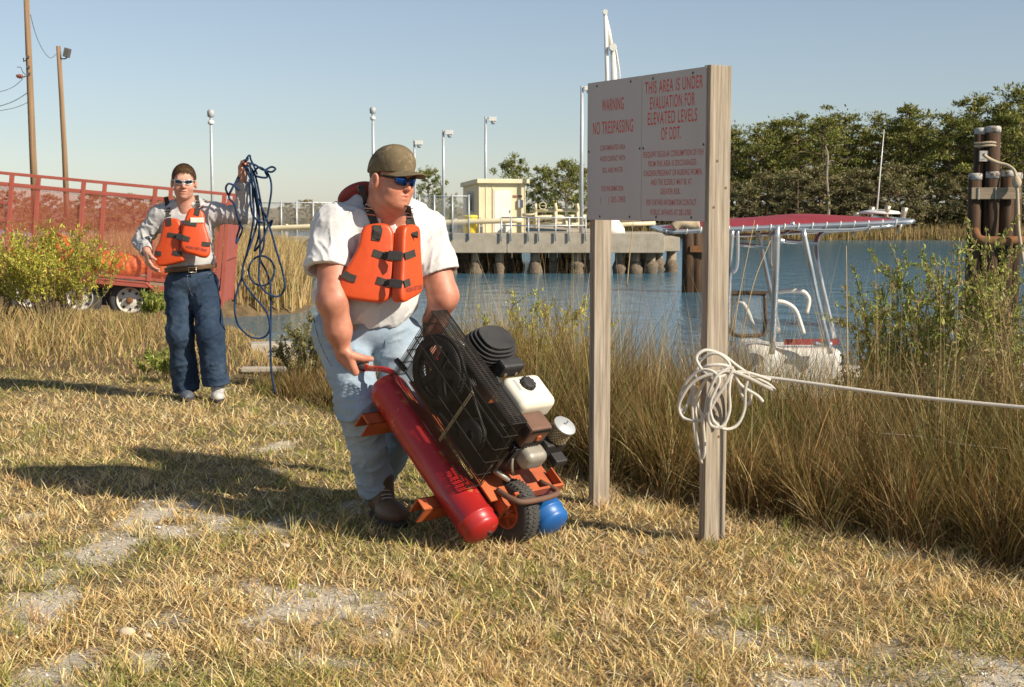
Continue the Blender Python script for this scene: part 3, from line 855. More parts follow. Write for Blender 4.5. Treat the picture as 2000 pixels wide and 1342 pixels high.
# a bare pale trunk in front of the wood
bt = empty('bare_tree', at(1618, 425, 117), 'bare pale crooked trunk standing before the dark wood', 'tree')
mb = MB(); c = spline([at(1616, 440, 117), at(1619, 395, 117), at(1615, 350, 117), at(1617, 305, 117), at(1612, 285, 117)], 5); mb.tube(c, np.linspace(0.13, 0.05, len(c)), 6)
mb.build('trunk', bark2_m, bt)
mb = MB(); c = spline([at(1617, 318, 117), at(1622, 314, 117), at(1630, 315, 117)], 4); mb.tube(c, np.linspace(0.05, 0.02, len(c)), 5); mb.build('branch', bark2_m, bt)
mb = MB(); c = spline([at(1618, 385, 117), at(1606, 392, 117), at(1598, 402, 117)], 4); mb.tube(c, np.linspace(0.05, 0.02, len(c)), 5); mb.build('branch', bark2_m, bt)

# round pines behind the pier, and small ones either side of the man
for i, (px, py, Y, w, lab) in enumerate([
        (1004, 306, 128, 0.95, 'round dark pine above the shed roof'),
        (1062, 322, 132, 1.0, 'round pine behind the pier pipes beside the tall lamp'),
        (1105, 310, 126, 1.0, 'broad round pine half hidden by the tall pier lamp'),
        (1135, 318, 130, 0.9, 'round pine cut off by the sign edge'),
        (838, 326, 130, 0.8, 'spreading pine next to the shoulder of the man in the cap'),
        (858, 375, 126, 0.8, 'small pine under the spreading one beside the pier fence'),
        (882, 380, 136, 0.8, 'small pine behind the chain-link fence next to the shed')]):
    p = at(px, py, Y); zb = WATER_Z + 0.4; s = (p[2] - zb) / 6.95
    tree('round_pine', rounds[i % 3], (p[0], Y, zb), (s * w * 0.82, s), lab, 'round pines behind the pier', i * 1.3)
lt = [(20, 372), (62, 385), (100, 380), (140, 392), (185, 376), (225, 386), (262, 379), (300, 388), (335, 384), (390, 392), (515, 405), (560, 396), (598, 390), (625, 398), (660, 396)]
for i, (px, py) in enumerate(lt):
    Y = (78 + tr_rng.uniform(0, 14)) if px < 420 else (150 + tr_rng.uniform(0, 12)); p = at(px, py, Y); zb = -0.6 if px < 420 else WATER_Z + 0.4
    s = (p[2] - zb) / 5.95
    if px < 420: lab = f'golden-brown tree seen through the trailer mesh, {ORD[i]} from its ladder'
    else: lab = f'distant yellow-green tree behind the pier pipeline, {ORD[i - 10]} from the blue rope'
    tree('scrub_tree', golds[i % 2], (p[0], Y, zb), (s * 1.15, s), lab, 'scrub trees beyond the trailer and inlet', tr_rng.uniform(0, 6.28))

# undergrowth under the wood and marsh grass at the far water line
x = rng.uniform(12, 52, 26000); y = far_edge(x) + 4 + 5 * rng.random(26000); z = WATER_Z + 0.3 + rng.random(26000) ** 1.3 * 2.6
V, F, C = leaves(np.stack([x, y, z], 1), rng.uniform(0.10, 0.24, 26000), 0.35, palette(26000, [(0.10, 0.10, 0.035), (0.15, 0.13, 0.055), (0.22, 0.18, 0.10), (0.07, 0.08, 0.025)], (3, 3, 2, 3), 0.2))
tag(link('undergrowth', mesh_np('undergrowth', V, F, C), pine_m), 'dark scrubby undergrowth beneath the far pines', 'undergrowth', kind='stuff')
x = rng.uniform(-110, 56, 24000); off = rng.random(24000) * 5.0
P = np.stack([x, far_edge(x) + off, np.interp(off, [0, 3, 8], [-0.05, 0.25, 0.45]) + WATER_Z], 1)
V, F, C = blades(P, rng.uniform(0, 6.28, 24000), np.abs(rng.normal(0, 0.15, 24000)), rng.uniform(0.7, 1.25, 24000), rng.uniform(0.05, 0.09, 24000), palette(24000, [(0.36, 0.25, 0.10), (0.28, 0.20, 0.08), (0.42, 0.31, 0.14), (0.22, 0.19, 0.06)], (3, 3, 2, 1.5)), 2, 0.3)
tag(link('far_marsh_grass', mesh_np('far_marsh_grass', V, F, C), reed_m), 'tan marsh grass fringing the far water line', 'grass', kind='stuff')
# ================================================================== THE PIER AND WHAT STANDS ON IT
conc_m = pmat('pier_concrete', (0.46, 0.40, 0.31), (0.34, 0.29, 0.22), 2.5, 0.9, 0.01, 12, c3=(0.25, 0.21, 0.16), s3=1.2, t3=0.62)
pile_m = pmat('pile_concrete', (0.36, 0.29, 0.20), (0.22, 0.17, 0.11), 3, 0.9, 0.01, 12)
oyster_m = pmat('oyster_growth', (0.10, 0.075, 0.05), (0.22, 0.17, 0.12), 14, 0.95, 0.03, 16)
cream_m = pmat('cream_paint', (0.74, 0.66, 0.44), (0.66, 0.57, 0.36), 2.0, 0.55)
cream_dark_m = pmat('cream_trim', (0.60, 0.50, 0.30), (0.52, 0.43, 0.25), 3.0, 0.6)
white_m = pmat('white_paint', (0.78, 0.76, 0.70), (0.68, 0.65, 0.58), 4.0, 0.5)
galv_m = pmat('galvanised_steel', (0.55, 0.57, 0.58), (0.44, 0.46, 0.47), 6.0, 0.45, metal=0.3)
grey_m = pmat('grey_box', (0.45, 0.46, 0.46), (0.36, 0.37, 0.37), 6, 0.5)
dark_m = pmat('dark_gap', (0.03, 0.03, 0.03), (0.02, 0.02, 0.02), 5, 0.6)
yellow_m = pmat('yellow_plastic', (0.78, 0.62, 0.06), (0.70, 0.54, 0.05), 4, 0.45)
PIER_Y = 56.0
DECK_Z = at(900, 456, PIER_Y)[2]
BOT_Z = at(900, 494, PIER_Y)[2]
def X(px, Y): return (px - 1000) / FPX * Y

pier = empty('pier', (X(1100, PIER_Y), PIER_Y, WATER_Z), 'concrete pier on round piles crossing the water behind the sign', 'pier')
x0, x1 = X(610, PIER_Y), X(1335, PIER_Y)
segs = [(X(610, 56), X(742, 56)), (X(742, 56), X(990, 56)), (X(990, 56), X(1165, 56)), (X(1165, 56), X(1298, 56))]
for (a, b) in segs:
    mb = MB(); mb.box(((a + b) / 2, PIER_Y + 2.2, (DECK_Z + BOT_Z) / 2), ((b - a) / 2 - 0.012, 2.2, (DECK_Z - BOT_Z) / 2)); mb.build('deck_slab', conc_m, pier, bevel=0.02)
mb = MB(); a, b = X(1300, 56), X(1333, 56); mb.box(((a + b) / 2, PIER_Y + 2.6, DECK_Z - 0.45), ((b - a) / 2, 1.6, 0.28)); mb.build('pile_cap', conc_m, pier, bevel=0.02)
for i, (px, Y, r) in enumerate([(880, 56.5, 0.17), (905, 58.4, 0.19), (928, 56.5, 0.17), (943, 59.5, 0.19), (975, 56.5, 0.16), (990, 59.0, 0.2), (1045, 56.5, 0.19), (1080, 57.0, 0.16), (1112, 59.5, 0.18), (1126, 56.5, 0.2), (1142, 57.5, 0.2), (1209, 56.6, 0.17), (1240, 56.6, 0.20), (1256, 58.5, 0.17), (1270, 56.8, 0.20), (1311, 57.6, 0.2), (660, 56.6, 0.2), (720, 57, 0.2), (780, 56.6, 0.2), (830, 57.5, 0.2), (893, 60, 0.2), (917, 60, 0.2), (960, 60, 0.2), (1010, 60, 0.2), (1062, 60, 0.2), (1098, 60, 0.2), (1225, 60, 0.2), (1285, 60, 0.2)]):
    xx = X(px, Y)
    mb = MB(); mb.cyl((xx, Y, WATER_Z - 1.5), (xx, Y, BOT_Z + 0.02), r, 14)
    p = mb.build('pile', pile_m, pier, True)
    mb = MB(); R = random.Random(i); pr = [(0, r * 1.05)] + [(h, r * R.uniform(1.15, 1.75)) for h in (0.12, 0.25, 0.38, 0.5)] + [(0.66, r * 1.06)]
    mb.lathe((xx, Y, WATER_Z - 0.15), (0, 0, 1), pr, 11); mb.build('oyster_crust', oyster_m, p, True)

# seawall running on to the left
wall = MB(); wall.box((X(530, 57), 57.6, DECK_Z - 0.36 - 0.11), ((X(608, 57) - X(440, 57)) / 2, 0.6, 0.32)); wall.box((X(530, 57), 57.4, DECK_Z - 1.3), ((X(608, 57) - X(440, 57)) / 2 - 0.05, 0.3, 0.6))
tag(wall.build('seawall', conc_m, None, bevel=0.02), 'low concrete seawall joining the pier beyond the tan reeds', 'wall')

# trestle walkway that carries the row of lamps back towards the far bank
tw = empty('trestle', (0, 70, WATER_Z), 'narrow concrete trestle running back behind the pier shed', 'trestle')
A, Bp = np.array([3.2, 60.6, DECK_Z - 0.1]), np.array([-8.2, 112.0, DECK_Z - 0.1])
mb = MB(); mb.beam(A, Bp, 1.8, 0.35); mb.build('deck_slab', conc_m, tw)
for t in np.linspace(0.05, 0.97, 9):
    q = A + (Bp - A) * t; mb = MB(); mb.cyl((q[0], q[1], WATER_Z - 1.2), (q[0], q[1], DECK_Z - 0.27), 0.2, 10); mb.build('pile', pile_m, tw, True)

# shed
SY = 57.6
xl, xm, xr = X(905, SY + 1.7), X(936, SY), X(1026, SY + 0.55)
sz0, sz1 = DECK_Z, at(960, 357, SY)[2]
shed = empty('pump_shed', ((xl + xr) / 2, SY + 1, sz0), 'small cream metal shed with a white door on the pier', 'shed')
c0 = np.array([xm, SY]); c1 = np.array([xr, SY + 0.55]); c3 = np.array([xl, SY + 1.75]); c2 = c1 + (c3 - c0)
mb = MB(); mb.add([(*c, z) for z in (sz0, sz1) for c in (c0, c1, c2, c3)], [(0, 1, 5, 4), (1, 2, 6, 5), (2, 3, 7, 6), (3, 0, 4, 7), (4, 5, 6, 7)]); mb.build('wall', cream_m, shed)
ex = unit(np.append(c1 - c0, 0)); en = np.array([ex[1], -ex[0], 0]); W_ = np.linalg.norm(c1 - c0)
P0 = np.array([*c0, sz0]); H_ = sz1 - sz0
R_ = np.stack([ex, en, np.array([0, 0, 1.0])], 1)
for i in range(8):
    mb = MB(); s = (i + 0.02) / 7 * W_
    if 0.42 * W_ < s < 0.86 * W_: continue
    mb.box(P0 + ex * min(s, W_ - 0.02) + en * 0.012 + np.array([0, 0, H_ / 2]), (0.018, 0.012, H_ / 2), R_); mb.build('wall_rib', cream_m, shed)
mb = MB(); mb.box(P0 + ex * 0.50 * W_ + en * 0.02 + np.array([0, 0, H_ * 0.44]), (0.21 * W_, 0.02, H_ * 0.44), R_); mb.build('door_frame', cream_m, shed)
mb = MB(); mb.box(P0 + ex * 0.50 * W_ + en * 0.035 + np.array([0, 0, H_ * 0.425]), (0.18 * W_, 0.02, H_ * 0.42), R_); d = mb.build('door', white_m, shed, bevel=0.006)
mb = MB(); mb.box(P0 + ex * 0.66 * W_ + en * 0.07 + np.array([0, 0, H_ * 0.43]), (0.02, 0.025, 0.05), R_); mb.build('handle', grey_m, d)
mb = MB(); mb.box(P0 + ex * 0.88 * W_ + en * 0.06 + np.array([0, 0, H_ * 0.58]), (0.11, 0.05, 0.16), R_); mb.build('meter_box', grey_m, shed, bevel=0.01)
mb = MB(); mb.box(P0 + ex * 0.80 * W_ + en * 0.02 + np.array([0, 0, H_ * 0.73]), (0.24, 0.01, 0.045), R_); mb.build('sign_plate', pmat('brown_plate', (0.28, 0.13, 0.07), (0.2, 0.1, 0.06), 8), shed)
ov = 0.12
cs = [c0 - ex[:2] * ov + en[:2] * ov * 1.6, c1 + ex[:2] * ov + en[:2] * ov * 1.6, c2 + ex[:2] * ov, c3 - ex[:2] * ov]
zt = [sz1 + 0.16, sz1 + 0.16, sz1 + 0.02, sz1 + 0.02]
mb = MB(); mb.add([(*c, z - 0.17) for c, z in zip(cs, zt)] + [(*c, z) for c, z in zip(cs, zt)], [(3, 2, 1, 0), (4, 5, 6, 7), (0, 1, 5, 4), (1, 2, 6, 5), (2, 3, 7, 6), (3, 0, 4, 7)]); mb.build('roof', cream_m, shed)
lm = (c0 + c3) / 2; ex2 = unit(np.append(c3 - c0, 0)); en2 = np.array([ex2[1], -ex2[0], 0]) * -1
if en2[0] > 0: en2 = -en2
mb = MB(); mb.box(np.array([*lm, sz0 + H_ * 0.62]) + en2 * 0.02, (0.34, 0.02, 0.42), np.stack([ex2, en2, np.array([0, 0, 1.0])], 1)); wv = mb.build('window', grey_m, shed)
mb = MB(); mb.box(np.array([*lm, sz0 + H_ * 0.62]) + en2 * 0.035, (0.28, 0.012, 0.36), np.stack([ex2, en2, np.array([0, 0, 1.0])], 1)); mb.build('pane', pmat('dark_glass', (0.05, 0.06, 0.07), (0.04, 0.05, 0.06), 2, 0.1), wv)

# yellow drum
bx = X(918, 57.0)
drum = empty('yellow_drum', (bx, 57.0, DECK_Z), 'yellow plastic drum standing at the corner of the shed', 'drum')
dh = at(918, 420, 57)[2] - DECK_Z
mb = MB(); mb.lathe((bx, 57.0, DECK_Z), (0, 0, 1), [(0, 0.26), (0.03, 0.28), (dh * 0.33, 0.29), (dh * 0.35, 0.305), (dh * 0.38, 0.29), (dh * 0.8, 0.30), (dh * 0.84, 0.29)], 18); mb.build('body', yellow_m, drum, True)
mb = MB(); mb.lathe((bx, 57.0, DECK_Z + dh * 0.84), (0, 0, 1), [(0, 0.315), (dh * 0.10, 0.315), (dh * 0.16, 0.27)], 18); mb.build('lid', yellow_m, drum, True)

# pipeline
pl = empty('pipeline', (0, 56.4, DECK_Z), 'cream pipeline with flanges running along the pier', 'pipeline')
c = [at(470, 448, 57.5), at(600, 443, 57.2), at(740, 438, 57.0), at(870, 434.5, 56.8), at(960, 432, 56.6), at(1020, 430, 56.6)]
mb = MB(); mb.tube(spline(c, 3), 0.105, 12); mb.build('pipe', cream_m, pl, True)
for px in (505, 560, 640, 700, 800, 890, 940, 985):
    q = at(px, np.interp(px, [470, 600, 740, 870, 960, 1020], [448, 443, 438, 434.5, 432, 430]), 57.0 if px > 600 else 57.35)
    mb = MB(); mb.cyl(q - np.array([0.05, 0, 0]), q + np.array([0.05, 0, 0]), 0.15, 12); mb.build('flange', cream_m, pl, True)
    mb = MB(); mb.box((q[0], q[1], (q[2] - 0.1 + DECK_Z - 0.1) / 2), (0.06, 0.08, abs(q[2] - DECK_Z) / 2)); mb.build('support', galv_m, pl)
# manifold of valves right of the shed
mf = empty('valve_manifold', (X(1085, 57), 57.2, DECK_Z), 'cluster of cream pipes and valves on the pier right of the shed', 'manifold')
def cp(px, py, Y=57.0): return at(px, py, Y)
for pts, r in [([cp(1030, 428), cp(1060, 425), cp(1145, 424)], 0.10), ([cp(1035, 412), cp(1140, 411)], 0.06), ([cp(1046, 446), cp(1046, 403)], 0.07), ([cp(1085, 446), cp(1085, 402)], 0.08),
               ([cp(1106, 446), cp(1106, 405)], 0.06), ([cp(1128, 446), cp(1128, 403)], 0.08), ([cp(1060, 438), cp(1140, 437)], 0.09), ([cp(1020, 420), cp(1046, 418)], 0.06), ([cp(1165, 440), cp(1280, 436)], 0.08)]:
    mb = MB(); mb.tube(pts, r, 10); mb.build('pipe', cream_m, mf, True)
for (px, py) in [(1046, 405), (1085, 404), (1128, 405), (1085, 425), (1046, 426), (1128, 425), (1106, 437)]:
    q = cp(px, py, 56.95); mb = MB(); mb.cyl(q - np.array([0.05, 0, 0]), q + np.array([0.05, 0, 0]), 0.16, 12); mb.build('flange', cream_m, mf, True)
for (px, py) in [(1060, 402), (1113, 401)]:
    q = cp(px, py, 56.9); mb = MB(); t = np.linspace(0, 2 * math.pi, 16, endpoint=False); mb.tube(q + np.stack([np.cos(t) * 0.14, np.zeros(16), np.sin(t) * 0.14], 1), 0.02, 6, True)
    mb.cyl(q, q + np.array([0, 0.3, 0]), 0.02, 6); mb.beam(q - np.array([0.13, 0, 0]), q + np.array([0.13, 0, 0]), 0.02, 0.02); mb.build('valve_wheel', cream_m, mf, True)

# railings
def railing(name, pxs, ys, label, Y, rails=(0, 0.5), hgt=0.62):
    e = empty(name, at(pxs[0], ys[0], Y), label, 'railing')
    for px in pxs:
        q = at(px, 430, Y); mb = MB(); mb.cyl((q[0], Y, DECK_Z - 0.3), (q[0], Y, DECK_Z + hgt), 0.032, 8); mb.build('post', galv_m, e, True)
    for f in rails:
        z = DECK_Z + hgt * (1 - f)
        mb = MB(); mb.cyl((X(pxs[0], Y), Y, z), (X(pxs[-1], Y), Y, z), 0.026, 8); mb.build('rail', galv_m, e, True)
    return e
railing('railing', [979, 998, 1032, 1052, 1085, 1112, 1144], [440] * 7, 'galvanised pipe railing on the pier edge in front of the valves', 55.93)
railing('railing', [866, 885, 906, 925], [440] * 4, 'short pipe railing on the pier left of the shed', 57.4, (0,), 0.5)

# chain-link fence
fence_m, N, L, B = new_mat('chain_link')
B.inputs['Base Color'].default_value = (0.42, 0.42, 0.40, 1); B.inputs['Roughness'].default_value = 0.6
trn = N.new('ShaderNodeBsdfTransparent'); mxs = N.new('ShaderNodeMixShader')
tc = N.new('ShaderNodeTexCoord'); fac = None
for rot in (0.785, -0.785):
    mp = N.new('ShaderNodeMapping'); mp.inputs['Rotation'].default_value = (0, rot, 0); L.new(tc.outputs['Object'], mp.inputs['Vector'])
    wv_ = N.new('ShaderNodeTexWave'); wv_.inputs['Scale'].default_value = 6.0; wv_.bands_direction = 'X'; L.new(mp.outputs[0], wv_.inputs['Vector'])
    gt = N.new('ShaderNodeMath'); gt.operation = 'GREATER_THAN'; gt.inputs[1].default_value = 0.95; L.new(wv_.outputs['Fac'], gt.inputs[0])
    if fac is None: fac = gt
    else:
        mxx = N.new('ShaderNodeMath'); mxx.operation = 'MAXIMUM'; L.new(fac.outputs[0], mxx.inputs[0]); L.new(gt.outputs[0], mxx.inputs[1]); fac = mxx
L.new(fac.outputs[0], mxs.inputs[0]); L.new(trn.outputs[0], mxs.inputs[1]); L.new(B.outputs[0], mxs.inputs[2]); L.new(mxs.outputs[0], N['Material Output'].inputs['Surface'])
def fence(pxs, Y, ztop, zbot, label):
    e = empty('chain_link_fence', (X(pxs[0], Y), Y, zbot), label, 'fence')
    for px in pxs:
        mb = MB(); mb.cyl((X(px, Y), Y, zbot), (X(px, Y), Y, ztop), 0.035, 8); mb.build('post', galv_m, e, True)
    mb = MB(); mb.cyl((X(pxs[0], Y), Y, ztop - 0.06), (X(pxs[-1], Y), Y, ztop - 0.06), 0.02, 6); mb.build('top_rail', galv_m, e, True)
    mb = MB(); mb.add([(X(pxs[0], Y), Y + 0.03, zbot + 0.05), (X(pxs[-1], Y), Y + 0.03, zbot + 0.05), (X(pxs[-1], Y), Y + 0.03, ztop - 0.06), (X(pxs[0], Y), Y + 0.03, ztop - 0.06)], [(0, 1, 2, 3)]); mb.build('wire_mesh', fence_m, e)
fence([445, 500, 551, 581, 613, 660], 58.2, at(581, 393, 58.2)[2], DECK_Z - 0.5, 'chain-link fence on the seawall left of the man in the cap')
fence([820, 849, 884, 916], 55.95, at(916, 380, 56)[2], DECK_Z - 0.25, 'chain-link fence panel on the pier edge in front of the shed corner')

# lamp and camera posts
def lamp_post(px, ptop, Y, zb, arm, label, r=0.06, head='box'):
    e = empty('lamp_post', (X(px, Y), Y, zb), label, 'lamp post', 'slim lamp posts about the pier')
    zt = at(px, ptop, Y)[2]; xx = X(px, Y)
    mb = MB(); mb.tube([(xx, Y, zb), (xx, Y, (zb + zt) / 2), (xx, Y, zt)], [r * 1.15, r, r * 0.85], 10); mb.build('pole', galv_m, e, True)
    k = Y / 60.0
    if head == 'box':
        mb = MB(); mb.beam((xx, Y, zt - 0.05 * k), (xx + arm, Y, zt - 0.05 * k), 0.05 * k, 0.05 * k); mb.build('arm', galv_m, e)
        mb = MB(); mb.box((xx + arm, Y, zt - 0.10 * k), (0.16 * k, 0.13 * k, 0.085 * k)); h = mb.build('lamp_head', white_m, e, bevel=0.015)
        mb = MB(); mb.lathe((xx + arm + 0.03, Y - 0.02, zt - 0.185 * k), (0, 0, -1), [(0, 0.09 * k), (0.06 * k, 0.10 * k), (0.13 * k, 0.06 * k)], 12); mb.build('lens_dome', grey_m, h, True)
    else:
        mb = MB(); mb.lathe((xx, Y, zt - 0.12), (0, 0, 1), [(0, 0.08), (0.05, 0.15), (0.25, 0.16), (0.34, 0.10)], 10); mb.build('lamp_head', grey_m, e, True)
        mb = MB(); mb.lathe((xx, Y, zt - 0.42), (0, 0, 1), [(0, 0.10), (0.04, 0.14), (0.15, 0.13), (0.18, 0.08)], 10); mb.build('lower_collar', white_m, e, True)
lamp_post(1135, 168, 56.6, DECK_Z, 0.24, 'tallest white post with camera head, hard against the sign edge', 0.075)
lamp_post(949, 228, 74, DECK_Z - 0.2, 0.36, 'white post with camera head rising behind the shed', 0.075)
lamp_post(867, 254, 88, DECK_Z - 0.2, 0.36, 'slim white post with camera head between the cap and the shed', 0.085)
lamp_post(811, 274, 100, DECK_Z - 0.2, 0.30, 'shortest white camera post, right above the brim of the cap', 0.085)
lamp_post(731, 218, 72, DECK_Z - 0.2, 0, 'slender lamp post directly above the crown of the cap', 0.075, 'round')
lamp_post(418, 224, 62, -0.6, 0, 'pale lamp post between the rope carrier and the raised blue rope', 0.07, 'round')

# white loading arm behind the sign
cr = empty('loading_crane', at(1190, 452, 57), 'white folded loading crane rising behind the sign', 'crane')
Yc = 57.0
mb = MB(); mb.lathe(at(1195, 458, Yc), (0, 0, 1), [(0, 0.55), (0.25, 0.5), (0.6, 0.26), (0.75, 0.22)], 14); mb.build('base', white_m, cr, True)
mb = MB(); mb.tube([at(1201, 445, Yc), at(1203, 250, Yc), at(1198, 92, Yc)], [0.19, 0.16, 0.12], 12); mb.build('column', white_m, cr, True)
mb = MB(); mb.tube([at(1185, 240, Yc), at(1186, 150, Yc), at(1182, 22, Yc)], [0.09, 0.085, 0.07], 10); mb.build('jib', white_m, cr, True)
mb = MB(); mb.tube([at(1182, 26, Yc + 0.1), at(1189, 62, Yc + 0.1), at(1194, 94, Yc + 0.1)], [0.05, 0.09, 0.10], 10); mb.build('link_arm', white_m, cr, True)
mb = MB(); q = at(1197, 93, Yc); mb.cyl(q - np.array([0, 0.22, 0]), q + np.array([0, 0.22, 0]), 0.15, 12); mb.build('knuckle', white_m, cr, True)
mb = MB(); q = at(1182, 24, Yc); mb.cyl(q - np.array([0, 0.15, 0]), q + np.array([0, 0.15, 0]), 0.10, 10); mb.build('tip_pulley', white_m, cr, True)
mb = MB(); mb.tube([at(1203, 95, Yc - 0.1), at(1210, 140, Yc - 0.1), at(1212, 200, Yc - 0.1)], 0.03, 6); mb.build('hose', white_m, cr, True)

# ================================================================== PILING CLUSTERS
pilewood_m = wood_mat('creosoted_pile', (0.020, 0.013, 0.008), (0.105, 0.058, 0.03), (1, 1, 0.08), 14, 0.75, 0.006)
capw_m = pmat('pile_cap_paint', (0.52, 0.50, 0.46), (0.36, 0.33, 0.29), 14, 0.85, c3=(0.16, 0.10, 0.06), s3=9, t3=0.53)
plank_m = wood_mat('grey_plank', (0.20, 0.155, 0.10), (0.34, 0.27, 0.185), (0.08, 1, 1), 20)
rope_m = pmat('tan_rope', (0.55, 0.44, 0.29), (0.40, 0.31, 0.20), 40, 0.9, 0.003, 60)
rustband_m = pmat('rust_band', (0.26, 0.115, 0.04), (0.14, 0.06, 0.022), 6, 0.85)
def piling(name, label, piles, bands):
    e = empty(name, (piles[0][0], piles[0][1], WATER_Z), label, 'pilings')
    for (x, y, zt, r) in piles:
        mb = MB(); mb.tube([(x, y, WATER_Z - 1.5), (x, y, zt - 1.2), (x, y, zt)], [r * 1.06, r, r * 0.95], 14); p = mb.build('pile', pilewood_m, e, True)
        mb = MB(); mb.lathe((x, y, zt - 0.12), (0, 0, 1), [(0, r * 1.01), (0.10, r * 1.02), (0.135, r * 0.9)], 14); mb.build('cap', capw_m, p, True)
    for f in bands: f(e)
    return e
Yd = 30.0
def dp(px, py, Y=Yd): return at(px, py, Y)
def zz(py): return at(1950, py, Yd)[2]
P_ = [(dp(1902, 340)[0], 29.9, zz(340), 0.145), (dp(1935, 338)[0], 29.85, zz(337), 0.145), (dp(1967, 335)[0], 29.95, zz(334), 0.15), (dp(1990, 340)[0], 30.2, zz(338), 0.15),
      (dp(1951, 250)[0], 30.35, zz(246), 0.165), (dp(1929, 252)[0], 30.45, zz(249), 0.13), (dp(1912, 345, 30.5)[0], 30.5, zz(342), 0.14)]
def bnd1(e):
    mb = MB()
    cx = dp(1940, 375)[0]; z = zz(378)
    for px0, px1, y in ((1888, 1984, 29.70),):
        mb.beam((dp(px0, 378)[0], y, z), (dp(px1, 378)[0], y, z), 0.05, 0.24)
    mb.build('plank_band', plank_m, e, bevel=0.01)
    for px in (1901, 1934):
        mb = MB(); mb.cyl((dp(px, 378)[0], 29.655, z - 0.13), (dp(px, 378)[0], 29.655, z + 0.13), 0.012, 6); mb.build('bolt_strap', capw_m, e)
    mb = MB(); c = spline([(dp(1897, 460)[0], 29.8, zz(450)), (dp(1903, 470)[0], 29.62, zz(468)), (dp(1950, 470)[0], 29.58, zz(470)), (dp(1996, 468)[0], 29.62, zz(468)), (dp(2004, 460)[0], 29.9, zz(462))], 5)
    mb.tube(c, 0.10, 10); mb.build('rubber_fender', rustband_m, e, True)
    for py, dz in ((278, 0), (284, 0)):
        t = np.linspace(0, 2 * math.pi, 20, endpoint=False)
        mb = MB(); mb.tube(np.stack([dp(1941, py)[0] + np.cos(t) * 0.255, 30.4 + np.sin(t) * 0.21, np.full(20, zz(py)) + 0.01 * np.sin(3 * t)], 1), 0.026, 6, True); mb.build('rope_lashing', rope_m, e, True)
    mb = MB(); mb.box((dp(1930, 302)[0], 30.28, zz(304)), (0.09, 0.03, 0.11)); mb.build('pale_board', capw_m, e)
piling('piling_cluster', 'cluster of brown wooden pilings with white tops and one taller pair, at the photo edge', P_, [bnd1])
mb = MB(); c = spline([dp(1921, 302, 29.7), dp(1932, 310, 29.75), dp(1950, 318, 29.75), dp(1968, 323, 29.7), dp(1982, 335, 29.6), dp(1986, 360, 29.5), dp(1988, 400, 29.5), dp(1990, 450, 29.4), dp(1996, 490, 29.3), dp(2004, 540, 29.2)], 5)
mb.tube(c, 0.035, 8)
mb2 = dp(1986, 356, 29.5); mb.lathe(mb2, (0, 0, 1), [(-0.13, 0.03), (-0.07, 0.085), (0.0, 0.10), (0.07, 0.08), (0.13, 0.03)], 10)
tag(mb.build('mooring_rope', rope_m, None, True), 'knotted tan mooring rope hanging from the piling cluster', 'rope')
Y2 = 44.0
P2 = [(at(1345, 430, Y2)[0], Y2, at(1345, 428, Y2)[2], 0.19), (at(1362, 430, Y2)[0], Y2 + 0.1, at(1345, 432, Y2)[2], 0.19), (at(1378, 430, Y2)[0], Y2 + 0.2, at(1345, 430, Y2)[2], 0.19)]
def bnd2(e):
    mb = MB(); a = at(1346, 486, Y2); b = at(1390, 486, Y2); mb.beam((a[0], Y2 - 0.22, a[2]), (b[0], Y2 - 0.22, b[2]), 0.06, 0.19); mb.build('rust_band', rustband_m, e)
piling('piling_cluster', 'dark pilings with a rusty band standing in the water between the sign posts', P2, [bnd2])
# ================================================================== TRAILER, POLES (left)
red_m = pmat('trailer_red', (0.40, 0.10, 0.068), (0.33, 0.078, 0.052), 3, 0.6, c3=(0.2, 0.075, 0.04), s3=5, t3=0.64)
tyre_m = pmat('tyre_rubber', (0.045, 0.043, 0.04), (0.075, 0.07, 0.06), 14, 0.9)
rim_m = pmat('white_rim', (0.70, 0.67, 0.60), (0.56, 0.50, 0.42), 9, 0.5, c3=(0.32, 0.17, 0.08), s3=16, t3=0.6)
mesh_m, N, L, B = new_mat('expanded_metal_mesh')
B.inputs['Base Color'].default_value = (0.40, 0.095, 0.06, 1); B.inputs['Roughness'].default_value = 0.7
trn = N.new('ShaderNodeBsdfTransparent'); mxs = N.new('ShaderNodeMixShader')
tc = N.new('ShaderNodeTexCoord'); vo = N.new('ShaderNodeTexVoronoi'); vo.feature = 'DISTANCE_TO_EDGE'; vo.inputs['Scale'].default_value = 150
mp = N.new('ShaderNodeMapping'); mp.inputs['Scale'].default_value = (1, 0.02, 1.6); L.new(tc.outputs['Object'], mp.inputs[0]); L.new(mp.outputs[0], vo.inputs['Vector'])
lt_ = N.new('ShaderNodeMath'); lt_.operation = 'LESS_THAN'; lt_.inputs[1].default_value = 0.066; L.new(vo.outputs['Distance'], lt_.inputs[0])
L.new(lt_.outputs[0], mxs.inputs[0]); L.new(trn.outputs[0], mxs.inputs[1]); L.new(B.outputs[0], mxs.inputs[2]); L.new(mxs.outputs[0], N['Material Output'].inputs['Surface'])

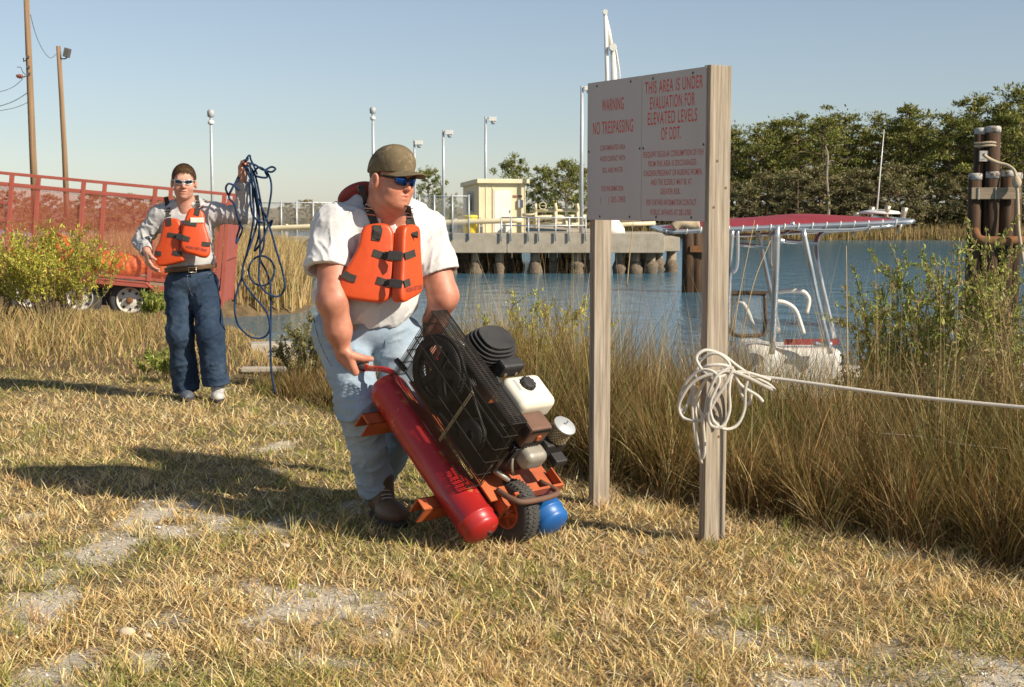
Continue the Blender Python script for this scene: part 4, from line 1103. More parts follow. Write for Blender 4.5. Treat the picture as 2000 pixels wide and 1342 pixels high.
TY = 25.7
t0 = at(432, 562, TY)                                   # rear near corner of the deck
pit, yaw = math.radians(5.4), math.radians(6.0)
ea = np.array([-math.cos(yaw) * math.cos(pit), -math.sin(yaw) * math.cos(pit), math.sin(pit)])   # towards the tongue
ed = np.array([-math.sin(yaw), math.cos(yaw), 0.0])                                              # across, away from us
eu = np.cross(ed, ea); eu = eu if eu[2] > 0 else -eu
def T(a, d, u): return t0 + ea * a + ed * d + eu * u
trailer = empty('mesh_trailer', T(2.5, 1, -0.7), 'red mesh-sided utility trailer with ladder parked on the bank', 'trailer')
TL, TW, TH = 6.2, 2.1, 1.66
TR = np.stack([ea, ed, eu], 1)
def tb(a0, a1, d0, d1, u0, u1): return T((a0 + a1) / 2, (d0 + d1) / 2, (u0 + u1) / 2), (abs(a1 - a0) / 2, abs(d1 - d0) / 2, abs(u1 - u0) / 2)
def tbox(name, a0, a1, d0, d1, u0, u1, m=red_m, par=trailer, bev=0.0):
    mb = MB(); c, h = tb(a0, a1, d0, d1, u0, u1); mb.box(c, h, TR); return mb.build(name, m, par, bevel=bev)
tbox('deck', 0, TL, 0, TW, -0.06, 0.0, plank_m)
for d in (0.0, TW):
    tbox('frame_beam', 0, TL, d - 0.04, d + 0.04, -0.18, -0.062, bev=0.008)
    tbox('top_rail', -0.02, TL, d - 0.028, d + 0.028, TH, TH + 0.055, bev=0.006)
    tbox('upper_rail', 0.03, TL, d - 0.025, d + 0.025, TH - 0.20, TH - 0.14, bev=0.006)
    tbox('lower_rail', 0.03, TL, d - 0.02, d + 0.02, 0.01, 0.06, bev=0.006)
    for a in (0.03, 1.25, 2.50, 3.74, 4.9):
        tbox('post', a, a + 0.075, d - 0.034, d + 0.034, 0.0, TH, bev=0.006)
    mb = MB(); o = 0.006 if d == 0 else -0.006
    mb.add([T(0.1, d + o, 0.06), T(TL, d + o, 0.06), T(TL, d + o, TH - 0.2), T(0.1, d + o, TH - 0.2)], [(0, 1, 2, 3)]); mb.build('mesh_panel', mesh_m, trailer)
# ladder panel at the left of the view
for d in (-0.036,):
    for k in range(5): tbox('rung', 3.83, 4.88, d - 0.022, d + 0.022, 0.22 + k * 0.31, 0.255 + k * 0.31)
# tailgate
tbox('gate_post', -0.06, 0.015, -0.02, 0.06, -0.35, TH - 0.05, bev=0.006)
tbox('gate_post', -0.06, 0.015, TW - 0.06, TW + 0.02, -0.35, TH - 0.05, bev=0.006)
tbox('tailgate', -0.035, -0.005, 0.062, TW - 0.062, -0.3, TH - 0.2, red_m)
tbox('gate_rail', -0.07, -0.036, 0.062, TW - 0.062, TH - 0.26, TH - 0.14, bev=0.006)
tbox('gate_rail', -0.07, -0.036, 0.062, TW - 0.062, 0.5, 0.56, bev=0.006)
tbox('corner_plate', 0.11, 0.16, -0.06, -0.036, -0.15, 1.0)
# fender over the wheels
WC = [at(255, 586, TY - 0.15), at(158, 580, TY - 0.24), at(58, 574, TY - 0.33)]
fl = [(1.05, -0.62), (1.12, -0.16), (1.3, -0.02), (4.7, -0.02), (4.9, -0.16), (5.0, -0.5)]
mb = MB(); mb.ribbon([T(a, -0.15, u) for a, u in fl], 0.26, 0.012, eu + ea * 0.3); mb.build('fender', red_m, trailer)
tbox('fender_skirt', 1.25, 4.75, -0.272, -0.262, -0.10, -0.03)
tbox('painted_shade', 1.2, 4.8, 0.05, 0.09, -0.5, -0.18, dark_m)  # dark sheet added to stand for the shade behind the wheels
for w in WC:
    ax = ed
    mb = MB(); prof = [(-0.10, 0.235), (-0.115, 0.30), (-0.10, 0.355), (-0.06, 0.378), (0.06, 0.378), (0.10, 0.355), (0.115, 0.30), (0.10, 0.235)]
    mb.lathe(w, ax, prof + prof[:1], 32); mb.f = mb.f[:-2]; wh = mb.build('wheel', tyre_m, trailer, True)
    mb = MB(); mb.lathe(w - ax * 0.0, ax, [(-0.118, 0.222), (-0.122, 0.236), (-0.09, 0.215), (-0.05, 0.20), (-0.045, 0.15), (-0.085, 0.11), (-0.09, 0.085), (-0.09, 0.001)], 28); mb.f = mb.f[:-2]; rm = mb.build('rim', rim_m, wh, True)
    mb = MB(); mb.lathe(w, ax, [(-0.16, 0.03), (-0.15, 0.055), (-0.092, 0.06)], 12); mb.build('hub_cap', rustband_m, rm, True)
    ux = np.cross(ax, (0, 0, 1)); 
    for k in range(8):
        t = 2 * math.pi * k / 8; q = w - ax * 0.062 + ux * math.cos(t) * 0.165 + np.array([0, 0, 1]) * math.sin(t) * 0.165
        mb = MB(); mb.cyl(q - ax * 0.008, q + ax * 0.01, 0.024, 8); mb.build('vent_hole', dark_m, rm)
# orange bags / boom heaped in the trailer
boom_m = pmat('orange_boom_fabric', (0.82, 0.19, 0.035), (0.70, 0.14, 0.03), 5, 0.5, 0.01, 9)
def boom(pos, rad, seed, label):
    r_ = np.random.default_rng(seed); lo = np.array(pos) - np.array(rad) * 1.5; hi = np.array(pos) + np.array(rad) * 1.5
    off = r_.normal(0, 0.25, (5, 3)) * np.array(rad)
    def f(p):
        d = ell(p, pos, rad)
        for o in off: d = smin(d, ell(p, np.array(pos) + o * 1.6, np.array(rad) * 0.6), 0.08)
        q = p * 7.0 + seed * 3.3
        n = np.abs(noise3(q, seed) - 0.5) + 0.5 * np.abs(noise3(q * 2.1, seed + 1) - 0.5)
        return d - 0.09 * n
    o = link('containment_boom', sdf_mesh(f, lo, hi, 0.022, 'containment_boom'), boom_m, None, True)
    tag(o, label, 'boom bag', 'orange boom bags in the trailer')
boom(T(1.06, 0.32, 0.17), (0.30, 0.22, 0.17), 1, 'crumpled orange boom bag above the rear wheel, nearest the tailgate')
boom(T(1.78, 0.34, 0.22), (0.36, 0.22, 0.22), 2, 'larger orange boom bag second from the tailgate above the wheels')
boom(T(2.55, 0.34, 0.20), (0.36, 0.24, 0.18), 3, 'orange boom bag behind the top twigs of the yellow shrub')
boom(T(3.05, 0.5, 0.42), (0.30, 0.22, 0.20), 4, 'orange boom bag heaped highest in the trailer above the shrub')
boom(T(3.6, 0.36, 0.18), (0.38, 0.24, 0.18), 5, 'orange boom bag half hidden by the yellow shrub near the ladder')
boom(T(4.55, 0.34, 0.24), (0.40, 0.26, 0.22), 6, 'orange boom bag at the foot of the trailer ladder')
mb = MB(); mb.ribbon([T(0.1, -0.05, 0.2), T(0.35, -0.055, 0.26), T(0.55, -0.05, 0.18)], 0.05, 0.01, -ed); mb.build('orange_strap', boom_m, trailer)
tbox('tail_lamp', 0.3, 0.55, -0.055, -0.04, -0.04, 0.1, boom_m)

# utility poles
polew_m = wood_mat('pole_wood', (0.20, 0.12, 0.065), (0.36, 0.235, 0.135), (1, 1, 0.03), 9, 0.85, 0.005)
iron_m = pmat('weathered_iron', (0.16, 0.15, 0.14), (0.10, 0.10, 0.09), 10, 0.7, metal=0.3)
brown_m = pmat('brown_porcelain', (0.30, 0.10, 0.06), (0.22, 0.07, 0.045), 8, 0.3)
wire_m = pmat('wire', (0.10, 0.10, 0.10), (0.07, 0.07, 0.07), 10, 0.6)
YP = 62.0
up = empty('utility_pole', at(66, 430, YP), 'tall wooden utility pole with insulators above the trailer', 'pole')
mb = MB(); mb.tube([at(70, 425, YP), at(64, 300, YP), at(57, 130, YP), at(50, -40, YP)], [0.17, 0.15, 0.135, 0.115], 12); mb.build('pole', polew_m, up, True)
for (px, py) in ((55, 111), (56, 131), (57, 144)):
    q = at(px - 1, py, YP - 0.14); mb = MB(); mb.box(q, (0.07, 0.05, 0.05)); mb.build('bracket', iron_m, up)
mb = MB(); mb.tube([at(55, 146, YP - 0.15), at(47, 150, YP - 0.2), at(40, 151, YP - 0.2)], 0.03, 6); mb.build('insulator_arm', iron_m, up, True)
mb = MB(); a = at(44, 150, YP - 0.2); b = at(31, 148, YP - 0.2); mb.lathe(a, b - a, [(0, 0.05), (0.02, 0.10), (0.06, 0.10), (0.08, 0.06), (0.11, 0.10), (0.15, 0.10), (0.17, 0.06), (0.20, 0.09), (0.27, 0.05)], 10); mb.build('insulator', brown_m, up, True)
mb = MB(); mb.tube([at(52, 117, YP), at(46, 120, YP), at(46, 113, YP)], 0.03, 6); mb.build('cleat', iron_m, up, True)
mb = MB(); mb.tube(spline([at(50, 146, YP), at(44, 140, YP), at(41, 132, YP), at(33, 131, YP)], 4), 0.015, 5); mb.build('jumper_wire', wire_m, up, True)
fp = empty('floodlight_pole', at(128, 430, 64), 'shorter wooden pole carrying a floodlight above the trailer', 'pole')
mb = MB(); mb.tube([at(131, 425, 64), at(126, 300, 64), at(120, 190, 64), at(114, 90, 64)], [0.135, 0.12, 0.11, 0.10], 12); mb.build('pole', polew_m, fp, True)
mb = MB(); mb.tube(spline([at(117, 114, 64), at(126, 115, 64), at(131, 112, 64)], 3), 0.03, 6); mb.build('arm', iron_m, fp, True)
mb = MB(); q = at(131, 103, 64); a_ = math.radians(14); Rl = np.array([[math.cos(a_), 0, math.sin(a_)], [0, 1, 0], [-math.sin(a_), 0, math.cos(a_)]]); mb.box(q, (0.125, 0.16, 0.20), Rl); mb.build('floodlight', iron_m, fp, bevel=0.03)
def wire(pts, label, r=0.012):
    mb = MB(); mb.tube(spline(pts, 8), r, 5); tag(mb.build('overhead_wire', wire_m, None, True), label, 'wire', 'overhead wires at the utility pole')
wire([at(59, 28, YP), at(70, 68, 63), at(84, 98, 63.5), at(98, 113, 63.8), at(110, 106, 64)], 'slack wire from the tall pole to the floodlight pole', 0.013)
wire([at(44, 155, YP), at(25, 170, YP), at(0, 179, YP), at(-40, 184, YP)], 'topmost of the three wires leaving the tall pole')
wire([at(57, 179, YP), at(30, 196, YP), at(0, 207, YP), at(-40, 214, YP)], 'middle of the three wires leaving the tall pole', 0.016)
wire([at(55, 200, YP), at(30, 210, YP), at(0, 216, YP), at(-40, 220, YP)], 'lowest of the three wires leaving the tall pole')
# driftwood and slabs at the waterline
drift_m = pmat('bleached_slab', (0.52, 0.46, 0.37), (0.38, 0.33, 0.26), 7, 0.9, 0.006, 20)
for i, (px, py, Y, hx, hy, hz, rz, lab) in enumerate([(512, 733, 12.2, 0.19, 0.05, 0.02, 0.03, 'pale flat board lying on the ground below the blue rope'), (530, 690, 15.5, 0.24, 0.16, 0.05, 0.2, 'weathered grey slab on the bank near the inlet'),
                                                       (545, 706, 14.5, 0.16, 0.1, 0.03, -0.3, 'smaller pale slab lying beside the grey slab')]):
    x_ = X(px, Y); a_ = rz; Rr = np.array([[math.cos(a_), -math.sin(a_), 0], [math.sin(a_), math.cos(a_), 0], [0, 0, 1]])
    mb = MB(); mb.box((x_, Y, float(ground_z(x_, Y)) + hz + 0.03), (hx, hy, hz), Rr); tag(mb.build('slab', drift_m, None, bevel=0.01), lab, 'slab')
# ================================================================== WARNING SIGN
post_m = wood_mat('weathered_lumber', (0.18, 0.145, 0.105), (0.44, 0.37, 0.285), (1, 1, 0.035), 75, 0.85, 0.0012)
panel_m = pmat('brushed_grey_panel', (0.47, 0.445, 0.42), (0.41, 0.39, 0.37), 3, 0.6, stretch=(1, 1, 0.12), metal=0.1)
ink_m = pmat('faded_red_lettering', (0.58, 0.07, 0.035), (0.50, 0.075, 0.05), 20, 0.6)
ink2_m = pmat('faded_dark_red_lettering', (0.50, 0.085, 0.055), (0.44, 0.085, 0.06), 20, 0.6)
screw_m = pmat('screw_head', (0.04, 0.04, 0.04), (0.06, 0.06, 0.06), 20, 0.5)
Rb = at(1390, 1068, 5.93); Lb = at(1170, 992, 6.71); Rb[2] = 0; Lb[2] = 0
sd = unit(Rb - Lb); sn = np.array([sd[1], -sd[0], 0.0])
if sn[1] > 0: sn = -sn                                   # towards the reader
sn = unit(np.array([sn[0], sn[1], 0]))
sign = empty('warning_sign', (Lb + Rb) / 2, 'grey two-panel warning sign with red lettering on two wooden posts', 'sign')
ztop_r = at(1400, 128, 5.93)[2]; zbot = at(1300, 431, 6.25)[2]
Rs = np.stack([sd, -sn, np.array([0, 0, 1.0])], 1)
def post(c, t, w, zt, nm='post'):
    mb = MB(); mb.box((c[0], c[1], (zt - 0.35) / 2), (t / 2, w / 2, (zt + 0.35) / 2), Rs); return mb.build(nm, post_m, sign, bevel=0.004)
pR = post(Rb, 0.044, 0.108, ztop_r); pL = post(Lb, 0.044, 0.092, ztop_r - 0.02)
for z, o in ((0.46, 0.012), (0.62, -0.02), (1.42, -0.03), (1.5, 0.03), (1.61, -0.015)):
    q = Rb + sd * 0.0222 - sn * o; q[2] = z; mb = MB(); mb.cyl(q - sd * 0.002, q + sd * 0.0012, 0.006, 8); mb.build('knot', pmat('wood_knot', (0.16, 0.09, 0.04), (0.10, 0.06, 0.03), 30), pR)
# panels on the reader's side of the posts
pr_off = 0.108 / 2 + 0.004
PA = on_plane(1148, 300, Lb + sn * pr_off, sn); PB = on_plane(1379, 300, Rb + sn * pr_off, sn)
s_a = np.dot(PA - Lb, sd); s_b = np.dot(PB - Lb, sd); s_m = np.dot(on_plane(1254, 300, Lb + sn * pr_off, sn) - Lb, sd)
ztop = on_plane(1380, 130, Rb + sn * pr_off, sn)[2]
def panel(s0, s1):
    c = Lb + sd * (s0 + s1) / 2 + sn * pr_off; c[2] = (ztop + zbot) / 2
    mb = MB(); mb.box(c, ((s1 - s0) / 2 - 0.0015, 0.003, (ztop - zbot) / 2), Rs); return mb.build('panel', panel_m, sign)
panA = panel(s_a, s_m); panB = panel(s_m, s_b)
panA['label'] = 'no trespassing panel'; panB['label'] = 'contamination evaluation panel'
# back rail joining the posts behind the panels
mb = MB()
for z in (ztop - 0.08, zbot + 0.08):
    c = (Lb + Rb) / 2 + sn * (0.03); c[2] = z; mb.box(c, (np.linalg.norm(Rb - Lb) / 2 - 0.03, 0.018, 0.035), Rs)
mb.build('back_rail', post_m, sign)
def lettering(txt, s0, s1, fx_, fy_, wfrac, hfrac, par, m=ink_m, lift=0.0034):
    cu = bpy.data.curves.new('lettering', 'FONT'); cu.body = txt; cu.size = 1.0; cu.extrude = 0.0; cu.offset = 0.008; cu.space_character = 1.14
    o = bpy.data.objects.new('lettering', cu); COL.objects.link(o)
    dg = bpy.context.evaluated_depsgraph_get(); me = bpy.data.meshes.new_from_object(o.evaluated_get(dg))
    bpy.data.objects.remove(o)
    n = len(me.vertices); co = np.empty(n * 3, np.float32); me.vertices.foreach_get('co', co); co = co.reshape(-1, 3)
    lo, hi = co.min(0), co.max(0); wv, hv = (s1 - s0) * wfrac, (ztop - zbot) * hfrac
    u = (co[:, 0] - (lo[0] + hi[0]) / 2) / (hi[0] - lo[0]) * wv; v = (co[:, 1] - 0.36) / 0.72 * hv
    c = Lb + sd * (s0 + (s1 - s0) * fx_) + sn * (pr_off + lift); c[2] = ztop - (ztop - zbot) * fy_
    Wd = c + u[:, None] * sd + v[:, None] * np.array([0, 0, 1.0])
    me.vertices.foreach_set('co', Wd.astype(np.float32).ravel()); me.materials.clear()
    return link('lettering', me, m, par)
bpy.context.view_layer.update()
for (t, fx_, fy_, w, h) in [('WARNING', 0.48, 0.172, 0.40, 0.088), ('NO TRESPASSING', 0.48, 0.332, 0.74, 0.092)]:
    lettering(t, s_a, s_m, fx_, fy_, w, h, panA)
for (t, fx_, fy_, w, h) in [('CONTAMINATED AREA', 0.48, 0.478, 0.46, 0.038), ('AVOID CONTACT WITH', 0.48, 0.557, 0.46, 0.038), ('SOIL AND WATER', 0.48, 0.64, 0.38, 0.038), ('FOR INFORMATION', 0.48, 0.772, 0.40, 0.038), ('(      ) 283-2983', 0.49, 0.85, 0.46, 0.042)]:
    lettering(t, s_a, s_m, fx_, fy_, w, h, panA, ink2_m)
for (t, fx_, fy_, w, h) in [('THIS AREA IS UNDER', 0.50, 0.088, 0.90, 0.086), ('EVALUATION FOR', 0.485, 0.195, 0.70, 0.086), ('ELEVATED LEVELS', 0.485, 0.300, 0.77, 0.086), ('OF DDT.', 0.475, 0.408, 0.31, 0.086)]:
    lettering(t, s_m, s_b, fx_, fy_, w, h, panB)
for (t, fx_, fy_, w, h) in [('FREQUENT REGULAR CONSUMPTION OF FISH', 0.50, 0.545, 0.94, 0.041), ('FROM THIS AREA IS DISCOURAGED.', 0.495, 0.609, 0.76, 0.041), ('CHILDREN,PREGNANT OR NURSING WOMEN,', 0.50, 0.673, 0.92, 0.041), ('AND THE ELDERLY MAY BE AT', 0.48, 0.736, 0.64, 0.041),
                          ('GREATER RISK.', 0.475, 0.80, 0.32, 0.041), ('FOR FURTHER INFORMATION CONTACT', 0.48, 0.874, 0.79, 0.041), ('PUBLIC AFFAIRS AT 283-2983', 0.48, 0.941, 0.64, 0.041)]:
    lettering(t, s_m, s_b, fx_, fy_, w, h, panB, ink2_m)
for (pan, s0, s1) in ((panA, s_a, s_m), (panB, s_m, s_b)):
    for (f, g) in ((0.18, 0.03), (0.80, 0.03), (0.03, 0.5), (0.97, 0.5), (0.25, 0.975), (0.80, 0.975)):
        q = Lb + sd * (s0 + (s1 - s0) * f) + sn * (pr_off + 0.003); q[2] = ztop - (ztop - zbot) * g
        mb = MB(); mb.lathe(q, sn, [(0, 0.0058), (0.0015, 0.0055), (0.003, 0.003)], 8); mb.build('screw', screw_m, pan)

# ================================================================== WHITE ROPE HUNG ON THE SIGN POST
def laid_rope_mat(name, c1, c2, pitch):
    m, N, L, B = new_mat(name)
    uv = N.new('ShaderNodeUVMap'); mp = N.new('ShaderNodeMapping'); mp.inputs['Rotation'].default_value = (0, 0, 0.8)
    B.inputs['Roughness'].default_value = 0.85; B.inputs['Specular IOR Level'].default_value = 0.2
    wv = N.new('ShaderNodeTexWave'); wv.inputs['Scale'].default_value = pitch; wv.inputs['Distortion'].default_value = 0.6
    L.new(uv.outputs[0], mp.inputs[0]); L.new(mp.outputs[0], wv.inputs['Vector'])
    rp = N.new('ShaderNodeValToRGB'); rp.color_ramp.elements[0].color = (*c1, 1); rp.color_ramp.elements[1].color = (*c2, 1)
    rp.color_ramp.elements[0].position = 0.1; rp.color_ramp.elements[1].position = 0.6
    L.new(wv.outputs['Fac'], rp.inputs[0]); L.new(rp.outputs[0], B.inputs['Base Color'])
    bp = N.new('ShaderNodeBump'); bp.inputs['Distance'].default_value = 0.0012; L.new(wv.outputs['Fac'], bp.inputs['Height']); L.new(bp.outputs[0], B.inputs['Normal'])
    return m
def rope_uv(o, n, r):
    me = o.data; uv = me.uv_layers.new(name='UVMap')
    V = np.empty(len(me.vertices) * 3, np.float32); me.vertices.foreach_get('co', V); V = V.reshape(-1, 3)
    rings = len(V) // n; cen = V[:rings * n].reshape(rings, n, 3).mean(1)
    ln = np.concatenate([[0], np.cumsum(np.linalg.norm(np.diff(cen, axis=0), axis=1))])
    li = np.empty(len(me.loops), np.int32); me.loops.foreach_get('vertex_index', li)
    u = (li % n) / n * (2 * math.pi * r); v = ln[np.clip(li // n, 0, rings - 1)]
    # keep the seam face continuous
    uvs = np.stack([u, v], 1).astype(np.float32)
    uv.data.foreach_set('uv', uvs.ravel())
whrope_m = laid_rope_mat('white_laid_rope', (0.66, 0.60, 0.50), (0.90, 0.85, 0.75), 120)
bluerope_m = laid_rope_mat('blue_hose', (0.016, 0.04, 0.095), (0.022, 0.052, 0.115), 60)
RY = 5.84
def rp_(px, py, dy=0.0): return at(px, py, RY + dy)
coil_pts = [
    # wraps and hanging loops, drawn as one continuous line round the post
    (1370, 905, .02), (1362, 860, .0), (1358, 800, .0), (1356, 745, -.01), (1368, 705, -.03), (1400, 690, -.06), (1425, 712, -.06), (1410, 735, -.09),
    (1378, 728, -.08), (1360, 700, -.05), (1378, 684, -.04), (1412, 694, -.03), (1440, 715, .0), (1470, 735, .01),
    (1500, 750, -.01), (1512, 762, -.03), (1490, 752, -.05), (1455, 735, -.07), (1425, 725, -.09), (1390, 730, -.09),
    (1352, 748, -.07), (1330, 780, -.05), (1326, 800, -.04), (1338, 818, -.05), (1372, 818, -.08), (1384, 770, -.09), (1400, 735, -.10),
    (1430, 718, -.09), (1420, 745, -.10), (1398, 780, -.10), (1384, 810, -.10), (1390, 832, -.10), (1412, 832, -.10), (1425, 800, -.09), (1424, 760, -.09), (1432, 730, -.08),
    (1462, 730, -.06), (1456, 760, -.06), (1454, 800, -.06), (1440, 830, -.07), (1415, 838, -.08), (1392, 820, -.10), (1388, 785, -.10), (1405, 740, -.10),
    (1378, 722, -.08), (1345, 740, -.05), (1328, 780, -.02), (1334, 806, .0), (1350, 770, .02), (1360, 735, .02), (1380, 715, -.06),
    (1420, 715, -.07), (1440, 740, -.03), (1448, 770, -.02), (1462, 790, -.02), (1466, 760, -.03), (1450, 728, -.05), (1475, 732, -.06), (1505, 742, -.06)]
mb = MB(); c = spline([rp_(*p) for p in coil_pts], 7); mb.tube(c, 0.0070, 8)
wr = mb.build('coiled_rope', whrope_m, None, True); rope_uv(wr, 8, 0.0078)
tag(wr, 'coiled white rope hung on the near sign post', 'rope')
mb = MB(); c = spline([rp_(1368, 700), rp_(1352, 760, .03), rp_(1356, 840, .03), rp_(1368, 893, .02), rp_(1376, 880, .0), rp_(1372, 820, -.02), rp_(1362, 780, -.03), rp_(1385, 735, -.07), rp_(1420, 728, -.08)], 7); mb.tube(c, 0.0070, 8)
o = mb.build('hanging_loop', whrope_m, wr, True); rope_uv(o, 8, 0.0078)
mb = MB(); c = spline([rp_(1432, 722, -.08), rp_(1445, 750, -.06), rp_(1478, 772, -.05), rp_(1490, 785, -.05)], 7); mb.tube(c, 0.0070, 8)
o = mb.build('loose_end', whrope_m, wr, True); rope_uv(o, 8, 0.0078)
mb = MB(); c = spline([rp_(1408, 722, -.07), rp_(1450, 731, -.05), rp_(1520, 740, -.05), at(1750, 771, 5.55), at(2000, 796, 5.3), at(2200, 812, 5.1)], 10); mb.tube(c, 0.0075, 8)
o = mb.build('stretched_line', whrope_m, wr, True); rope_uv(o, 8, 0.0075)
mb = MB(); c = spline([at(1720, 846, 6.4), at(1800, 853, 6.4), at(1880, 868, 6.3), at(2010, 880, 6.2)], 6); mb.tube(c, 0.0016, 5)
tag(mb.build('thin_line', whrope_m, None, True), 'thin white line lying in the marsh grass below the rope', 'line')

# ================================================================== BOAT
BY = 16.0
alu_m = pmat('aluminium_tube', (0.62, 0.63, 0.64), (0.52, 0.53, 0.54), 8, 0.28, metal=0.75)
gel_m = pmat('white_gelcoat', (0.78, 0.76, 0.70), (0.70, 0.67, 0.60), 3, 0.3)
maroon_m = pmat('maroon_canvas', (0.30, 0.03, 0.045), (0.24, 0.025, 0.035), 5, 0.8, 0.004, 20)
frame_m = pmat('dark_window_frame', (0.07, 0.045, 0.03), (0.12, 0.08, 0.05), 10, 0.5)
gold_m = pmat('anodised_holder', (0.62, 0.54, 0.38), (0.5, 0.42, 0.28), 8, 0.3, metal=0.6)
boat = empty('motor_boat', at(1560, 820, BY), 'white centre-console boat with maroon canopy behind the marsh grass', 'boat')
def bpnt(px, py, dy=0.0): return at(px, py, BY + dy)
# hull: stations along x, hidden for the most part by the grass
hx = np.linspace(at(1290, 700, BY)[0], at(2090, 700, BY)[0], 13); rings = []
for i, xx in enumerate(hx):
    t = i / 12; bw = 1.05 * (1 - max(0, (t - 0.55) / 0.45) ** 2.2) + 0.03; sh = -0.66 + 0.50 * t ** 2.2
    rings.append([(xx, BY + 0.2 - bw, sh), (xx, BY + 0.2 - bw * 0.97, sh - 0.12), (xx, BY + 0.2 - bw * 0.82, -1.15), (xx, BY + 0.2, -1.45), (xx, BY + 0.2 + bw * 0.82, -1.15), (xx, BY + 0.2 + bw * 0.97, sh - 0.12), (xx, BY + 0.2 + bw, sh), (xx, BY + 0.2 + bw * 0.86, sh), (xx, BY + 0.2 + bw * 0.84, sh - 0.35), (xx, BY + 0.2 - bw * 0.84, sh - 0.35), (xx, BY + 0.2 - bw * 0.86, sh)])
V_ = [p for r_ in rings for p in r_]; k = 11; F_ = []
for i in range(12):
    for j in range(k): F_.append((i * k + j, i * k + (j + 1) % k, (i + 1) * k + (j + 1) % k, (i + 1) * k + j))
F_.append(tuple(range(k))); F_.append(tuple(12 * k + j for j in range(k)))
mb = MB(); mb.add(V_, F_); mb.build('hull', gel_m, boat)
mb = MB(); mb.tube([(x_, r_[0][1] - 0.01, r_[0][2] - 0.04) for x_, r_ in zip(hx, rings)], 0.035, 6); mb.build('rub_rail', maroon_m, boat, True)
# console
def f_con(p):
    c = bpnt(1540, 745, 0.1); d = rbox(p, c + np.array([0, 0, 0.0]), (0.52, 0.45, 0.42), 0.10)
    d = smin(d, rbox(p, c + np.array([0.75, 0, -0.1]), (0.35, 0.42, 0.25), 0.10), 0.10)
    return smin(d, rbox(p, c + np.array([-0.42, 0, 0.25]), (0.16, 0.42, 0.2), 0.08), 0.12)
c_ = bpnt(1540, 745, 0.1); link('console', sdf_mesh(f_con, c_ - np.array([0.9, 0.7, 0.7]), c_ + np.array([1.4, 0.7, 0.8]), 0.035, 'console'), gel_m, boat, True)
mb = MB(); mb.box(bpnt(1585, 668, -0.2), (0.30, 0.03, 0.03)); mb.build('red_stripe', maroon_m, boat)
# windshield: frame + glass
wl, wr_, wt_, wb_ = 1428, 1494, 574, 655
fr = [(wl + 8, wt_), (wr_ - 8, wt_), (wr_, wt_ + 10), (wr_, wb_ - 12), (wr_ - 10, wb_), (wl + 10, wb_), (wl, wb_ - 12), (wl, wt_ + 10)]
mb = MB(); mb.tube(spline([bpnt(a, b, -0.35) for a, b in fr], 3, True), 0.022, 8, True); ws = mb.build('windshield_frame', frame_m, boat, True)
glass_m, N, L, B = new_mat('clear_windshield'); B.inputs['Base Color'].default_value = (0.5, 0.55, 0.55, 1); B.inputs['Roughness'].default_value = 0.06; B.inputs['Alpha'].default_value = 0.22
mb = MB(); mb.add([bpnt(a, b, -0.35) for a, b in ((wl, wt_), (wr_, wt_), (wr_, wb_), (wl, wb_))], [(0, 1, 2, 3)]); mb.build('pane', glass_m, ws)
mb = MB(); mb.beam(bpnt(1415, 571, -0.36), bpnt(1500, 571, -0.36), 0.06, 0.03); mb.build('windshield_sill', frame_m, boat)
# T-top
zt = lambda px, py: at(px, py, BY)[2]
def tube_(pts, r=0.024, nm='frame_tube', sub=5): 
    mb = MB(); mb.tube(spline(pts, sub) if len(pts) > 2 else pts, r, 10); return mb.build(nm, alu_m, boat, True)
near, far_ = -0.75, 0.85
fl_, fr_ = (1318, 452), (1776, 431)
L0, R0 = at(1318, 452, BY + near), at(1772, 434, BY + near); L1, R1 = L0 + np.array([0.02, 1.6, 0.02]), R0 + np.array([0, 1.6, 0.02])
ring = [L0, (L0 + R0) / 2, R0 + np.array([-0.06, 0, 0]), R0 + np.array([0.03, 0.15, 0.012]), R1 + np.array([0.03, -0.15, 0.012]), R1 + np.array([-0.06, 0, 0]), (L1 + R1) / 2, L1, L1 + np.array([-0.08, -0.12, 0]), L0 + np.array([-0.08, 0.12, 0])]
mb = MB(); mb.tube(spline(ring, 4, True), 0.028, 10, True); mb.build('canopy_frame', alu_m, boat, True)
nu, nv = 24, 12; VV = []; FF = []
for i in range(nu + 1):
    for j in range(nv + 1):
        u, v = i / nu, j / nv
        a = L0 + (R0 - L0) * (0.005 + 0.985 * u) + np.array([0, 1.6 * (0.02 + 0.96 * v), 0.02 * v + 0.012])
        crown = 0.09 * (1 - (2 * v - 1) ** 4) * (1 - abs(2 * u - 1) ** 3) ** 0.8 + 0.012 * math.sin(u * 13) * (1 - (2 * v - 1) ** 2)
        VV.append(a + np.array([0, 0, crown]))
for i in range(nu):
    for j in range(nv):
        q = i * (nv + 1) + j; FF.append((q, q + nv + 1, q + nv + 2, q + 1))
mb = MB(); mb.add(VV, FF); mb.build('canopy', maroon_m, boat, True)
for i in range(16):                                      # lacing along the near tube
    q = L0 + (R0 - L0) * (0.05 + i * 0.06); mb = MB(); t = np.linspace(0, 2 * math.pi, 9, endpoint=False)
    mb.tube(q + np.stack([np.zeros(9) + 0.01 * np.sin(t), np.cos(t) * 0.032, np.sin(t) * 0.034], 1), 0.008, 5, True); mb.build('lacing', gel_m, boat, True)
tube_([bpnt(1546, 434, near), bpnt(1566, 448, near), bpnt(1680, 447, near), bpnt(1698, 434, near)], 0.022)
tube_([bpnt(1430, 447, near), bpnt(1425, 520, near + .05), bpnt(1421, 640, -0.5)], 0.03)
tube_([bpnt(1441, 446, near), bpnt(1441, 500, near), bpnt(1438, 525, near), bpnt(1430, 534, near)], 0.02)
tube_([bpnt(1518, 440, near), bpnt(1514, 560, near + .05), bpnt(1508, 690, -0.45)], 0.036)
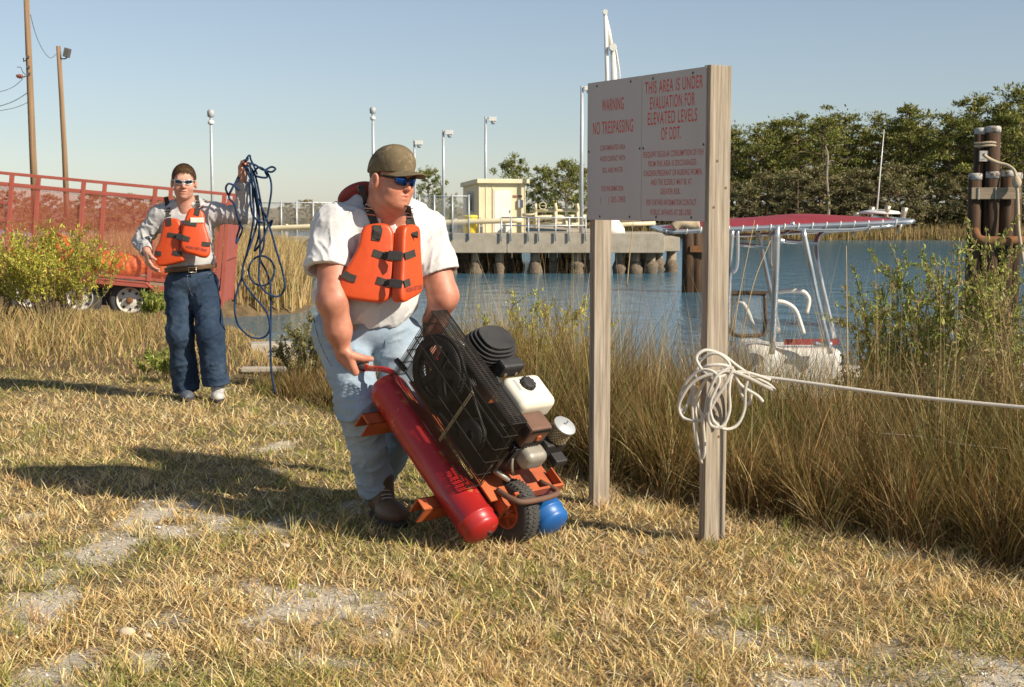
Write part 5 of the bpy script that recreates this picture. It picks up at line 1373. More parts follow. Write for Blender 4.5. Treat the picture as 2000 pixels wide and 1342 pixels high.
tube_([bpnt(1478, 444, 0.5), bpnt(1490, 500, 0.5), bpnt(1506, 575, 0.5), bpnt(1522, 650, 0.5)], 0.03)
tube_([bpnt(1494, 440, 0.6), bpnt(1504, 450, 0.6), bpnt(1505, 480, 0.6), bpnt(1505, 515, 0.6), bpnt(1511, 525, 0.6)], 0.022)
tube_([bpnt(1568, 446, near), bpnt(1585, 530, near), bpnt(1600, 600, -0.6), bpnt(1622, 690, -0.5)], 0.03)
tube_([bpnt(1640, 450, 0.5), bpnt(1608, 454, 0.4), bpnt(1594, 475, 0.3), bpnt(1600, 530, 0.2), bpnt(1630, 660, 0.2)], 0.026)
tube_([bpnt(1440, 477, -0.1), bpnt(1500, 484, 0.4)], 0.022)
tube_([bpnt(1522, 470, near), bpnt(1594, 476, 0.3)], 0.026)
tube_([bpnt(1420, 460, 0.6), bpnt(1470, 459, 0.6), bpnt(1640, 450, 0.7), bpnt(1750, 440, 0.8)], 0.022)
tube_([bpnt(1510, 460, 0.5), bpnt(1535, 455, 0.6), bpnt(1546, 444, 0.7)], 0.02)
for k_, pts in enumerate([[(1512, 571), (1540, 568), (1566, 569), (1577, 578), (1580, 590), (1575, 612)], [(1514, 588), (1535, 592), (1553, 605), (1563, 630), (1570, 652)], [(1435, 588), (1450, 592), (1462, 612), (1472, 640), (1480, 652)]]):
    mb = MB(); mb.tube(spline([bpnt(a, b, -0.3 + 0.3 * (k_ == 0)) for a, b in pts], 5), 0.026, 8); mb.build('grab_rail', gel_m, boat, True)
tube_([bpnt(1590, 671, -0.5), bpnt(1605, 673, -0.5), bpnt(1625, 672, -0.5)], 0.03, 'grab_rail')
for (px, py, dy) in ((1700, 413, 0.7), (1731, 411, 0.2), (1764, 415, -0.3), (1670, 424, 0.8)):
    q = bpnt(px, py, dy); mb = MB(); mb.tube([q + np.array([-0.015, 0, -0.16]), q + np.array([0.01, 0, 0.0]), q + np.array([0.022, 0, 0.055])], [0.027, 0.030, 0.036], 10); mb.build('rod_holder', gold_m, boat, True)
for (px, py, dy) in ((1668, 452, -0.1), (1697, 446, 0.2), (1757, 446, -0.4)):
    q = bpnt(px, py, dy); mb = MB(); mb.tube([q + np.array([-0.02, 0, -0.05]), q + np.array([0.02, 0, 0.07])], [0.022, 0.026], 8); mb.build('rod_holder', gold_m, boat, True)
mb = MB(); mb.tube([bpnt(1713, 412, 0.4), bpnt(1718, 350, 0.4), bpnt(1727, 253, 0.4)], [0.010, 0.008, 0.004], 6); mb.build('antenna', gel_m, boat, True)
mb = MB(); mb.lathe(bpnt(1718, 418, 0.4), (0, 0, 1), [(0, 0.24), (0.03, 0.22), (0.05, 0.1)], 14); mb.build('antenna_base', gel_m, boat, True)
mb = MB(); mb.tube(spline([bpnt(1314, 445, near), bpnt(1330, 436, near), bpnt(1350, 440, near), bpnt(1366, 438, near)], 4), 0.05, 8); mb.build('rolled_curtain', rope_m, boat, True)
# ================================================================== AIR COMPRESSOR
tankred_m = pmat('red_tank_paint', (0.46, 0.022, 0.020), (0.36, 0.016, 0.016), 5, 0.38, c3=(0.55, 0.15, 0.055), s3=9, t3=0.575, coat=0.15)
rustred_m = pmat('rusty_orange_steel', (0.52, 0.13, 0.035), (0.36, 0.075, 0.025), 9, 0.6, c3=(0.50, 0.24, 0.09), s3=14, t3=0.62)
blue_m = pmat('blue_tank_paint', (0.02, 0.14, 0.42), (0.015, 0.11, 0.36), 5, 0.4, c3=(0.15, 0.16, 0.2), s3=10, t3=0.66)
black_m = pmat('black_wire', (0.018, 0.016, 0.014), (0.04, 0.032, 0.025), 20, 0.5)
iron2_m = pmat('black_cast_iron', (0.022, 0.022, 0.023), (0.045, 0.042, 0.04), 12, 0.55, 0.002, 40)
plast_m = pmat('cream_fuel_tank', (0.80, 0.76, 0.64), (0.74, 0.68, 0.54), 5, 0.4, c3=(0.62, 0.50, 0.32), s3=6, t3=0.66)
muff_m = pmat('rusty_muffler', (0.11, 0.06, 0.04), (0.18, 0.09, 0.055), 14, 0.7)
alu2_m = pmat('cast_aluminium', (0.42, 0.39, 0.33), (0.30, 0.27, 0.22), 10, 0.5, metal=0.4)
silver_m = pmat('bright_lid', (0.66, 0.67, 0.66), (0.55, 0.56, 0.55), 8, 0.35, metal=0.4)
grip_m = pmat('black_grip', (0.02, 0.02, 0.02), (0.035, 0.03, 0.03), 20, 0.6)
HD = unit(np.array([0.712, -0.702, 0])); TI = math.radians(42)
WCc = np.array([-0.002, 5.93, 0.137])
eU = -HD * math.cos(TI) + np.array([0, 0, math.sin(TI)])      # from the wheel up to the handles
eW = HD * math.sin(TI) + np.array([0, 0, math.cos(TI)])       # the machine's top side
eV = np.array([-HD[1], HD[0], 0.0])                            # across, away from the red tank
def K(u, v, w): return WCc + eU * u + eV * v + eW * w
KR = np.stack([eU, eV, eW], 1)
comp = empty('air_compressor', (WCc[0], WCc[1], 0), 'red wheelbarrow air compressor with black belt guard, tipped on its wheel', 'compressor')
def kbox(name, u0, u1, v0, v1, w0, w1, m, par=None, bev=0.0):
    mb = MB(); mb.box(K((u0 + u1) / 2, (v0 + v1) / 2, (w0 + w1) / 2), (abs(u1 - u0) / 2, abs(v1 - v0) / 2, abs(w1 - w0) / 2), KR); return mb.build(name, m, par or comp, bevel=bev)
def ktube(name, pts, r, m, par=None, sub=6, n=10):
    P = [K(*p) for p in pts]; mb = MB(); mb.tube(spline(P, sub) if len(P) > 2 else P, r, n); return mb.build(name, m, par or comp, True)
def tank(name, v, u0, u1, r, m, w=0.0):
    mb = MB(); L_ = u1 - u0
    prof = [(0, 0.004), (0.003, r * 0.45), (0.010, r * 0.75), (0.022, r * 0.93), (0.034, r * 0.975), (0.072, r * 0.975), (0.074, r * 1.025), (0.082, r * 1.025), (0.084, r), (L_ / 2, r), (L_ - 0.072, r), (L_ - 0.07, r * 1.012), (L_ - 0.064, r * 1.012), (L_ - 0.062, r), (L_ - 0.034, r * 0.9), (L_ - 0.016, r * 0.68), (L_ - 0.004, r * 0.35), (L_, 0.004)]
    mb.lathe(K(u0, v, w), eU, prof, 32); return mb.build(name, m, comp, True)
RV, RW = -0.20, -0.015
red_tank = tank('air_tank', RV, -0.075, 0.80, 0.084, tankred_m, RW); red_tank['label'] = 'scratched red air tank'
blue_tank = tank('air_tank', 0.20, -0.115, 0.80, 0.086, blue_m, RW - 0.012); blue_tank['label'] = 'blue air tank'
mb = MB(); mb.lathe(K(-0.072, RV + 0.02, RW + 0.01), -eU, [(0, 0.012), (0.01, 0.012)], 10); mb.build('drain_plug', iron2_m, red_tank)
# wheel
mb = MB(); prof = [(-0.030, 0.062), (-0.040, 0.085), (-0.042, 0.112), (-0.034, 0.130), (-0.016, 0.1365), (0.016, 0.1365), (0.034, 0.130), (0.042, 0.112), (0.040, 0.085), (0.030, 0.062)]
mb.lathe(WCc, eV, prof + prof[:1], 40); mb.f = mb.f[:-2]; wh = mb.build('wheel', tyre_m, comp, True)
for i in range(44):
    t = 2 * math.pi * i / 44; d = eU * math.cos(t) + eW * math.sin(t); tg = -eU * math.sin(t) + eW * math.cos(t)
    for s in (-0.024, -0.0, 0.024):
        mb = MB(); sk = unit(eV + tg * (0.5 if s <= 0 else -0.5)); R3 = np.stack([sk, np.cross(d, sk), d], 1)
        mb.box(WCc + d * (0.1365 - abs(s) * 0.10) + eV * s, (0.010, 0.0042, 0.0028), R3)
        if i == 0 and s == -0.024: tread = mb
        else: tread.add(mb.v, mb.f)
tr_o = tread.build('tread', tyre_m, wh)
mb = MB(); mb.lathe(WCc, eV, [(-0.034, 0.070), (-0.036, 0.060), (-0.022, 0.052), (-0.016, 0.03), (-0.03, 0.022), (-0.05, 0.020), (-0.052, 0.012), (0.03, 0.012), (0.034, 0.070)], 28); mb.f = mb.f[:-2]; rim = mb.build('rim', rustred_m, wh, True)
for i in range(5):
    t = 2 * math.pi * i / 5; d = eU * math.cos(t) + eW * math.sin(t); tg = -eU * math.sin(t) + eW * math.cos(t)
    mb = MB(); mb.box(WCc + d * 0.040 - eV * 0.027, (0.016, 0.007, 0.006), np.stack([d, tg, eV], 1)); mb.build('spoke', rustred_m, rim)
ktube('axle', [(0, -0.125, 0), (0, 0.125, 0)], 0.011, iron2_m)
for v in (-0.085, 0.085): kbox('axle_plate', -0.02, 0.20, v - 0.004, v + 0.004, -0.02, 0.05, rustred_m)
# cross channels that serve as feet
for u in (0.655, 0.175):
    for (a, b, c, d) in ((u - 0.032, u - 0.026, -0.165, -0.085), (u + 0.026, u + 0.032, -0.165, -0.085), (u - 0.032, u + 0.032, -0.091, -0.085)):
        kbox('foot_channel', a, b, -0.345, 0.30, c, d, rustred_m)
# handles
for v in (RV, 0.20):
    s = -1 if v < 0 else 1
    ktube('handle', [(0.70, v, 0.055), (0.76, v, 0.068), (0.815, v + s * 0.005, 0.04), (0.88, v + s * 0.01, -0.02), (0.935, v + s * 0.012, -0.07)], 0.0135, tankred_m)
    ktube('grip', [(0.905, v + s * 0.011, -0.043), (1.005, v + s * 0.014, -0.125)], 0.0165, grip_m)
# deck between and over the tanks
kbox('deck_plate', 0.02, 0.70, -0.16, 0.24, 0.075, 0.083, rustred_m)
kbox('front_tray', 0.0, 0.012, -0.06, 0.24, 0.083, 0.125, rustred_m); kbox('front_tray', 0.012, 0.10, 0.232, 0.24, 0.083, 0.125, rustred_m)
kbox('front_bracket', -0.02, 0.03, -0.105, -0.075, 0.03, 0.082, rustred_m)
ktube('bumper_bar', [(0.06, -0.10, 0.09), (-0.02, -0.10, 0.13), (-0.055, -0.06, 0.145), (-0.055, 0.10, 0.145), (-0.03, 0.16, 0.135), (0.06, 0.16, 0.09)], 0.013, muff_m)
# belt guard of welded wire
G = dict(u0=0.10, u1=0.735, v0=-0.25, v1=-0.165, w0=0.095, w1=0.485)
mb = MB(); r = 0.002
def gw(a, b, rr=r, n=4): mb.tube([K(*a), K(*b)], rr, n, cap=False)
nu = 66
for i in range(nu + 1):
    u = G['u0'] + (G['u1'] - G['u0']) * i / nu
    gw((u, G['v0'], G['w0']), (u, G['v0'], G['w1'])); gw((u, G['v0'], G['w1']), (u, G['v1'], G['w1'])); gw((u, G['v1'], G['w0']), (u, G['v1'], G['w1']))
for j in range(6):
    w = G['w0'] + (G['w1'] - G['w0']) * j / 5
    gw((G['u0'], G['v0'], w), (G['u1'], G['v0'], w), 0.0028); gw((G['u0'], G['v1'], w), (G['u1'], G['v1'], w), 0.0028)
    for u in (G['u0'], G['u1']): gw((u, G['v0'], w), (u, G['v1'], w), 0.0028)
for j in range(4):
    v = G['v0'] + (G['v1'] - G['v0']) * j / 3
    gw((G['u0'], v, G['w1']), (G['u1'], v, G['w1']), 0.0028)
for i in range(9):
    v = G['v0'] + (G['v1'] - G['v0']) * i / 8
    for u in (G['u0'], G['u1']): gw((u, v, G['w0']), (u, v, G['w1']))
bg = mb.build('belt_guard', black_m, comp); bg['kind'] = 'stuff'
# pulleys and belt inside the guard
def ring_(c, R0, R1, w, m, nm, spokes=0):
    mb = MB(); mb.lathe(K(*c) - eV * w / 2, eV, [(0, R0), (0.0, R1), (w * 0.5, R1 * 0.96), (w, R1), (w, R0), (0, R0)], 36); mb.f = mb.f[:-2]
    o = mb.build(nm, m, comp, True)
    for i in range(spokes):
        t = 2 * math.pi * i / spokes; d = eU * math.cos(t) + eW * math.sin(t); tg = -eU * math.sin(t) + eW * math.cos(t)
        mb = MB(); mb.box(K(*c) + d * R0 / 2, (R0 / 2, 0.016, w * 0.3), np.stack([d, tg, eV], 1)); mb.build('spoke', m, o)
    return o
ring_((0.565, -0.208, 0.295), 0.115, 0.15, 0.035, iron2_m, 'flywheel', 5)
ring_((0.25, -0.208, 0.25), 0.02, 0.066, 0.035, iron2_m, 'engine_pulley', 0)
t0_, t1_ = np.linspace(-1.9, 1.9, 24), np.linspace(1.9, 2 * math.pi - 1.9, 12)
bl = [(0.565 + 0.152 * math.cos(t), -0.208, 0.295 + 0.152 * math.sin(t)) for t in t0_] + [(0.25 + 0.068 * math.cos(t), -0.208, 0.25 + 0.068 * math.sin(t)) for t in t1_]
mb = MB(); mb.tube([K(*p) for p in bl], 0.008, 6, True); mb.build('drive_belt', grip_m, comp, True)
kbox('guard_back_plate', 0.12, 0.56, -0.160, -0.156, 0.10, 0.36, iron2_m)
kbox('guard_brace', 0.40, 0.46, -0.155, -0.150, 0.22, 0.27, rustred_m)
kbox('guard_post', 0.345, 0.357, -0.235, -0.229, 0.10, 0.40, gold_m)
# pump: crankcase, finned head, valve box
kbox('crankcase', 0.46, 0.66, -0.13, 0.10, 0.085, 0.30, iron2_m, bev=0.02)
pump = kbox('pump_cylinder', 0.50, 0.64, -0.07, 0.09, 0.29, 0.35, iron2_m, bev=0.01)
for i in range(9):
    w = 0.345 + i * 0.0155; s = 1.0 - 0.035 * max(0, i - 4) ** 1.5
    mb = MB(); n = 28; V_ = []
    for z in (w, w + 0.007):
        for k in range(n):
            t = 2 * math.pi * k / n; ct, st_ = math.cos(t), math.sin(t)
            V_.append(K(0.57 + 0.095 * s * math.copysign(abs(ct) ** 0.75, ct), 0.02 + 0.120 * s * math.copysign(abs(st_) ** 0.75, st_), z))
    mb.add(V_, [tuple(range(n - 1, -1, -1)), tuple(range(n, 2 * n))] + [(k, (k + 1) % n, n + (k + 1) % n, n + k) for k in range(n)]); mb.build('cooling_fin', iron2_m, pump)
kbox('cylinder_core', 0.51, 0.63, -0.05, 0.09, 0.34, 0.472, iron2_m, pump, bev=0.02)
vb = kbox('intake_box', 0.415, 0.472, -0.03, 0.095, 0.385, 0.455, iron2_m, bev=0.014)
for v in (0.0, 0.065):
    mb = MB(); mb.cyl(K(0.4155, v, 0.405), K(0.412, v, 0.405), 0.009, 8); mb.build('brass_port', gold_m, vb)
ktube('delivery_pipe', [(0.60, -0.1, 0.40), (0.68, -0.12, 0.37), (0.75, -0.12, 0.24), (0.72, -0.05, 0.10)], 0.010, alu2_m)
ktube('valve_stub', [(0.70, -0.235, 0.165), (0.76, -0.245, 0.165)], 0.013, iron2_m)
# engine
eng = kbox('engine_block', 0.14, 0.36, -0.12, 0.12, 0.085, 0.31, iron2_m, bev=0.02)
def kf(u, v, w): return K(u, v, w)
def f_tank(p):
    d = rbox(p, K(0.290, 0.03, 0.40), (0.085, 0.105, 0.055), 0.032, KR)
    return d
c_ = K(0.290, 0.03, 0.40)
ft = link('fuel_tank', sdf_mesh(f_tank, c_ - 0.2, c_ + 0.2, 0.0055, 'fuel_tank'), plast_m, comp, True)
mb = MB(); mb.lathe(K(0.312, 0.02, 0.453), eW, [(0, 0.036), (0.004, 0.036), (0.006, 0.031), (0.018, 0.031), (0.022, 0.026)], 20); cap = mb.build('filler_cap', grip_m, ft, True)
for k in range(10):
    t = 2 * math.pi * k / 10; d = eU * math.cos(t) + eV * math.sin(t); mb = MB(); mb.box(K(0.312, 0.02, 0.464) + d * 0.031, (0.004, 0.005, 0.007), np.stack([d, np.cross(eW, d), eW], 1)); mb.build('cap_rib', grip_m, cap)
kbox('decal', 0.285, 0.345, -0.045, -0.028, 0.4535, 0.4560, pmat('worn_decal', (0.30, 0.29, 0.27), (0.42, 0.4, 0.36), 30), ft)
mf_ = kbox('muffler', 0.10, 0.20, -0.085, 0.04, 0.305, 0.42, muff_m, bev=0.014)
for i in range(7):
    v = -0.07 + i * 0.0155
    mb = MB(); mb.box(K(0.0985, v, 0.407), (0.002, 0.004, 0.008), KR); mb.build('slot', dark_m, mf_)
    mb = MB(); mb.box(K(0.0985, v, 0.33), (0.002, 0.004, 0.012), KR); mb.build('slot', dark_m, mf_)
for i in range(6):
    mb = MB(); mb.box(K(0.115 + i * 0.014, -0.0865, 0.385), (0.004, 0.002, 0.028), KR); mb.build('slot', dark_m, mf_)
mb = MB(); mb.cyl(K(0.101, -0.015, 0.365), K(0.092, -0.015, 0.365), 0.014, 12); mb.build('exhaust_outlet', rustred_m, mf_, True)
# engine cylinder fins below the muffler, crank cover
for i in range(6): kbox('engine_fin', 0.10 + i * 0.014, 0.106 + i * 0.014, -0.10, 0.05, 0.20, 0.30, iron2_m, eng)
def f_cov(p): return rbox(p, K(0.085, 0.0, 0.262), (0.045, 0.062, 0.045), 0.03, KR)
c_ = K(0.085, 0.0, 0.262); link('valve_cover', sdf_mesh(f_cov, c_ - 0.12, c_ + 0.12, 0.005, 'valve_cover'), alu2_m, comp, True)
kbox('governor_arm', 0.125, 0.139, -0.10, -0.09, 0.15, 0.26, alu2_m); ktube('throttle_rod', [(0.11, -0.08, 0.25), (0.08, -0.08, 0.21), (0.07, -0.05, 0.17)], 0.006, alu2_m)
kbox('engine_foot', 0.13, 0.30, -0.14, -0.12, 0.085, 0.17, alu2_m, bev=0.006)
ktube('hose_stub', [(0.13, -0.10, 0.14), (0.09, -0.09, 0.15), (0.07, -0.06, 0.14)], 0.012, alu2_m)
# air cleaner
ac = K(0.118, 0.14, 0.312)
kbox('carburettor', 0.08, 0.17, 0.07, 0.19, 0.235, 0.312, grip_m, bev=0.01)
kbox('carburettor_arm', 0.03, 0.09, 0.12, 0.19, 0.225, 0.262, grip_m, bev=0.008)
ktube('fuel_line', [(0.20, 0.12, 0.34), (0.15, 0.2, 0.30), (0.10, 0.19, 0.25)], 0.006, grip_m)
mb = MB(); mb.lathe(ac, eW, [(0, 0.040), (0.01, 0.042), (0.075, 0.044)], 24); el = mb.build('filter_element', pmat('filter_paper', (0.16, 0.13, 0.09), (0.22, 0.18, 0.12), 30), comp, True)
mbw = MB()
for k in range(20):
    for sg in (-1, 1):
        pts = [ac + eW * (0.008 + 0.066 * t) + (eU * math.cos(2 * math.pi * k / 20 + sg * 1.2 * t) + eV * math.sin(2 * math.pi * k / 20 + sg * 1.2 * t)) * 0.0448 for t in np.linspace(0, 1, 5)]
        mbw.tube(pts, 0.0014, 4, cap=False)
wm_ = mbw.build('filter_screen', gold_m, el); wm_['kind'] = 'stuff'
mb = MB(); mb.lathe(ac + eW * 0.076, eW, [(0, 0.050), (0.006, 0.052), (0.010, 0.049), (0.011, 0.036), (0.014, 0.033), (0.015, 0.004)], 28); lid = mb.build('filter_lid', silver_m, comp, True)
mb = MB(); mb.cyl(ac + eW * 0.088, ac + eW * 0.115, 0.0045, 8); mb.build('wing_stud', silver_m, lid)
# ================================================================== PEOPLE
skin_m, N, L, B = new_mat('sunburnt_skin')
vc = N.new('ShaderNodeVertexColor'); vc.layer_name = 'Col'
tc = N.new('ShaderNodeTexCoord'); nz = N.new('ShaderNodeTexNoise'); nz.inputs['Scale'].default_value = 22; nz.inputs['Detail'].default_value = 6; L.new(tc.outputs['Object'], nz.inputs['Vector'])
rp = N.new('ShaderNodeValToRGB'); rp.color_ramp.elements[0].color = (0.80, 0.70, 0.66, 1); rp.color_ramp.elements[1].color = (1.1, 1.08, 1.05, 1); rp.color_ramp.elements[0].position = 0.3; rp.color_ramp.elements[1].position = 0.7
L.new(nz.outputs['Fac'], rp.inputs[0]); mxk = N.new('ShaderNodeMix'); mxk.data_type = 'RGBA'; mxk.blend_type = 'MULTIPLY'; mxk.inputs[0].default_value = 1
L.new(vc.outputs[0], mxk.inputs[6]); L.new(rp.outputs[0], mxk.inputs[7]); L.new(mxk.outputs[2], B.inputs['Base Color'])
B.inputs['Roughness'].default_value = 0.5; B.inputs['Subsurface Weight'].default_value = 0.12; B.inputs['Subsurface Radius'].default_value = (0.6, 0.25, 0.15); B.inputs['Subsurface Scale'].default_value = 0.02
nb = N.new('ShaderNodeTexNoise'); nb.inputs['Scale'].default_value = 260; L.new(tc.outputs['Object'], nb.inputs['Vector']); bp = N.new('ShaderNodeBump'); bp.inputs['Distance'].default_value = 0.0006; L.new(nb.outputs['Fac'], bp.inputs['Height']); L.new(bp.outputs[0], B.inputs['Normal'])
tee_m = pmat('white_cotton', (0.68, 0.67, 0.65), (0.61, 0.60, 0.585), 3, 0.9, 0.006, 16, spec=0.1)
greytee_m = pmat('grey_cotton', (0.50, 0.495, 0.48), (0.43, 0.425, 0.415), 5, 0.9, 0.003, 24, spec=0.1)
def denim(name, c1, c2, c3, s3, t3):
    return pmat(name, c1, c2, 6, 0.85, 0.004, 30, c3=c3, s3=s3, t3=t3, spec=0.15, w3=0.3)
jean_m = denim('faded_denim', (0.30, 0.39, 0.47), (0.22, 0.30, 0.39), (0.46, 0.52, 0.55), 3.0, 0.42)
djean_m = denim('dark_denim', (0.030, 0.052, 0.090), (0.020, 0.035, 0.062), (0.075, 0.108, 0.155), 4, 0.45)
cap_m = pmat('camouflage_cap', (0.205, 0.155, 0.092), (0.125, 0.10, 0.06), 14, 0.9, 0.002, 60, c3=(0.27, 0.21, 0.135), s3=12, t3=0.55, spec=0.1)
foam_m = pmat('orange_vest_foam', (0.68, 0.082, 0.012), (0.60, 0.066, 0.011), 4, 0.42, 0.002, 20, c3=(0.50, 0.07, 0.02), s3=9, t3=0.68)
foam_edge_m = pmat('dark_red_vest_foam', (0.36, 0.05, 0.035), (0.28, 0.04, 0.03), 6, 0.6)
web_m = pmat('black_webbing', (0.028, 0.026, 0.022), (0.05, 0.045, 0.036), 40, 0.8)
buck_m = pmat('plastic_buckle', (0.06, 0.055, 0.045), (0.09, 0.08, 0.065), 20, 0.4)
steel_m = pmat('steel_slider', (0.72, 0.71, 0.68), (0.6, 0.6, 0.58), 10, 0.25, metal=0.9)
lens1_m, N, L, B = new_mat('blue_mirror_lens'); B.inputs['Base Color'].default_value = (0.03, 0.10, 0.42, 1); B.inputs['Metallic'].default_value = 0.9; B.inputs['Roughness'].default_value = 0.08
lens2_m, N, L, B = new_mat('dark_lens'); B.inputs['Base Color'].default_value = (0.015, 0.017, 0.03, 1); B.inputs['Roughness'].default_value = 0.06
brownshoe_m = pmat('brown_leather', (0.17, 0.095, 0.045), (0.11, 0.065, 0.035), 12, 0.6, 0.002, 40)
sole_m = pmat('dark_sole', (0.03, 0.025, 0.02), (0.05, 0.04, 0.03), 20, 0.8)
white_shoe_m = pmat('white_trainer', (0.62, 0.60, 0.55), (0.40, 0.38, 0.36), 22, 0.6)
grey_shoe_m = pmat('navy_trainer', (0.06, 0.075, 0.10), (0.12, 0.13, 0.15), 22, 0.6)
belt_m = pmat('brown_belt', (0.13, 0.07, 0.035), (0.09, 0.05, 0.025), 20, 0.5)
hair_m = pmat('short_brown_hair', (0.13, 0.07, 0.03), (0.065, 0.035, 0.016), 60, 0.6, 0.003, 120)
ink3_m = pmat('vest_print', (0.09, 0.03, 0.02), (0.14, 0.04, 0.03), 20, 0.7)

def frame3(fwd, up=(0, 0, 1)):
    f = unit(fwd); l = unit(np.cross(up, f)); u = np.cross(f, l)   # l = the person's left
    return np.stack([l, f, u], 1)

def head_local(q, fat=0.0):
    d = ell(q, (0, -0.012, 0.03), (0.077, 0.098, 0.092))
    d = smin(d, ell(q, (0, 0.022, -0.03), (0.066 + fat * 0.6, 0.074, 0.090)), 0.03)
    d = smin(d, ell(q, (0, 0.030, -0.080), (0.054 + fat, 0.054, 0.038 + fat * 0.4)), 0.03)
    for s in (-1, 1):
        d = smin(d, ell(q, (s * 0.037, 0.060, -0.038), (0.026 + fat * 0.5, 0.026, 0.026)), 0.025)
    d = smin(d, ell(q, (0, 0.074, -0.100), (0.023, 0.018, 0.017)), 0.018)
    d = smin(d, rc(q, (-0.034, 0.080, 0.026), (0.034, 0.080, 0.026), 0.014, 0.014), 0.02)
    for s in (-1, 1):
        d = smax(d, -ell(q, (s * 0.031, 0.105, 0.006), (0.019, 0.020, 0.013)), 0.012)
        d = smin(d, ell(q, (s * 0.031, 0.082, 0.004), (0.013, 0.012, 0.011)), 0.004)
    d = smin(d, rc(q, (0, 0.088, 0.012), (0, 0.112, -0.028), 0.0075, 0.0125), 0.012)
    for s in (-1, 1): d = smin(d, ell(q, (s * 0.013, 0.100, -0.033), (0.009, 0.012, 0.008)), 0.006)
    d = smin(d, ell(q, (0, 0.087, -0.059), (0.029, 0.015, 0.0085)), 0.006)
    d = smin(d, ell(q, (0, 0.086, -0.074), (0.025, 0.0145, 0.0095)), 0.006)
    d = smax(d, -ell(q, (0, 0.102, -0.0665), (0.032, 0.014, 0.0032)), 0.003)
    for s in (-1, 1): d = smax(d, -rc(q, (s * 0.020, 0.106, -0.036), (s * 0.036, 0.092, -0.064), 0.0025, 0.003), 0.008)
    for s in (-1, 1):
        e = ell(q, (s * (0.083 + fat * 0.5), -0.008, -0.010), (0.013, 0.022, 0.034))
        e = smax(e, -ell(q, (s * (0.094 + fat * 0.5), -0.003, -0.006), (0.009, 0.013, 0.021)), 0.004)
        d = smin(d, e, 0.008)
    return d

def skin_col(base):
    def f(V, Rh, c):
        q = (V - c) @ Rh
        C = np.repeat(np.array([base]), len(V), 0)
        def blend(m, col):
            nonlocal C; C = C * (1 - m[:, None]) + np.array(col) * m[:, None]
        near = np.linalg.norm(q, axis=1) < 0.17
        lip = np.exp(-((q[:, 0] / 0.026) ** 4 + ((q[:, 2] + 0.067) / 0.012) ** 2)) * (q[:, 1] > 0.07) * near
        blend(lip * 0.6, (base[0] * 0.82, base[1] * 0.52, base[2] * 0.5))
        for s in (-1, 1):
            ch = np.exp(-(((q[:, 0] - s * 0.042) / 0.024) ** 2 + ((q[:, 2] + 0.035) / 0.024) ** 2)) * near
            blend(ch * 0.4, (base[0] * 1.02, base[1] * 0.74, base[2] * 0.66))
        ns = np.exp(-((q[:, 0] / 0.016) ** 2 + ((q[:, 2] + 0.028) / 0.018) ** 2)) * (q[:, 1] > 0.095) * near
        blend(ns * 0.45, (base[0] * 1.05, base[1] * 0.70, base[2] * 0.62))
        return C
    return f

def hand_segs(wr, d, n, s, curl, sc=1.0, spread=0.0, thumb=(0.75, 0.5, 0.35)):
    """palm + five fingers; d wrist->knuckles, n palm side, s thumb side"""
    d, n, s = unit(d), unit(n), unit(s); segs = []
    palm = []
    for k, o in enumerate((0.030, 0.010, -0.010, -0.029)):
        b = wr + (d * (0.088 - 0.006 * abs(k - 1)) + s * o) * sc
        palm.append((wr + (d * 0.012 + s * o * 0.7) * sc, b, 0.0165 * sc, 0.0135 * sc))
        a0 = b; ang = 0.0; Ls = np.array([0.043, 0.027, 0.021]) * [0.95, 1.05, 1.0, 0.8][k] * sc
        dd = unit(d + s * spread * (1.5 - k) * 0.4)
        rr = [0.0102, 0.0095, 0.0088, 0.0078]; ch = []
        for j in range(3):
            ang += curl[j] * (1 + 0.06 * k)
            a1 = a0 + (dd * math.cos(ang) + n * math.sin(ang)) * Ls[j]
            ch.append((a0, a1, rr[j] * sc * [1, 1.02, 1, 0.9][k], rr[j + 1] * sc * [1, 1.02, 1, 0.9][k])); a0 = a1
        segs.append(ch)
    t0 = wr + (d * 0.022 + s * 0.030 + n * 0.006) * sc
    v1 = unit(s * thumb[0] + d * thumb[1] + n * thumb[2]); t1 = t0 + v1 * 0.042 * sc
    v2 = unit(v1 + n * 0.7 + d * 0.25); t2 = t1 + v2 * 0.034 * sc
    segs.append([(t0, t1, 0.0145 * sc, 0.012 * sc), (t1, t2, 0.0118 * sc, 0.0088 * sc)])
    return palm, segs
def hand_sdf(p, hs):
    palm, segs = hs; d = None
    for g in palm:
        e = rc(p, *g); d = e if d is None else smin(d, e, 0.016)
    for ch in segs:
        e = None
        for g in ch:
            x_ = rc(p, *g); e = x_ if e is None else smin(e, x_, 0.004)
        d = smin(d, e, 0.004)
    return d
def folds(p, seed, freq, amp, dirv=None, stretch=3.0):
    q = p.copy()
    if dirv is not None:
        dv = unit(dirv); q = q - np.outer(q @ dv, dv) * (1 - 1 / stretch)
    q = q * freq + seed * 5.7
    q = q + 0.6 * np.stack([noise3(q * 0.6, seed + 3), noise3(q * 0.6, seed + 4), noise3(q * 0.6, seed + 5)], 1)
    n = 1 - 2 * np.abs(noise3(q, seed) - 0.5)
    n2 = 1 - 2 * np.abs(noise3(q * 2.1, seed + 1) - 0.5)
    return amp * (0.65 * n ** 3.5 + 0.35 * n2 ** 3)

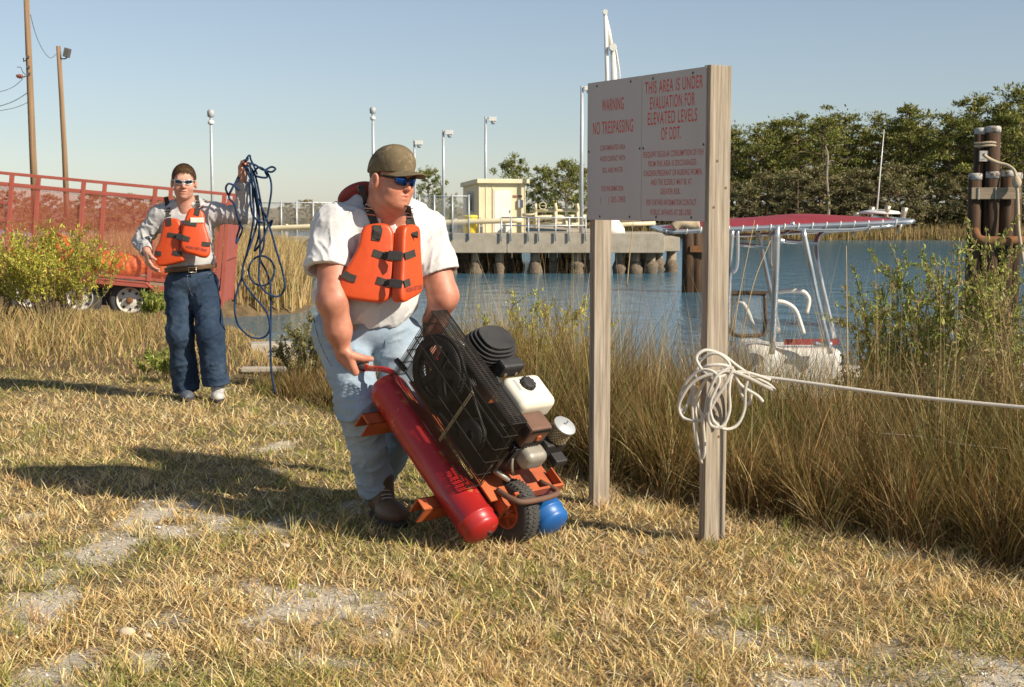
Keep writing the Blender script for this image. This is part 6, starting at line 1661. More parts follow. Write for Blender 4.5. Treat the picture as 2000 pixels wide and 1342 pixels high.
def shoe(name, heel, toe, m, par, up=np.array([0, 0, 1.0]), sc=1.0, lace=None):
    heel = np.asarray(heel, float); toe = np.asarray(toe, float)
    f = unit(toe - heel); l = unit(np.cross(up, f)); u = np.cross(f, l); L_ = np.linalg.norm(toe - heel)
    R3 = np.stack([l, f, u], 1)
    def f_up(p):
        q = (p - heel) @ R3
        d = ell(q, (0, 0.045 * sc, 0.055 * sc), (0.040 * sc, 0.055 * sc, 0.050 * sc))
        d = smin(d, ell(q, (0, L_ * 0.72, 0.035 * sc), (0.051 * sc, 0.092 * sc, 0.040 * sc)), 0.05)
        d = smin(d, rc(q, (0, 0.05 * sc, 0.07 * sc), (0, 0.05 * sc, 0.13 * sc), 0.042 * sc, 0.045 * sc), 0.03)
        return smax(d, 0.018 - q[:, 2], 0.006)
    lo = np.minimum(heel, toe) - 0.12; hi = np.maximum(heel, toe) + np.array([0.12, 0.12, 0.2])
    o = link(name, sdf_mesh(f_up, lo, hi, 0.006, name), m, par, True)
    def f_so(p):
        q = (p - heel) @ R3
        d2 = np.minimum(ell(q * np.array([1, 1, 0.0]), (0, 0.05 * sc, 0), (0.043 * sc, 0.060 * sc, 1)), ell(q * np.array([1, 1, 0.0]), (0, L_ * 0.70, 0), (0.055 * sc, 0.105 * sc, 1)))
        d2 = smin(d2, rc(q * np.array([1, 1, 0.0]), (0, 0.05 * sc, 0), (0, L_ * 0.7, 0), 0.038 * sc, 0.045 * sc), 0.02)
        return smax(d2, np.abs(q[:, 2] - 0.012) - 0.013, 0.006)
    link('sole', sdf_mesh(f_so, lo, hi, 0.006, 'sole'), sole_m, o, True)
    if lace is not None:
        for k in range(4):
            y = L_ * (0.40 + 0.07 * k); z = (0.098 - 0.010 * k) * sc
            P = [heel + l * a + f * (y + 0.01 * (k % 2)) + u * (z - 6.5 * a * a) for a in (-0.026, -0.012, 0, 0.012, 0.026)]
            mb = MB(); mb.tube(P, 0.003, 5); mb.build('lace', lace, o, True)
    return o

BEND = {}
def vest_panel(par, pts, p0, n, thick, r, bend=0.0):
    n = unit(n); ex = unit(np.cross((0, 0, 1), n)); ex = ex if ex[0] > 0 else -ex; ey = np.cross(n, ex); ey = ey if ey[2] > 0 else -ey
    O = [((q := on_plane(px, py, p0, n) - p0) @ ex, q @ ey) for px, py in pts]
    O = [tuple(o) for o in O]
    BEND[tuple(np.round(p0, 5))] = (ex, float(np.mean(spline(O, 5, True)[:, 0])), bend)
    s = slab('vest_panel', O, thick, r, np.asarray(p0), ex, ey, n, foam_m, par, bend)
    return s, ex, ey, n
def on_panel(px, py, p0, n, lift):
    ex, cx, b = BEND[tuple(np.round(p0, 5))]; n = unit(n); q = on_plane(px, py, np.asarray(p0), n)
    return q + n * (lift - b * ((q - p0) @ ex - cx) ** 2)
def strap_on(par, pts, p0, n, w=0.038, lift=0.0045, nm='strap'):
    P = spline([on_panel(px, py, p0, n, lift) for px, py in pts], 4)
    mb = MB(); mb.ribbon(P, w, 0.004, unit(n)); return mb.build(nm, web_m, par)
def vest_text(par, txt, p0, ex, ey, n, cpx, w, h, slope=0.0):
    cu = bpy.data.curves.new('lettering', 'FONT'); cu.body = txt; cu.size = 1; cu.offset = 0.01
    o = bpy.data.objects.new('lettering', cu); COL.objects.link(o)
    me = bpy.data.meshes.new_from_object(o.evaluated_get(bpy.context.evaluated_depsgraph_get())); bpy.data.objects.remove(o)
    co = np.empty(len(me.vertices) * 3, np.float32); me.vertices.foreach_get('co', co); co = co.reshape(-1, 3)
    lo, hi = co.min(0), co.max(0)
    c = on_plane(*cpx, np.asarray(p0) + n * 0.0045, n)
    u = ((co[:, 0] - lo[0]) / (hi[0] - lo[0]) - 0.5) * w; v = ((co[:, 1] - lo[1]) / (hi[1] - lo[1]) - 0.5) * h + slope * u
    W_ = c + u[:, None] * ex + v[:, None] * ey
    _, cx, b = BEND[tuple(np.round(p0, 5))]; W_ = W_ - n * (b * ((W_ - p0) @ ex - cx) ** 2)[:, None]
    me.vertices.foreach_set('co', W_.astype(np.float32).ravel()); me.materials.clear(); return link('lettering', me, ink3_m, par)

# ------------------------------------------------------------------ the man pushing the compressor
man = empty('person', (at(735, 1000, 6.5)[0], 6.5, 0), 'person in a camouflage cap, white T-shirt and orange work vest, pushing the compressor', 'person')
hc = at(765, 351, 6.30); Rh = frame3((0.74, -0.66, -0.12), (0.08, 0.0, 1.0))
tn = unit(np.array([0.47, -0.88, 0])); tl = np.array([-tn[1], tn[0], 0]) * 1.0
tl = unit(np.cross((0, 0, 1), tn)); tup = unit(np.array([0.05, -0.12, 1.0])); RT = np.stack([tl, np.cross(tup, tl) * 1.0, tup], 1)
shR, shL = at(657, 444, 6.38), at(828, 452, 6.56)
gR = K(0.962, RV - 0.0125, -0.090); gL = K(0.962, 0.2125, -0.090)
bar = unit(K(1.005, 0, -0.125) - K(0.905, 0, -0.043))             # along the grip, towards its free end
def grip(g, elbow_hint, side):
    s = -bar; d = unit(g - elbow_hint); d = unit(d - s * (d @ s)); n = unit(np.cross(d, s)) * side
    w = g - d * 0.104 - n * 0.036
    return w, d, n, s
elR = at(650, 585, 6.22); elL = at(866, 578, 6.50)
wrR, dR, nR, sR = grip(gR, elR, 1)
if nR @ tl < 0: wrR, dR, nR, sR = grip(gR, elR, -1)
wrL, dL, nL, sL = grip(gL, elL, 1)
if nL @ tl > 0: wrL, dL, nL, sL = grip(gL, elL, -1)
hR = hand_segs(wrR, dR, nR, sR, (1.15, 1.45, 0.9), 1.36, thumb=(0.25, 0.62, 0.75)); hL = hand_segs(wrL, dL, nL, sL, (1.15, 1.45, 0.9), 1.36, thumb=(0.25, 0.62, 0.75))
nk = at(750, 430, 6.44)
def armR(p): return smin(rc(p, shR, elR, 0.084, 0.070), smin(rc(p, elR, wrR * 0.62 + elR * 0.38, 0.069, 0.056), rc(p, wrR * 0.62 + elR * 0.38, wrR, 0.056, 0.036), 0.03), 0.03)
def armL(p): return smin(rc(p, shL, elL, 0.084, 0.068), smin(rc(p, elL, wrL * 0.62 + elL * 0.38, 0.066, 0.054), rc(p, wrL * 0.62 + elL * 0.38, wrL, 0.054, 0.036), 0.03), 0.03)
def neck1(p): return smin(rc(p, hc + Rh @ np.array([0, -0.03, -0.05]), nk, 0.076, 0.083), rc(p, hc + Rh @ np.array([0, 0.035, -0.088]), nk + tn * 0.035, 0.050, 0.070), 0.03)
chest_c, belly_c = at(742, 486, 6.47), at(716, 580, 6.50)
def body1(p):
    d = head_local((p - hc) @ Rh, 0.02)
    d = smin(d, neck1(p), 0.035)
    d = smin(d, rc(p, shR + tl * 0.03, shL - tl * 0.03, 0.07, 0.07), 0.05)
    d = smin(d, rc(p, nk, belly_c, 0.10, 0.14), 0.05)
    d = smin(d, armR(p), 0.02); d = smin(d, armL(p), 0.02)
    d = smin(d, hand_sdf(p, hR), 0.014); d = smin(d, hand_sdf(p, hL), 0.014)
    return d
sc1 = skin_col((0.56, 0.25, 0.165))
allp = np.stack([shR, shL, elR, elL, wrR, wrL, hc, belly_c, gR, gL])
bo = link('body', sdf_mesh(body1, allp.min(0) - 0.2, allp.max(0) + 0.2, 0.0045, 'body', lambda V: sc1(V, Rh, hc)), skin_m, man, True)
slR = at(641, 530, 6.29); slL = at(856, 536, 6.52)
def shirt1(p):
    d = ell(p, chest_c, (0.215, 0.165, 0.215), RT)
    d = smin(d, ell(p, belly_c, (0.235, 0.215, 0.165), RT), 0.09)
    d = smin(d, ell(p, chest_c - tn * 0.05 + np.array([0, 0, 0.06]), (0.20, 0.13, 0.17), RT), 0.06)
    d = smin(d, rc(p, shR, shL, 0.094, 0.092), 0.06)
    d = smin(d, rc(p, nk + np.array([-0.01, 0.02, -0.004]), shR, 0.092, 0.09), 0.03); d = smin(d, rc(p, nk + np.array([0.01, 0.02, -0.004]), shL, 0.092, 0.088), 0.03)
    d = smin(d, rc(p, at(716, 406, 6.50), shR, 0.070, 0.088), 0.04); d = smin(d, rc(p, at(790, 412, 6.52), shL, 0.066, 0.086), 0.04)
    d = d - folds(p, 1, 10, 0.030, (0.5, -0.1, 1.0), 3.2) - folds(p, 7, 20, 0.006, (-0.4, 0, 1), 2) + 0.013
    d = smax(d, plane(p, at(735, 655, 6.3), (-0.30, 0, -1)), 0.015)
    uR = unit(slR - shR); uL = unit(slL - shL)
    sr = rc(p, shR - uR * 0.0, slR + uR * 0.06, 0.102, 0.116) - folds(p, 2, 12, 0.020, uR + tl * 0.6, 2.2) + 0.009
    sr = smax(sr, plane(p, slR, uR + np.array([0.12, 0, 0])), 0.006); sr = smax(sr, -smax(rc(p, shR, slR + uR * 0.2, 0.084, 0.090), -plane(p, slR - uR * 0.10, uR), 0.004), 0.004)
    sl = rc(p, shL - uL * 0.0, slL + uL * 0.06, 0.096, 0.100) - folds(p, 3, 12, 0.020, uL - tl * 0.6, 2.2) + 0.009
    sl = smax(sl, plane(p, slL, uL), 0.006); sl = smax(sl, -smax(rc(p, shL, slL + uL * 0.2, 0.082, 0.088), -plane(p, slL - uL * 0.10, uL), 0.004), 0.004)
    d = smin(d, sr, 0.03); d = smin(d, sl, 0.03)
    # neck opening
    d = smax(d, -smax(rc(p, nk + np.array([0.005, -0.01, -0.03]), hc, 0.090, 0.086), -plane(p, nk + np.array([0.02, -0.06, 0.012]), (-0.15, 0.38, 1)), 0.004), 0.006)
    return d
lo = np.minimum(shR, shL) - np.array([0.25, 0.4, 0.75]); hi = np.maximum(shR, shL) + np.array([0.25, 0.35, 0.2])
link('t_shirt', sdf_mesh(shirt1, lo, hi, 0.0055, 't_shirt'), tee_m, man, True)
# collar rib
t = np.linspace(0, 2 * math.pi, 32, endpoint=False)
knR = at(702, 795, 6.30); anR = at(736, 962, 6.47); knL = at(798, 790, 6.44); anL = at(738, 948, 6.92)
hpR, hpL = at(664, 648, 6.46), at(772, 655, 6.56)
def legs1(p):
    d = ell(p, at(712, 628, 6.53), (0.205, 0.190, 0.145), RT)
    r_ = smin(rc(p, hpR, knR, 0.128, 0.096), rc(p, knR, anR + (anR - knR) * 0.1, 0.094, 0.084), 0.05)
    l_ = smin(rc(p, hpL, knL, 0.122, 0.094), rc(p, knL, anL + (anL - knL) * 0.1, 0.090, 0.074), 0.05)
    r_ = r_ - folds(p, 5, 11, 0.022, (1, 0.2, 0.35), 3.2) - folds(p, 15, 24, 0.006, (1, 0.2, -0.3), 2) + 0.014; l_ = l_ - folds(p, 6, 11, 0.022, (1, 0.2, 0.35), 3.2) + 0.012
    uR, uL = unit(anR - knR), unit(anL - knL)
    r_ = smax(r_, plane(p, anR, uR + np.array([0.16, -0.26, 0])), 0.006); r_ = smax(r_, -smax(rc(p, anR - uR * 0.06, anR + uR * 0.1, 0.055, 0.070), -plane(p, anR - uR * 0.06, uR), 0.004), 0.005)
    l_ = smax(l_, plane(p, anL, uL), 0.006); l_ = smax(l_, -smax(rc(p, anL - uL * 0.06, anL + uL * 0.1, 0.05, 0.062), -plane(p, anL - uL * 0.06, uL), 0.004), 0.005)
    d = smin(d, r_, 0.035); d = smin(d, l_, 0.035)
    return smax(d, plane(p, at(712, 598, 6.5), (0.25, 0, 1)), 0.01)
P_ = np.stack([hpR, hpL, knR, knL, anR, anL])
jn = link('jeans', sdf_mesh(legs1, P_.min(0) - 0.26, P_.max(0) + 0.3, 0.0055, 'jeans'), jean_m, man, True)
# fly seam, pocket seam, belt keys
def surf(f, px, py, D0=5.4, D1=7.2):
    """first hit of the sight line on a shape (used to lay seams and straps on cloth)"""
    ds = np.arange(D0, D1, 0.004); pts = np.stack([at(px, py, d) for d in ds]); v = f(pts); k = np.argmax(v < 0)
    return pts[k] if (v < 0).any() else pts[len(ds) // 2]
seam_m = pmat('denim_seam', (0.10, 0.15, 0.22), (0.14, 0.19, 0.26), 30, 0.8)
mb = MB(); mb.tube([surf(legs1, *ab) - np.array([0, 0.0, 0]) for ab in spline([(752, 662), (750, 680), (745, 700), (740, 725)], 6)], 0.003, 5); mb.build('fly_seam', seam_m, jn, True)
mb = MB(); mb.tube([surf(legs1, *ab) for ab in spline([(612, 622), (622, 660), (634, 690), (648, 715)], 6)], 0.0028, 5); mb.build('side_seam', seam_m, jn, True)
mb = MB(); q = surf(legs1, 684, 633); mb.cyl(q, q + np.array([0.035, -0.012, -0.02]), 0.010, 8); mb.box(q + np.array([0.01, -0.015, 0.012]), (0.012, 0.006, 0.012)); mb.build('key_clip', gold_m, man)
# shoes
shoe('shoe', (anR[0] + 0.00, anR[1] + 0.03, 0.0), (anR[0] + 0.115, anR[1] - 0.275, 0.012), brownshoe_m, man, sc=1.36, lace=pmat('pale_lace', (0.5, 0.45, 0.38), (0.4, 0.36, 0.3), 20))
tf = unit(np.array([0.5, -0.72, -0.48])); hl_ = anL + np.array([-0.05, 0.09, -0.085]); shoe('shoe', hl_, hl_ + tf * 0.29, brownshoe_m, man, up=unit(np.array([0.3, -0.35, 0.9])), sc=1.1)
# cap
def cap_f(p):
    q = (p - hc) @ Rh
    d = ell(q, (0, -0.014, 0.036), (0.090, 0.112, 0.114)) - 0.003 * np.abs(noise3(q * 40, 8) - 0.5)
    d = smin(d, ell(q, (0, 0.030, 0.085), (0.074, 0.066, 0.064)), 0.04)
    seam = np.abs(q[:, 0]) < 0.002
    d = d + 0.0015 * seam
    inner = ell(q, (0, -0.012, 0.034), (0.082, 0.103, 0.096))
    d = smax(d, -inner, 0.002)
    return smax(d, (0.028 + 0.12 * np.clip(q[:, 1], -0.1, 0.1)) - q[:, 2], 0.003)
cap = link('cap', sdf_mesh(cap_f, hc - 0.2, hc + 0.2, 0.0042, 'cap'), cap_m, man, True)
VV, FF = [], []; nu_, nv_ = 16, 8
for lay in (0, 1):
    for i in range(nu_ + 1):
        for j in range(nv_ + 1):
            a = (i / nu_ - 0.5) * 2; tt = j / nv_
            x_ = 0.088 * a * (1 - 0.06 * tt); y0 = 0.100 * math.sqrt(max(0, 1 - (0.90 * a) ** 2)) - 0.012; y_ = y0 + tt * 0.098 * math.sqrt(max(0.0, 1 - abs(a) ** 3.0)) 
            z_ = 0.056 - 6.0 * x_ * x_ - 0.10 * (y_ - 0.08) - lay * 0.004
            VV.append(hc + Rh @ np.array([x_, y_, z_]))
m_ = (nu_ + 1) * (nv_ + 1)
for i in range(nu_):
    for j in range(nv_):
        q = i * (nv_ + 1) + j; FF.append((q, q + 1, q + nv_ + 2, q + nv_ + 1)); FF.append((m_ + q, m_ + q + nv_ + 1, m_ + q + nv_ + 2, m_ + q + 1))
for i in range(nu_):
    q = i * (nv_ + 1) + nv_; FF.append((q, q + nv_ + 1, m_ + q + nv_ + 1, m_ + q))
mb = MB(); mb.add(VV, FF); mb.build('brim', cap_m, cap, True)
mb = MB(); mb.lathe(hc + Rh @ np.array([0, -0.005, 0.139]), Rh[:, 2], [(0, 0.008), (0.003, 0.007), (0.005, 0.003)], 10); mb.build('top_button', cap_m, cap, True)
mb = MB(); mb.ribbon([hc + Rh @ np.array([x_, y_, 0.030]) for x_, y_ in ((-0.086, -0.045), (-0.07, -0.085), (-0.03, -0.118), (0.03, -0.118), (0.07, -0.085), (0.086, -0.045))], 0.016, 0.004, -Rh[:, 1]); mb.build('strap', cap_m, cap)
# hair below the cap, sunglasses
def hair1(p):
    q = (p - hc) @ Rh
    d = ell(q, (0, -0.016, 0.028), (0.081, 0.099, 0.092)) - 0.002 * noise3(q * 150, 4)
    d = smax(d, q[:, 2] - 0.05, 0.01); d = smax(d, q[:, 1] - 0.012 + 0.9 * np.clip(-q[:, 2] - 0.0, 0, 1), 0.004)
    return smax(d, -0.045 - q[:, 2], 0.01)
link('hair', sdf_mesh(hair1, hc - 0.2, hc + 0.2, 0.0045, 'hair'), hair_m, man, True)
def glasses(hc, Rh, par, lens_m, fr_m, half=(0.030, 0.012, 0.019), y=0.099, z=0.008, th=0.003, wrap=0.35, bow=0.0035):
    g = empty('sunglasses', hc); g.parent = par; g.matrix_parent_inverse = world_matrix(par).inverted()
    for s in (-1, 1):
        c = np.array([s * 0.034, y - 0.004, z]); a = -s * wrap
        Rl = np.array([[math.cos(a), -math.sin(a), 0], [math.sin(a), math.cos(a), 0], [0, 0, 1]])
        t = np.linspace(0, 2 * math.pi, 28, endpoint=False)
        ct, st_ = np.cos(t), np.sin(t)
        ox = np.sign(ct) * np.abs(ct) ** 0.8 * half[0]; oz = np.sign(st_) * np.abs(st_) ** 0.8 * half[2]
        rim_ = [hc + Rh @ (c + Rl @ np.array([a_, 0.004 - 6 * a_ * a_, b_ + s * a_ * 0.10])) for a_, b_ in zip(ox, oz)]
        V_ = []; 
        for f_ in (1.0, 0.66, 0.33):
            for a_, b_ in zip(ox, oz): V_.append(hc + Rh @ (c + Rl @ np.array([a_ * f_, 0.004 - 6 * (a_ * f_) ** 2 + 0.004 * (1 - f_ * f_), b_ * f_ + s * a_ * f_ * 0.10])))
        n_ = len(t); F_ = [(k * n_ + i, k * n_ + (i + 1) % n_, (k + 1) * n_ + (i + 1) % n_, (k + 1) * n_ + i) for k in range(2) for i in range(n_)] + [tuple(2 * n_ + i for i in range(n_))]
        mb = MB(); mb.add(V_, F_); mb.build('lens', lens_m, g, True)
        mb = MB(); mb.tube(rim_[: n_ // 2 + 1], th, 6); mb.tube(rim_[n_ // 2:] + rim_[:1], th * 0.55, 6); mb.build('rim', fr_m, g, True)
        mb = MB(); mb.tube(spline([hc + Rh @ np.array(v) for v in ((s * 0.062, y - 0.018, z + 0.008), (s * 0.078, y - 0.055, z + 0.008), (s * 0.086, -0.005, z + 0.010), (s * 0.084, -0.03, z - 0.004))], 4), bow, 6); mb.build('temple', fr_m, g, True)
    mb = MB(); mb.tube([hc + Rh @ np.array(v) for v in ((-0.010, y + 0.004, z + 0.007), (0, y + 0.008, z + 0.009), (0.010, y + 0.004, z + 0.007))], th, 6); mb.build('bridge', fr_m, g, True)
glasses(hc, Rh, man, lens1_m, grip_m, (0.031, 0.012, 0.019), 0.100, 0.004, 0.0026)
# work vest
def zp(x_, y_): return (x_ / 3.355 + 560, y_ / 3.355 + 240)
pA = at(738, 512, 6.205); nA = unit(np.array([0.10, -0.975, 0.14]))
outA = [zp(*q) for q in ((515, 672), (600, 655), (665, 665), (700, 715), (705, 800), (702, 950), (697, 1080), (672, 1150), (610, 1175), (500, 1166), (390, 1146), (347, 1112), (342, 1040), (372, 975), (430, 880), (468, 800), (485, 720))]
vA, exA, eyA, nA = vest_panel(man, outA, pA, nA, 0.06, 0.016, 0.5)
pB = at(790, 512, 6.19); nB = unit(np.array([0.84, -0.53, 0.10]))
outB = [zp(*q) for q in ((775, 700), (800, 667), (858, 668), (884, 705), (890, 850), (898, 960), (904, 1060), (888, 1112), (830, 1150), (775, 1174), (758, 1110), (764, 950), (768, 800))]
vB, exB, eyB, nB = vest_panel(man, outB, pB, nB, 0.06, 0.014, 0.3)
def pz(lst): return [zp(*q) for q in lst]
strap_on(man, pz([(565, 850), (620, 868), (700, 880)]), pA, nA, 0.032); strap_on(man, pz([(770, 875), (800, 866), (836, 852)]), pB, nB, 0.032)
strap_on(man, pz([(590, 1030), (640, 1046), (700, 1058)]), pA, nA, 0.032); strap_on(man, pz([(768, 1058), (785, 1050), (803, 1042)]), pB, nB, 0.032)
strap_on(man, pz([(452, 1025), (410, 1010), (370, 985)]), pA, nA, 0.032)
for (a, b) in (((640, 866), (760, 878)), ((655, 1046), (755, 1060))):
    q0 = on_plane(*zp(*a), pA + nA * 0.012, nA); q1 = on_plane(*zp(*b), pB + nB * 0.012, nB)
    mb = MB(); mb.ribbon(spline([q0, q0 * 0.5 + q1 * 0.5 - tn * -0.004, q1], 4), 0.030, 0.006, unit(nA + nB * 0.3)); mb.build('strap', web_m, man)
    qm = q0 * 0.42 + q1 * 0.58 + nA * 0.008; dv = unit(q1 - q0); mb = MB(); mb.box(qm, (0.036, 0.024, 0.008), np.stack([dv, np.cross(nA, dv), nA], 1)); mb.build('buckle', buck_m, man, bevel=0.004)
def shirt_pt(px, py, lift=0.016):
    q = surf(lambda p: np.minimum(shirt1(p), body1(p)), px, py); return q - unit(ray(px, py)) * lift
for (pts_n, pts_s) in ((((735, 466), (739, 448)), [(733, 440), (727, 425), (721, 408), (715, 392), (709, 375), (705, 362)]), (((808, 464), (809, 455)), [(805, 444), (801, 430), (797, 415), (794, 402)])):
    P = [on_plane(*q, (pA if q[0] < 770 else pB) + (nA if q[0] < 770 else nB) * 0.007, nA if q[0] < 770 else nB) for q in pts_n] + [shirt_pt(*q) for q in pts_s]
    P = spline(P, 4); mb = MB(); mb.ribbon(P, 0.036, 0.004, unit(np.array([0.1, -0.8, 0.6]))); mb.build('shoulder_strap', web_m, man)
strap_on(man, [(734, 470), (736, 455), (737, 440)], pA, nA, 0.036)
for (px, py) in ((722, 404), (724, 416), (797, 410), (798, 420)):
    q = shirt_pt(px, py, 0.022); mb = MB(); Rr = np.stack([unit(np.array([1, 0.2, -0.12])), unit(np.array([0.1, -0.8, 0.6])), unit(np.array([0.2, 0.5, 0.8]))], 1)
    mb.tube(np.array([q + Rr @ np.array([a, 0, b]) for a, b in ((-0.021, -0.009), (0.021, -0.009), (0.021, 0.009), (-0.021, 0.009))]), 0.0028, 6, True); mb.build('steel_slider', steel_m, man)
def collar_f(p): 
    return smax(ell(p, at(700, 382, 6.50), (0.095, 0.105, 0.042), frame3((0.5, -0.7, 0.5))), -ell(p, nk + np.array([0.02, -0.02, 0.02]), (0.13, 0.13, 0.14)), 0.015)
cq = at(698, 377, 6.52); link('vest_collar', sdf_mesh(collar_f, cq - 0.2, cq + 0.2, 0.006, 'vest_collar'), foam_edge_m, man, True)
vest_text(vB, 'WORK VEST ONLY', pB, exB, eyB, nB, zp(842, 1084), 0.125, 0.020, 0.10)
# ------------------------------------------------------------------ the man carrying the blue hose
D2 = 10.5
def a2(px, py, dd=0.0): return at(px, py, D2 + dd)
man2 = empty('person', (a2(390, 770)[0], D2, 0), 'person in grey long-sleeved shirt, jeans and orange work vest, holding up the blue hose', 'person')
h2 = a2(359, 356, -0.06); R2 = frame3((0.20, -0.97, -0.06), (0.03, 0, 1))
t2n = unit(np.array([0.12, -0.99, 0])); t2l = unit(np.cross((0, 0, 1), t2n)); RT2 = np.stack([t2l, t2n, np.array([0, 0, 1.0])], 1)
sR2, sL2 = a2(311, 424, 0.02), a2(418, 418, 0.05)
eR2, eL2 = a2(276, 470, 0.0), a2(474, 421, -0.02)
wR2 = a2(287, 492, -0.20); wL2 = a2(474, 350, -0.10)
hR2 = hand_segs(wR2, np.array([0.22, -0.35, -0.9]), np.array([0.85, 0.3, 0.1]), np.array([0.45, -0.85, 0.25]), (0.35, 0.45, 0.3), 1.05, 0.2, (0.5, 0.8, 0.2))
hL2 = hand_segs(wL2, np.array([0.08, -0.1, 1.0]), np.array([0.75, -0.6, 0.0]), np.array([-0.6, -0.75, 0.1]), (0.5, 1.2, 0.9), 1.05, 0.0, (0.4, 0.7, 0.5))
nk2 = a2(364, 400, 0.0); ch2, be2 = a2(365, 452, 0.02), a2(371, 505, 0.02)
def body2(p):
    d = head_local((p - h2) @ R2, 0.004)
    d = smin(d, rc(p, h2 + R2 @ np.array([0, -0.03, -0.06]), nk2, 0.058, 0.068), 0.03)
    d = smin(d, rc(p, sR2 + t2l * 0.03, sL2 - t2l * 0.03, 0.05, 0.05), 0.04); d = smin(d, rc(p, nk2, be2, 0.07, 0.10), 0.04)
    for (a, b, c, h) in ((sR2, eR2, wR2, hR2), (sL2, eL2, wL2, hL2)):
        d = smin(d, rc(p, a, b, 0.055, 0.046), 0.02); d = smin(d, rc(p, b, c, 0.046, 0.030), 0.02); d = smin(d, hand_sdf(p, h), 0.012)
    return d
allp = np.stack([sR2, sL2, eR2, eL2, wR2, wL2 + np.array([0, 0, 0.1]), h2, be2]); sc2 = skin_col((0.60, 0.33, 0.24))
link('body', sdf_mesh(body2, allp.min(0) - 0.2, allp.max(0) + 0.2, 0.005, 'body', lambda V: sc2(V, R2, h2)), skin_m, man2, True)
def shirt2(p):
    d = ell(p, ch2, (0.195, 0.135, 0.185), RT2); d = smin(d, ell(p, be2, (0.175, 0.138, 0.16), RT2), 0.08)
    d = smin(d, rc(p, sR2, sL2, 0.078, 0.076), 0.05); d = smin(d, rc(p, nk2 + np.array([0, 0.01, -0.002]), sR2, 0.072, 0.074), 0.03); d = smin(d, rc(p, nk2 + np.array([0, 0.01, -0.002]), sL2, 0.072, 0.074), 0.03)
    d = d - folds(p, 11, 10, 0.022, (0.3, 0, 1), 2.4) + 0.010
    d = smax(d, plane(p, a2(372, 526), (0.10, 0, -1)), 0.01)
    for (a, b, c, sd_) in ((sR2, eR2, wR2, 12), (sL2, eL2, wL2, 13)):
        e = smin(rc(p, a, b, 0.078, 0.064), rc(p, b, c, 0.060, 0.046), 0.03) - folds(p, sd_, 15, 0.020, b - a, 0.7) + 0.009
        u_ = unit(c - b); e = smax(e, plane(p, c - u_ * 0.015, u_), 0.005); e = smax(e, -smax(rc(p, c - u_ * 0.05, c + u_ * 0.05, 0.034, 0.040), -plane(p, c - u_ * 0.05, u_), 0.003), 0.004)
        d = smin(d, e, 0.035)
    return smax(d, -smax(rc(p, nk2 + np.array([0, -0.01, 0]), h2, 0.072, 0.068), -plane(p, nk2 + np.array([0, -0.05, 0.026]), (0, 0.30, 1)), 0.004), 0.005)
link('shirt', sdf_mesh(shirt2, allp.min(0) - np.array([0.25, 0.3, 0.2]), allp.max(0) + 0.2, 0.006, 'shirt'), greytee_m, man2, True)
kR2, kL2, nR2, nL2 = a2(352, 655, -0.06), a2(411, 652, -0.12), a2(364, 762, 0.02), a2(422, 752, -0.10)
qR2, qL2 = a2(350, 556, 0.02), a2(398, 556, 0.02)
def legs2(p):
    d = ell(p, a2(374, 548, 0.03), (0.175, 0.138, 0.13), RT2)
    for (a, b, c, sd_) in ((qR2, kR2, nR2, 21), (qL2, kL2, nL2, 22)):
        u_ = unit(c - b); e = smin(rc(p, a, b, 0.108, 0.092), rc(p, b, c + u_ * 0.06, 0.092, 0.098), 0.05) - folds(p, sd_, 11, 0.019, (1, 0.2, 0.5), 3) - folds(p, sd_ + 9, 22, 0.005, (1, 0, -0.4), 2) + 0.008
        e = smax(e, plane(p, c, u_), 0.006); e = smax(e, -smax(rc(p, c - u_ * 0.06, c + u_ * 0.1, 0.06, 0.085), -plane(p, c - u_ * 0.05, u_), 0.004), 0.005); d = smin(d, e, 0.025)
    return smax(d, plane(p, a2(374, 521), (-0.1, 0, 1)), 0.008)
P_ = np.stack([qR2, qL2, kR2, kL2, nR2, nL2]); j2 = link('jeans', sdf_mesh(legs2, P_.min(0) - 0.25, P_.max(0) + 0.25, 0.0065, 'jeans'), djean_m, man2, True)
def belt2(p):
    d = np.abs(smin(ell(p, a2(374, 548, 0.03), (0.175, 0.138, 0.13), RT2), ell(p, be2, (0.175, 0.138, 0.16), RT2), 0.08) - 0.012) - 0.005
    return smax(d, np.abs(plane(p, a2(374, 523), (-0.10, 0, 1))) - 0.019, 0.003)
bl2 = link('belt', sdf_mesh(belt2, a2(374, 523) - 0.25, a2(374, 523) + 0.25, 0.0055, 'belt'), belt_m, man2, True)
mb = MB(); q = surf(belt2, 376, 527, 9.8, 11); mb.tube(np.array([q + np.array([a, -0.006, b]) for a, b in ((-0.028, -0.018), (0.028, -0.018), (0.028, 0.018), (-0.028, 0.018))]), 0.004, 6, True); mb.build('buckle', gold_m, bl2, True)
seam2 = pmat('dark_denim_seam', (0.16, 0.17, 0.17), (0.1, 0.12, 0.15), 30, 0.8)
mb = MB(); mb.tube([surf(legs2, *ab, 9.8, 11) for ab in spline([(366, 537), (367, 552), (371, 568), (376, 578)], 5)], 0.0035, 5); mb.build('fly_seam', seam2, j2, True)
for pts in (((404, 528), (398, 532), (410, 534), (424, 531)), ((330, 533), (338, 537), (326, 541))):
    mb = MB(); mb.tube([surf(legs2, *ab, 9.8, 11) for ab in spline(pts, 5)], 0.0025, 5); mb.build('pocket_seam', seam2, j2, True)
shoe('shoe', (nR2[0] + 0.0, nR2[1] + 0.06, float(ground_z(nR2[0], nR2[1]))), (nR2[0] + 0.05, nR2[1] - 0.22, float(ground_z(nR2[0], nR2[1]))), grey_shoe_m, man2, lace=white_shoe_m)
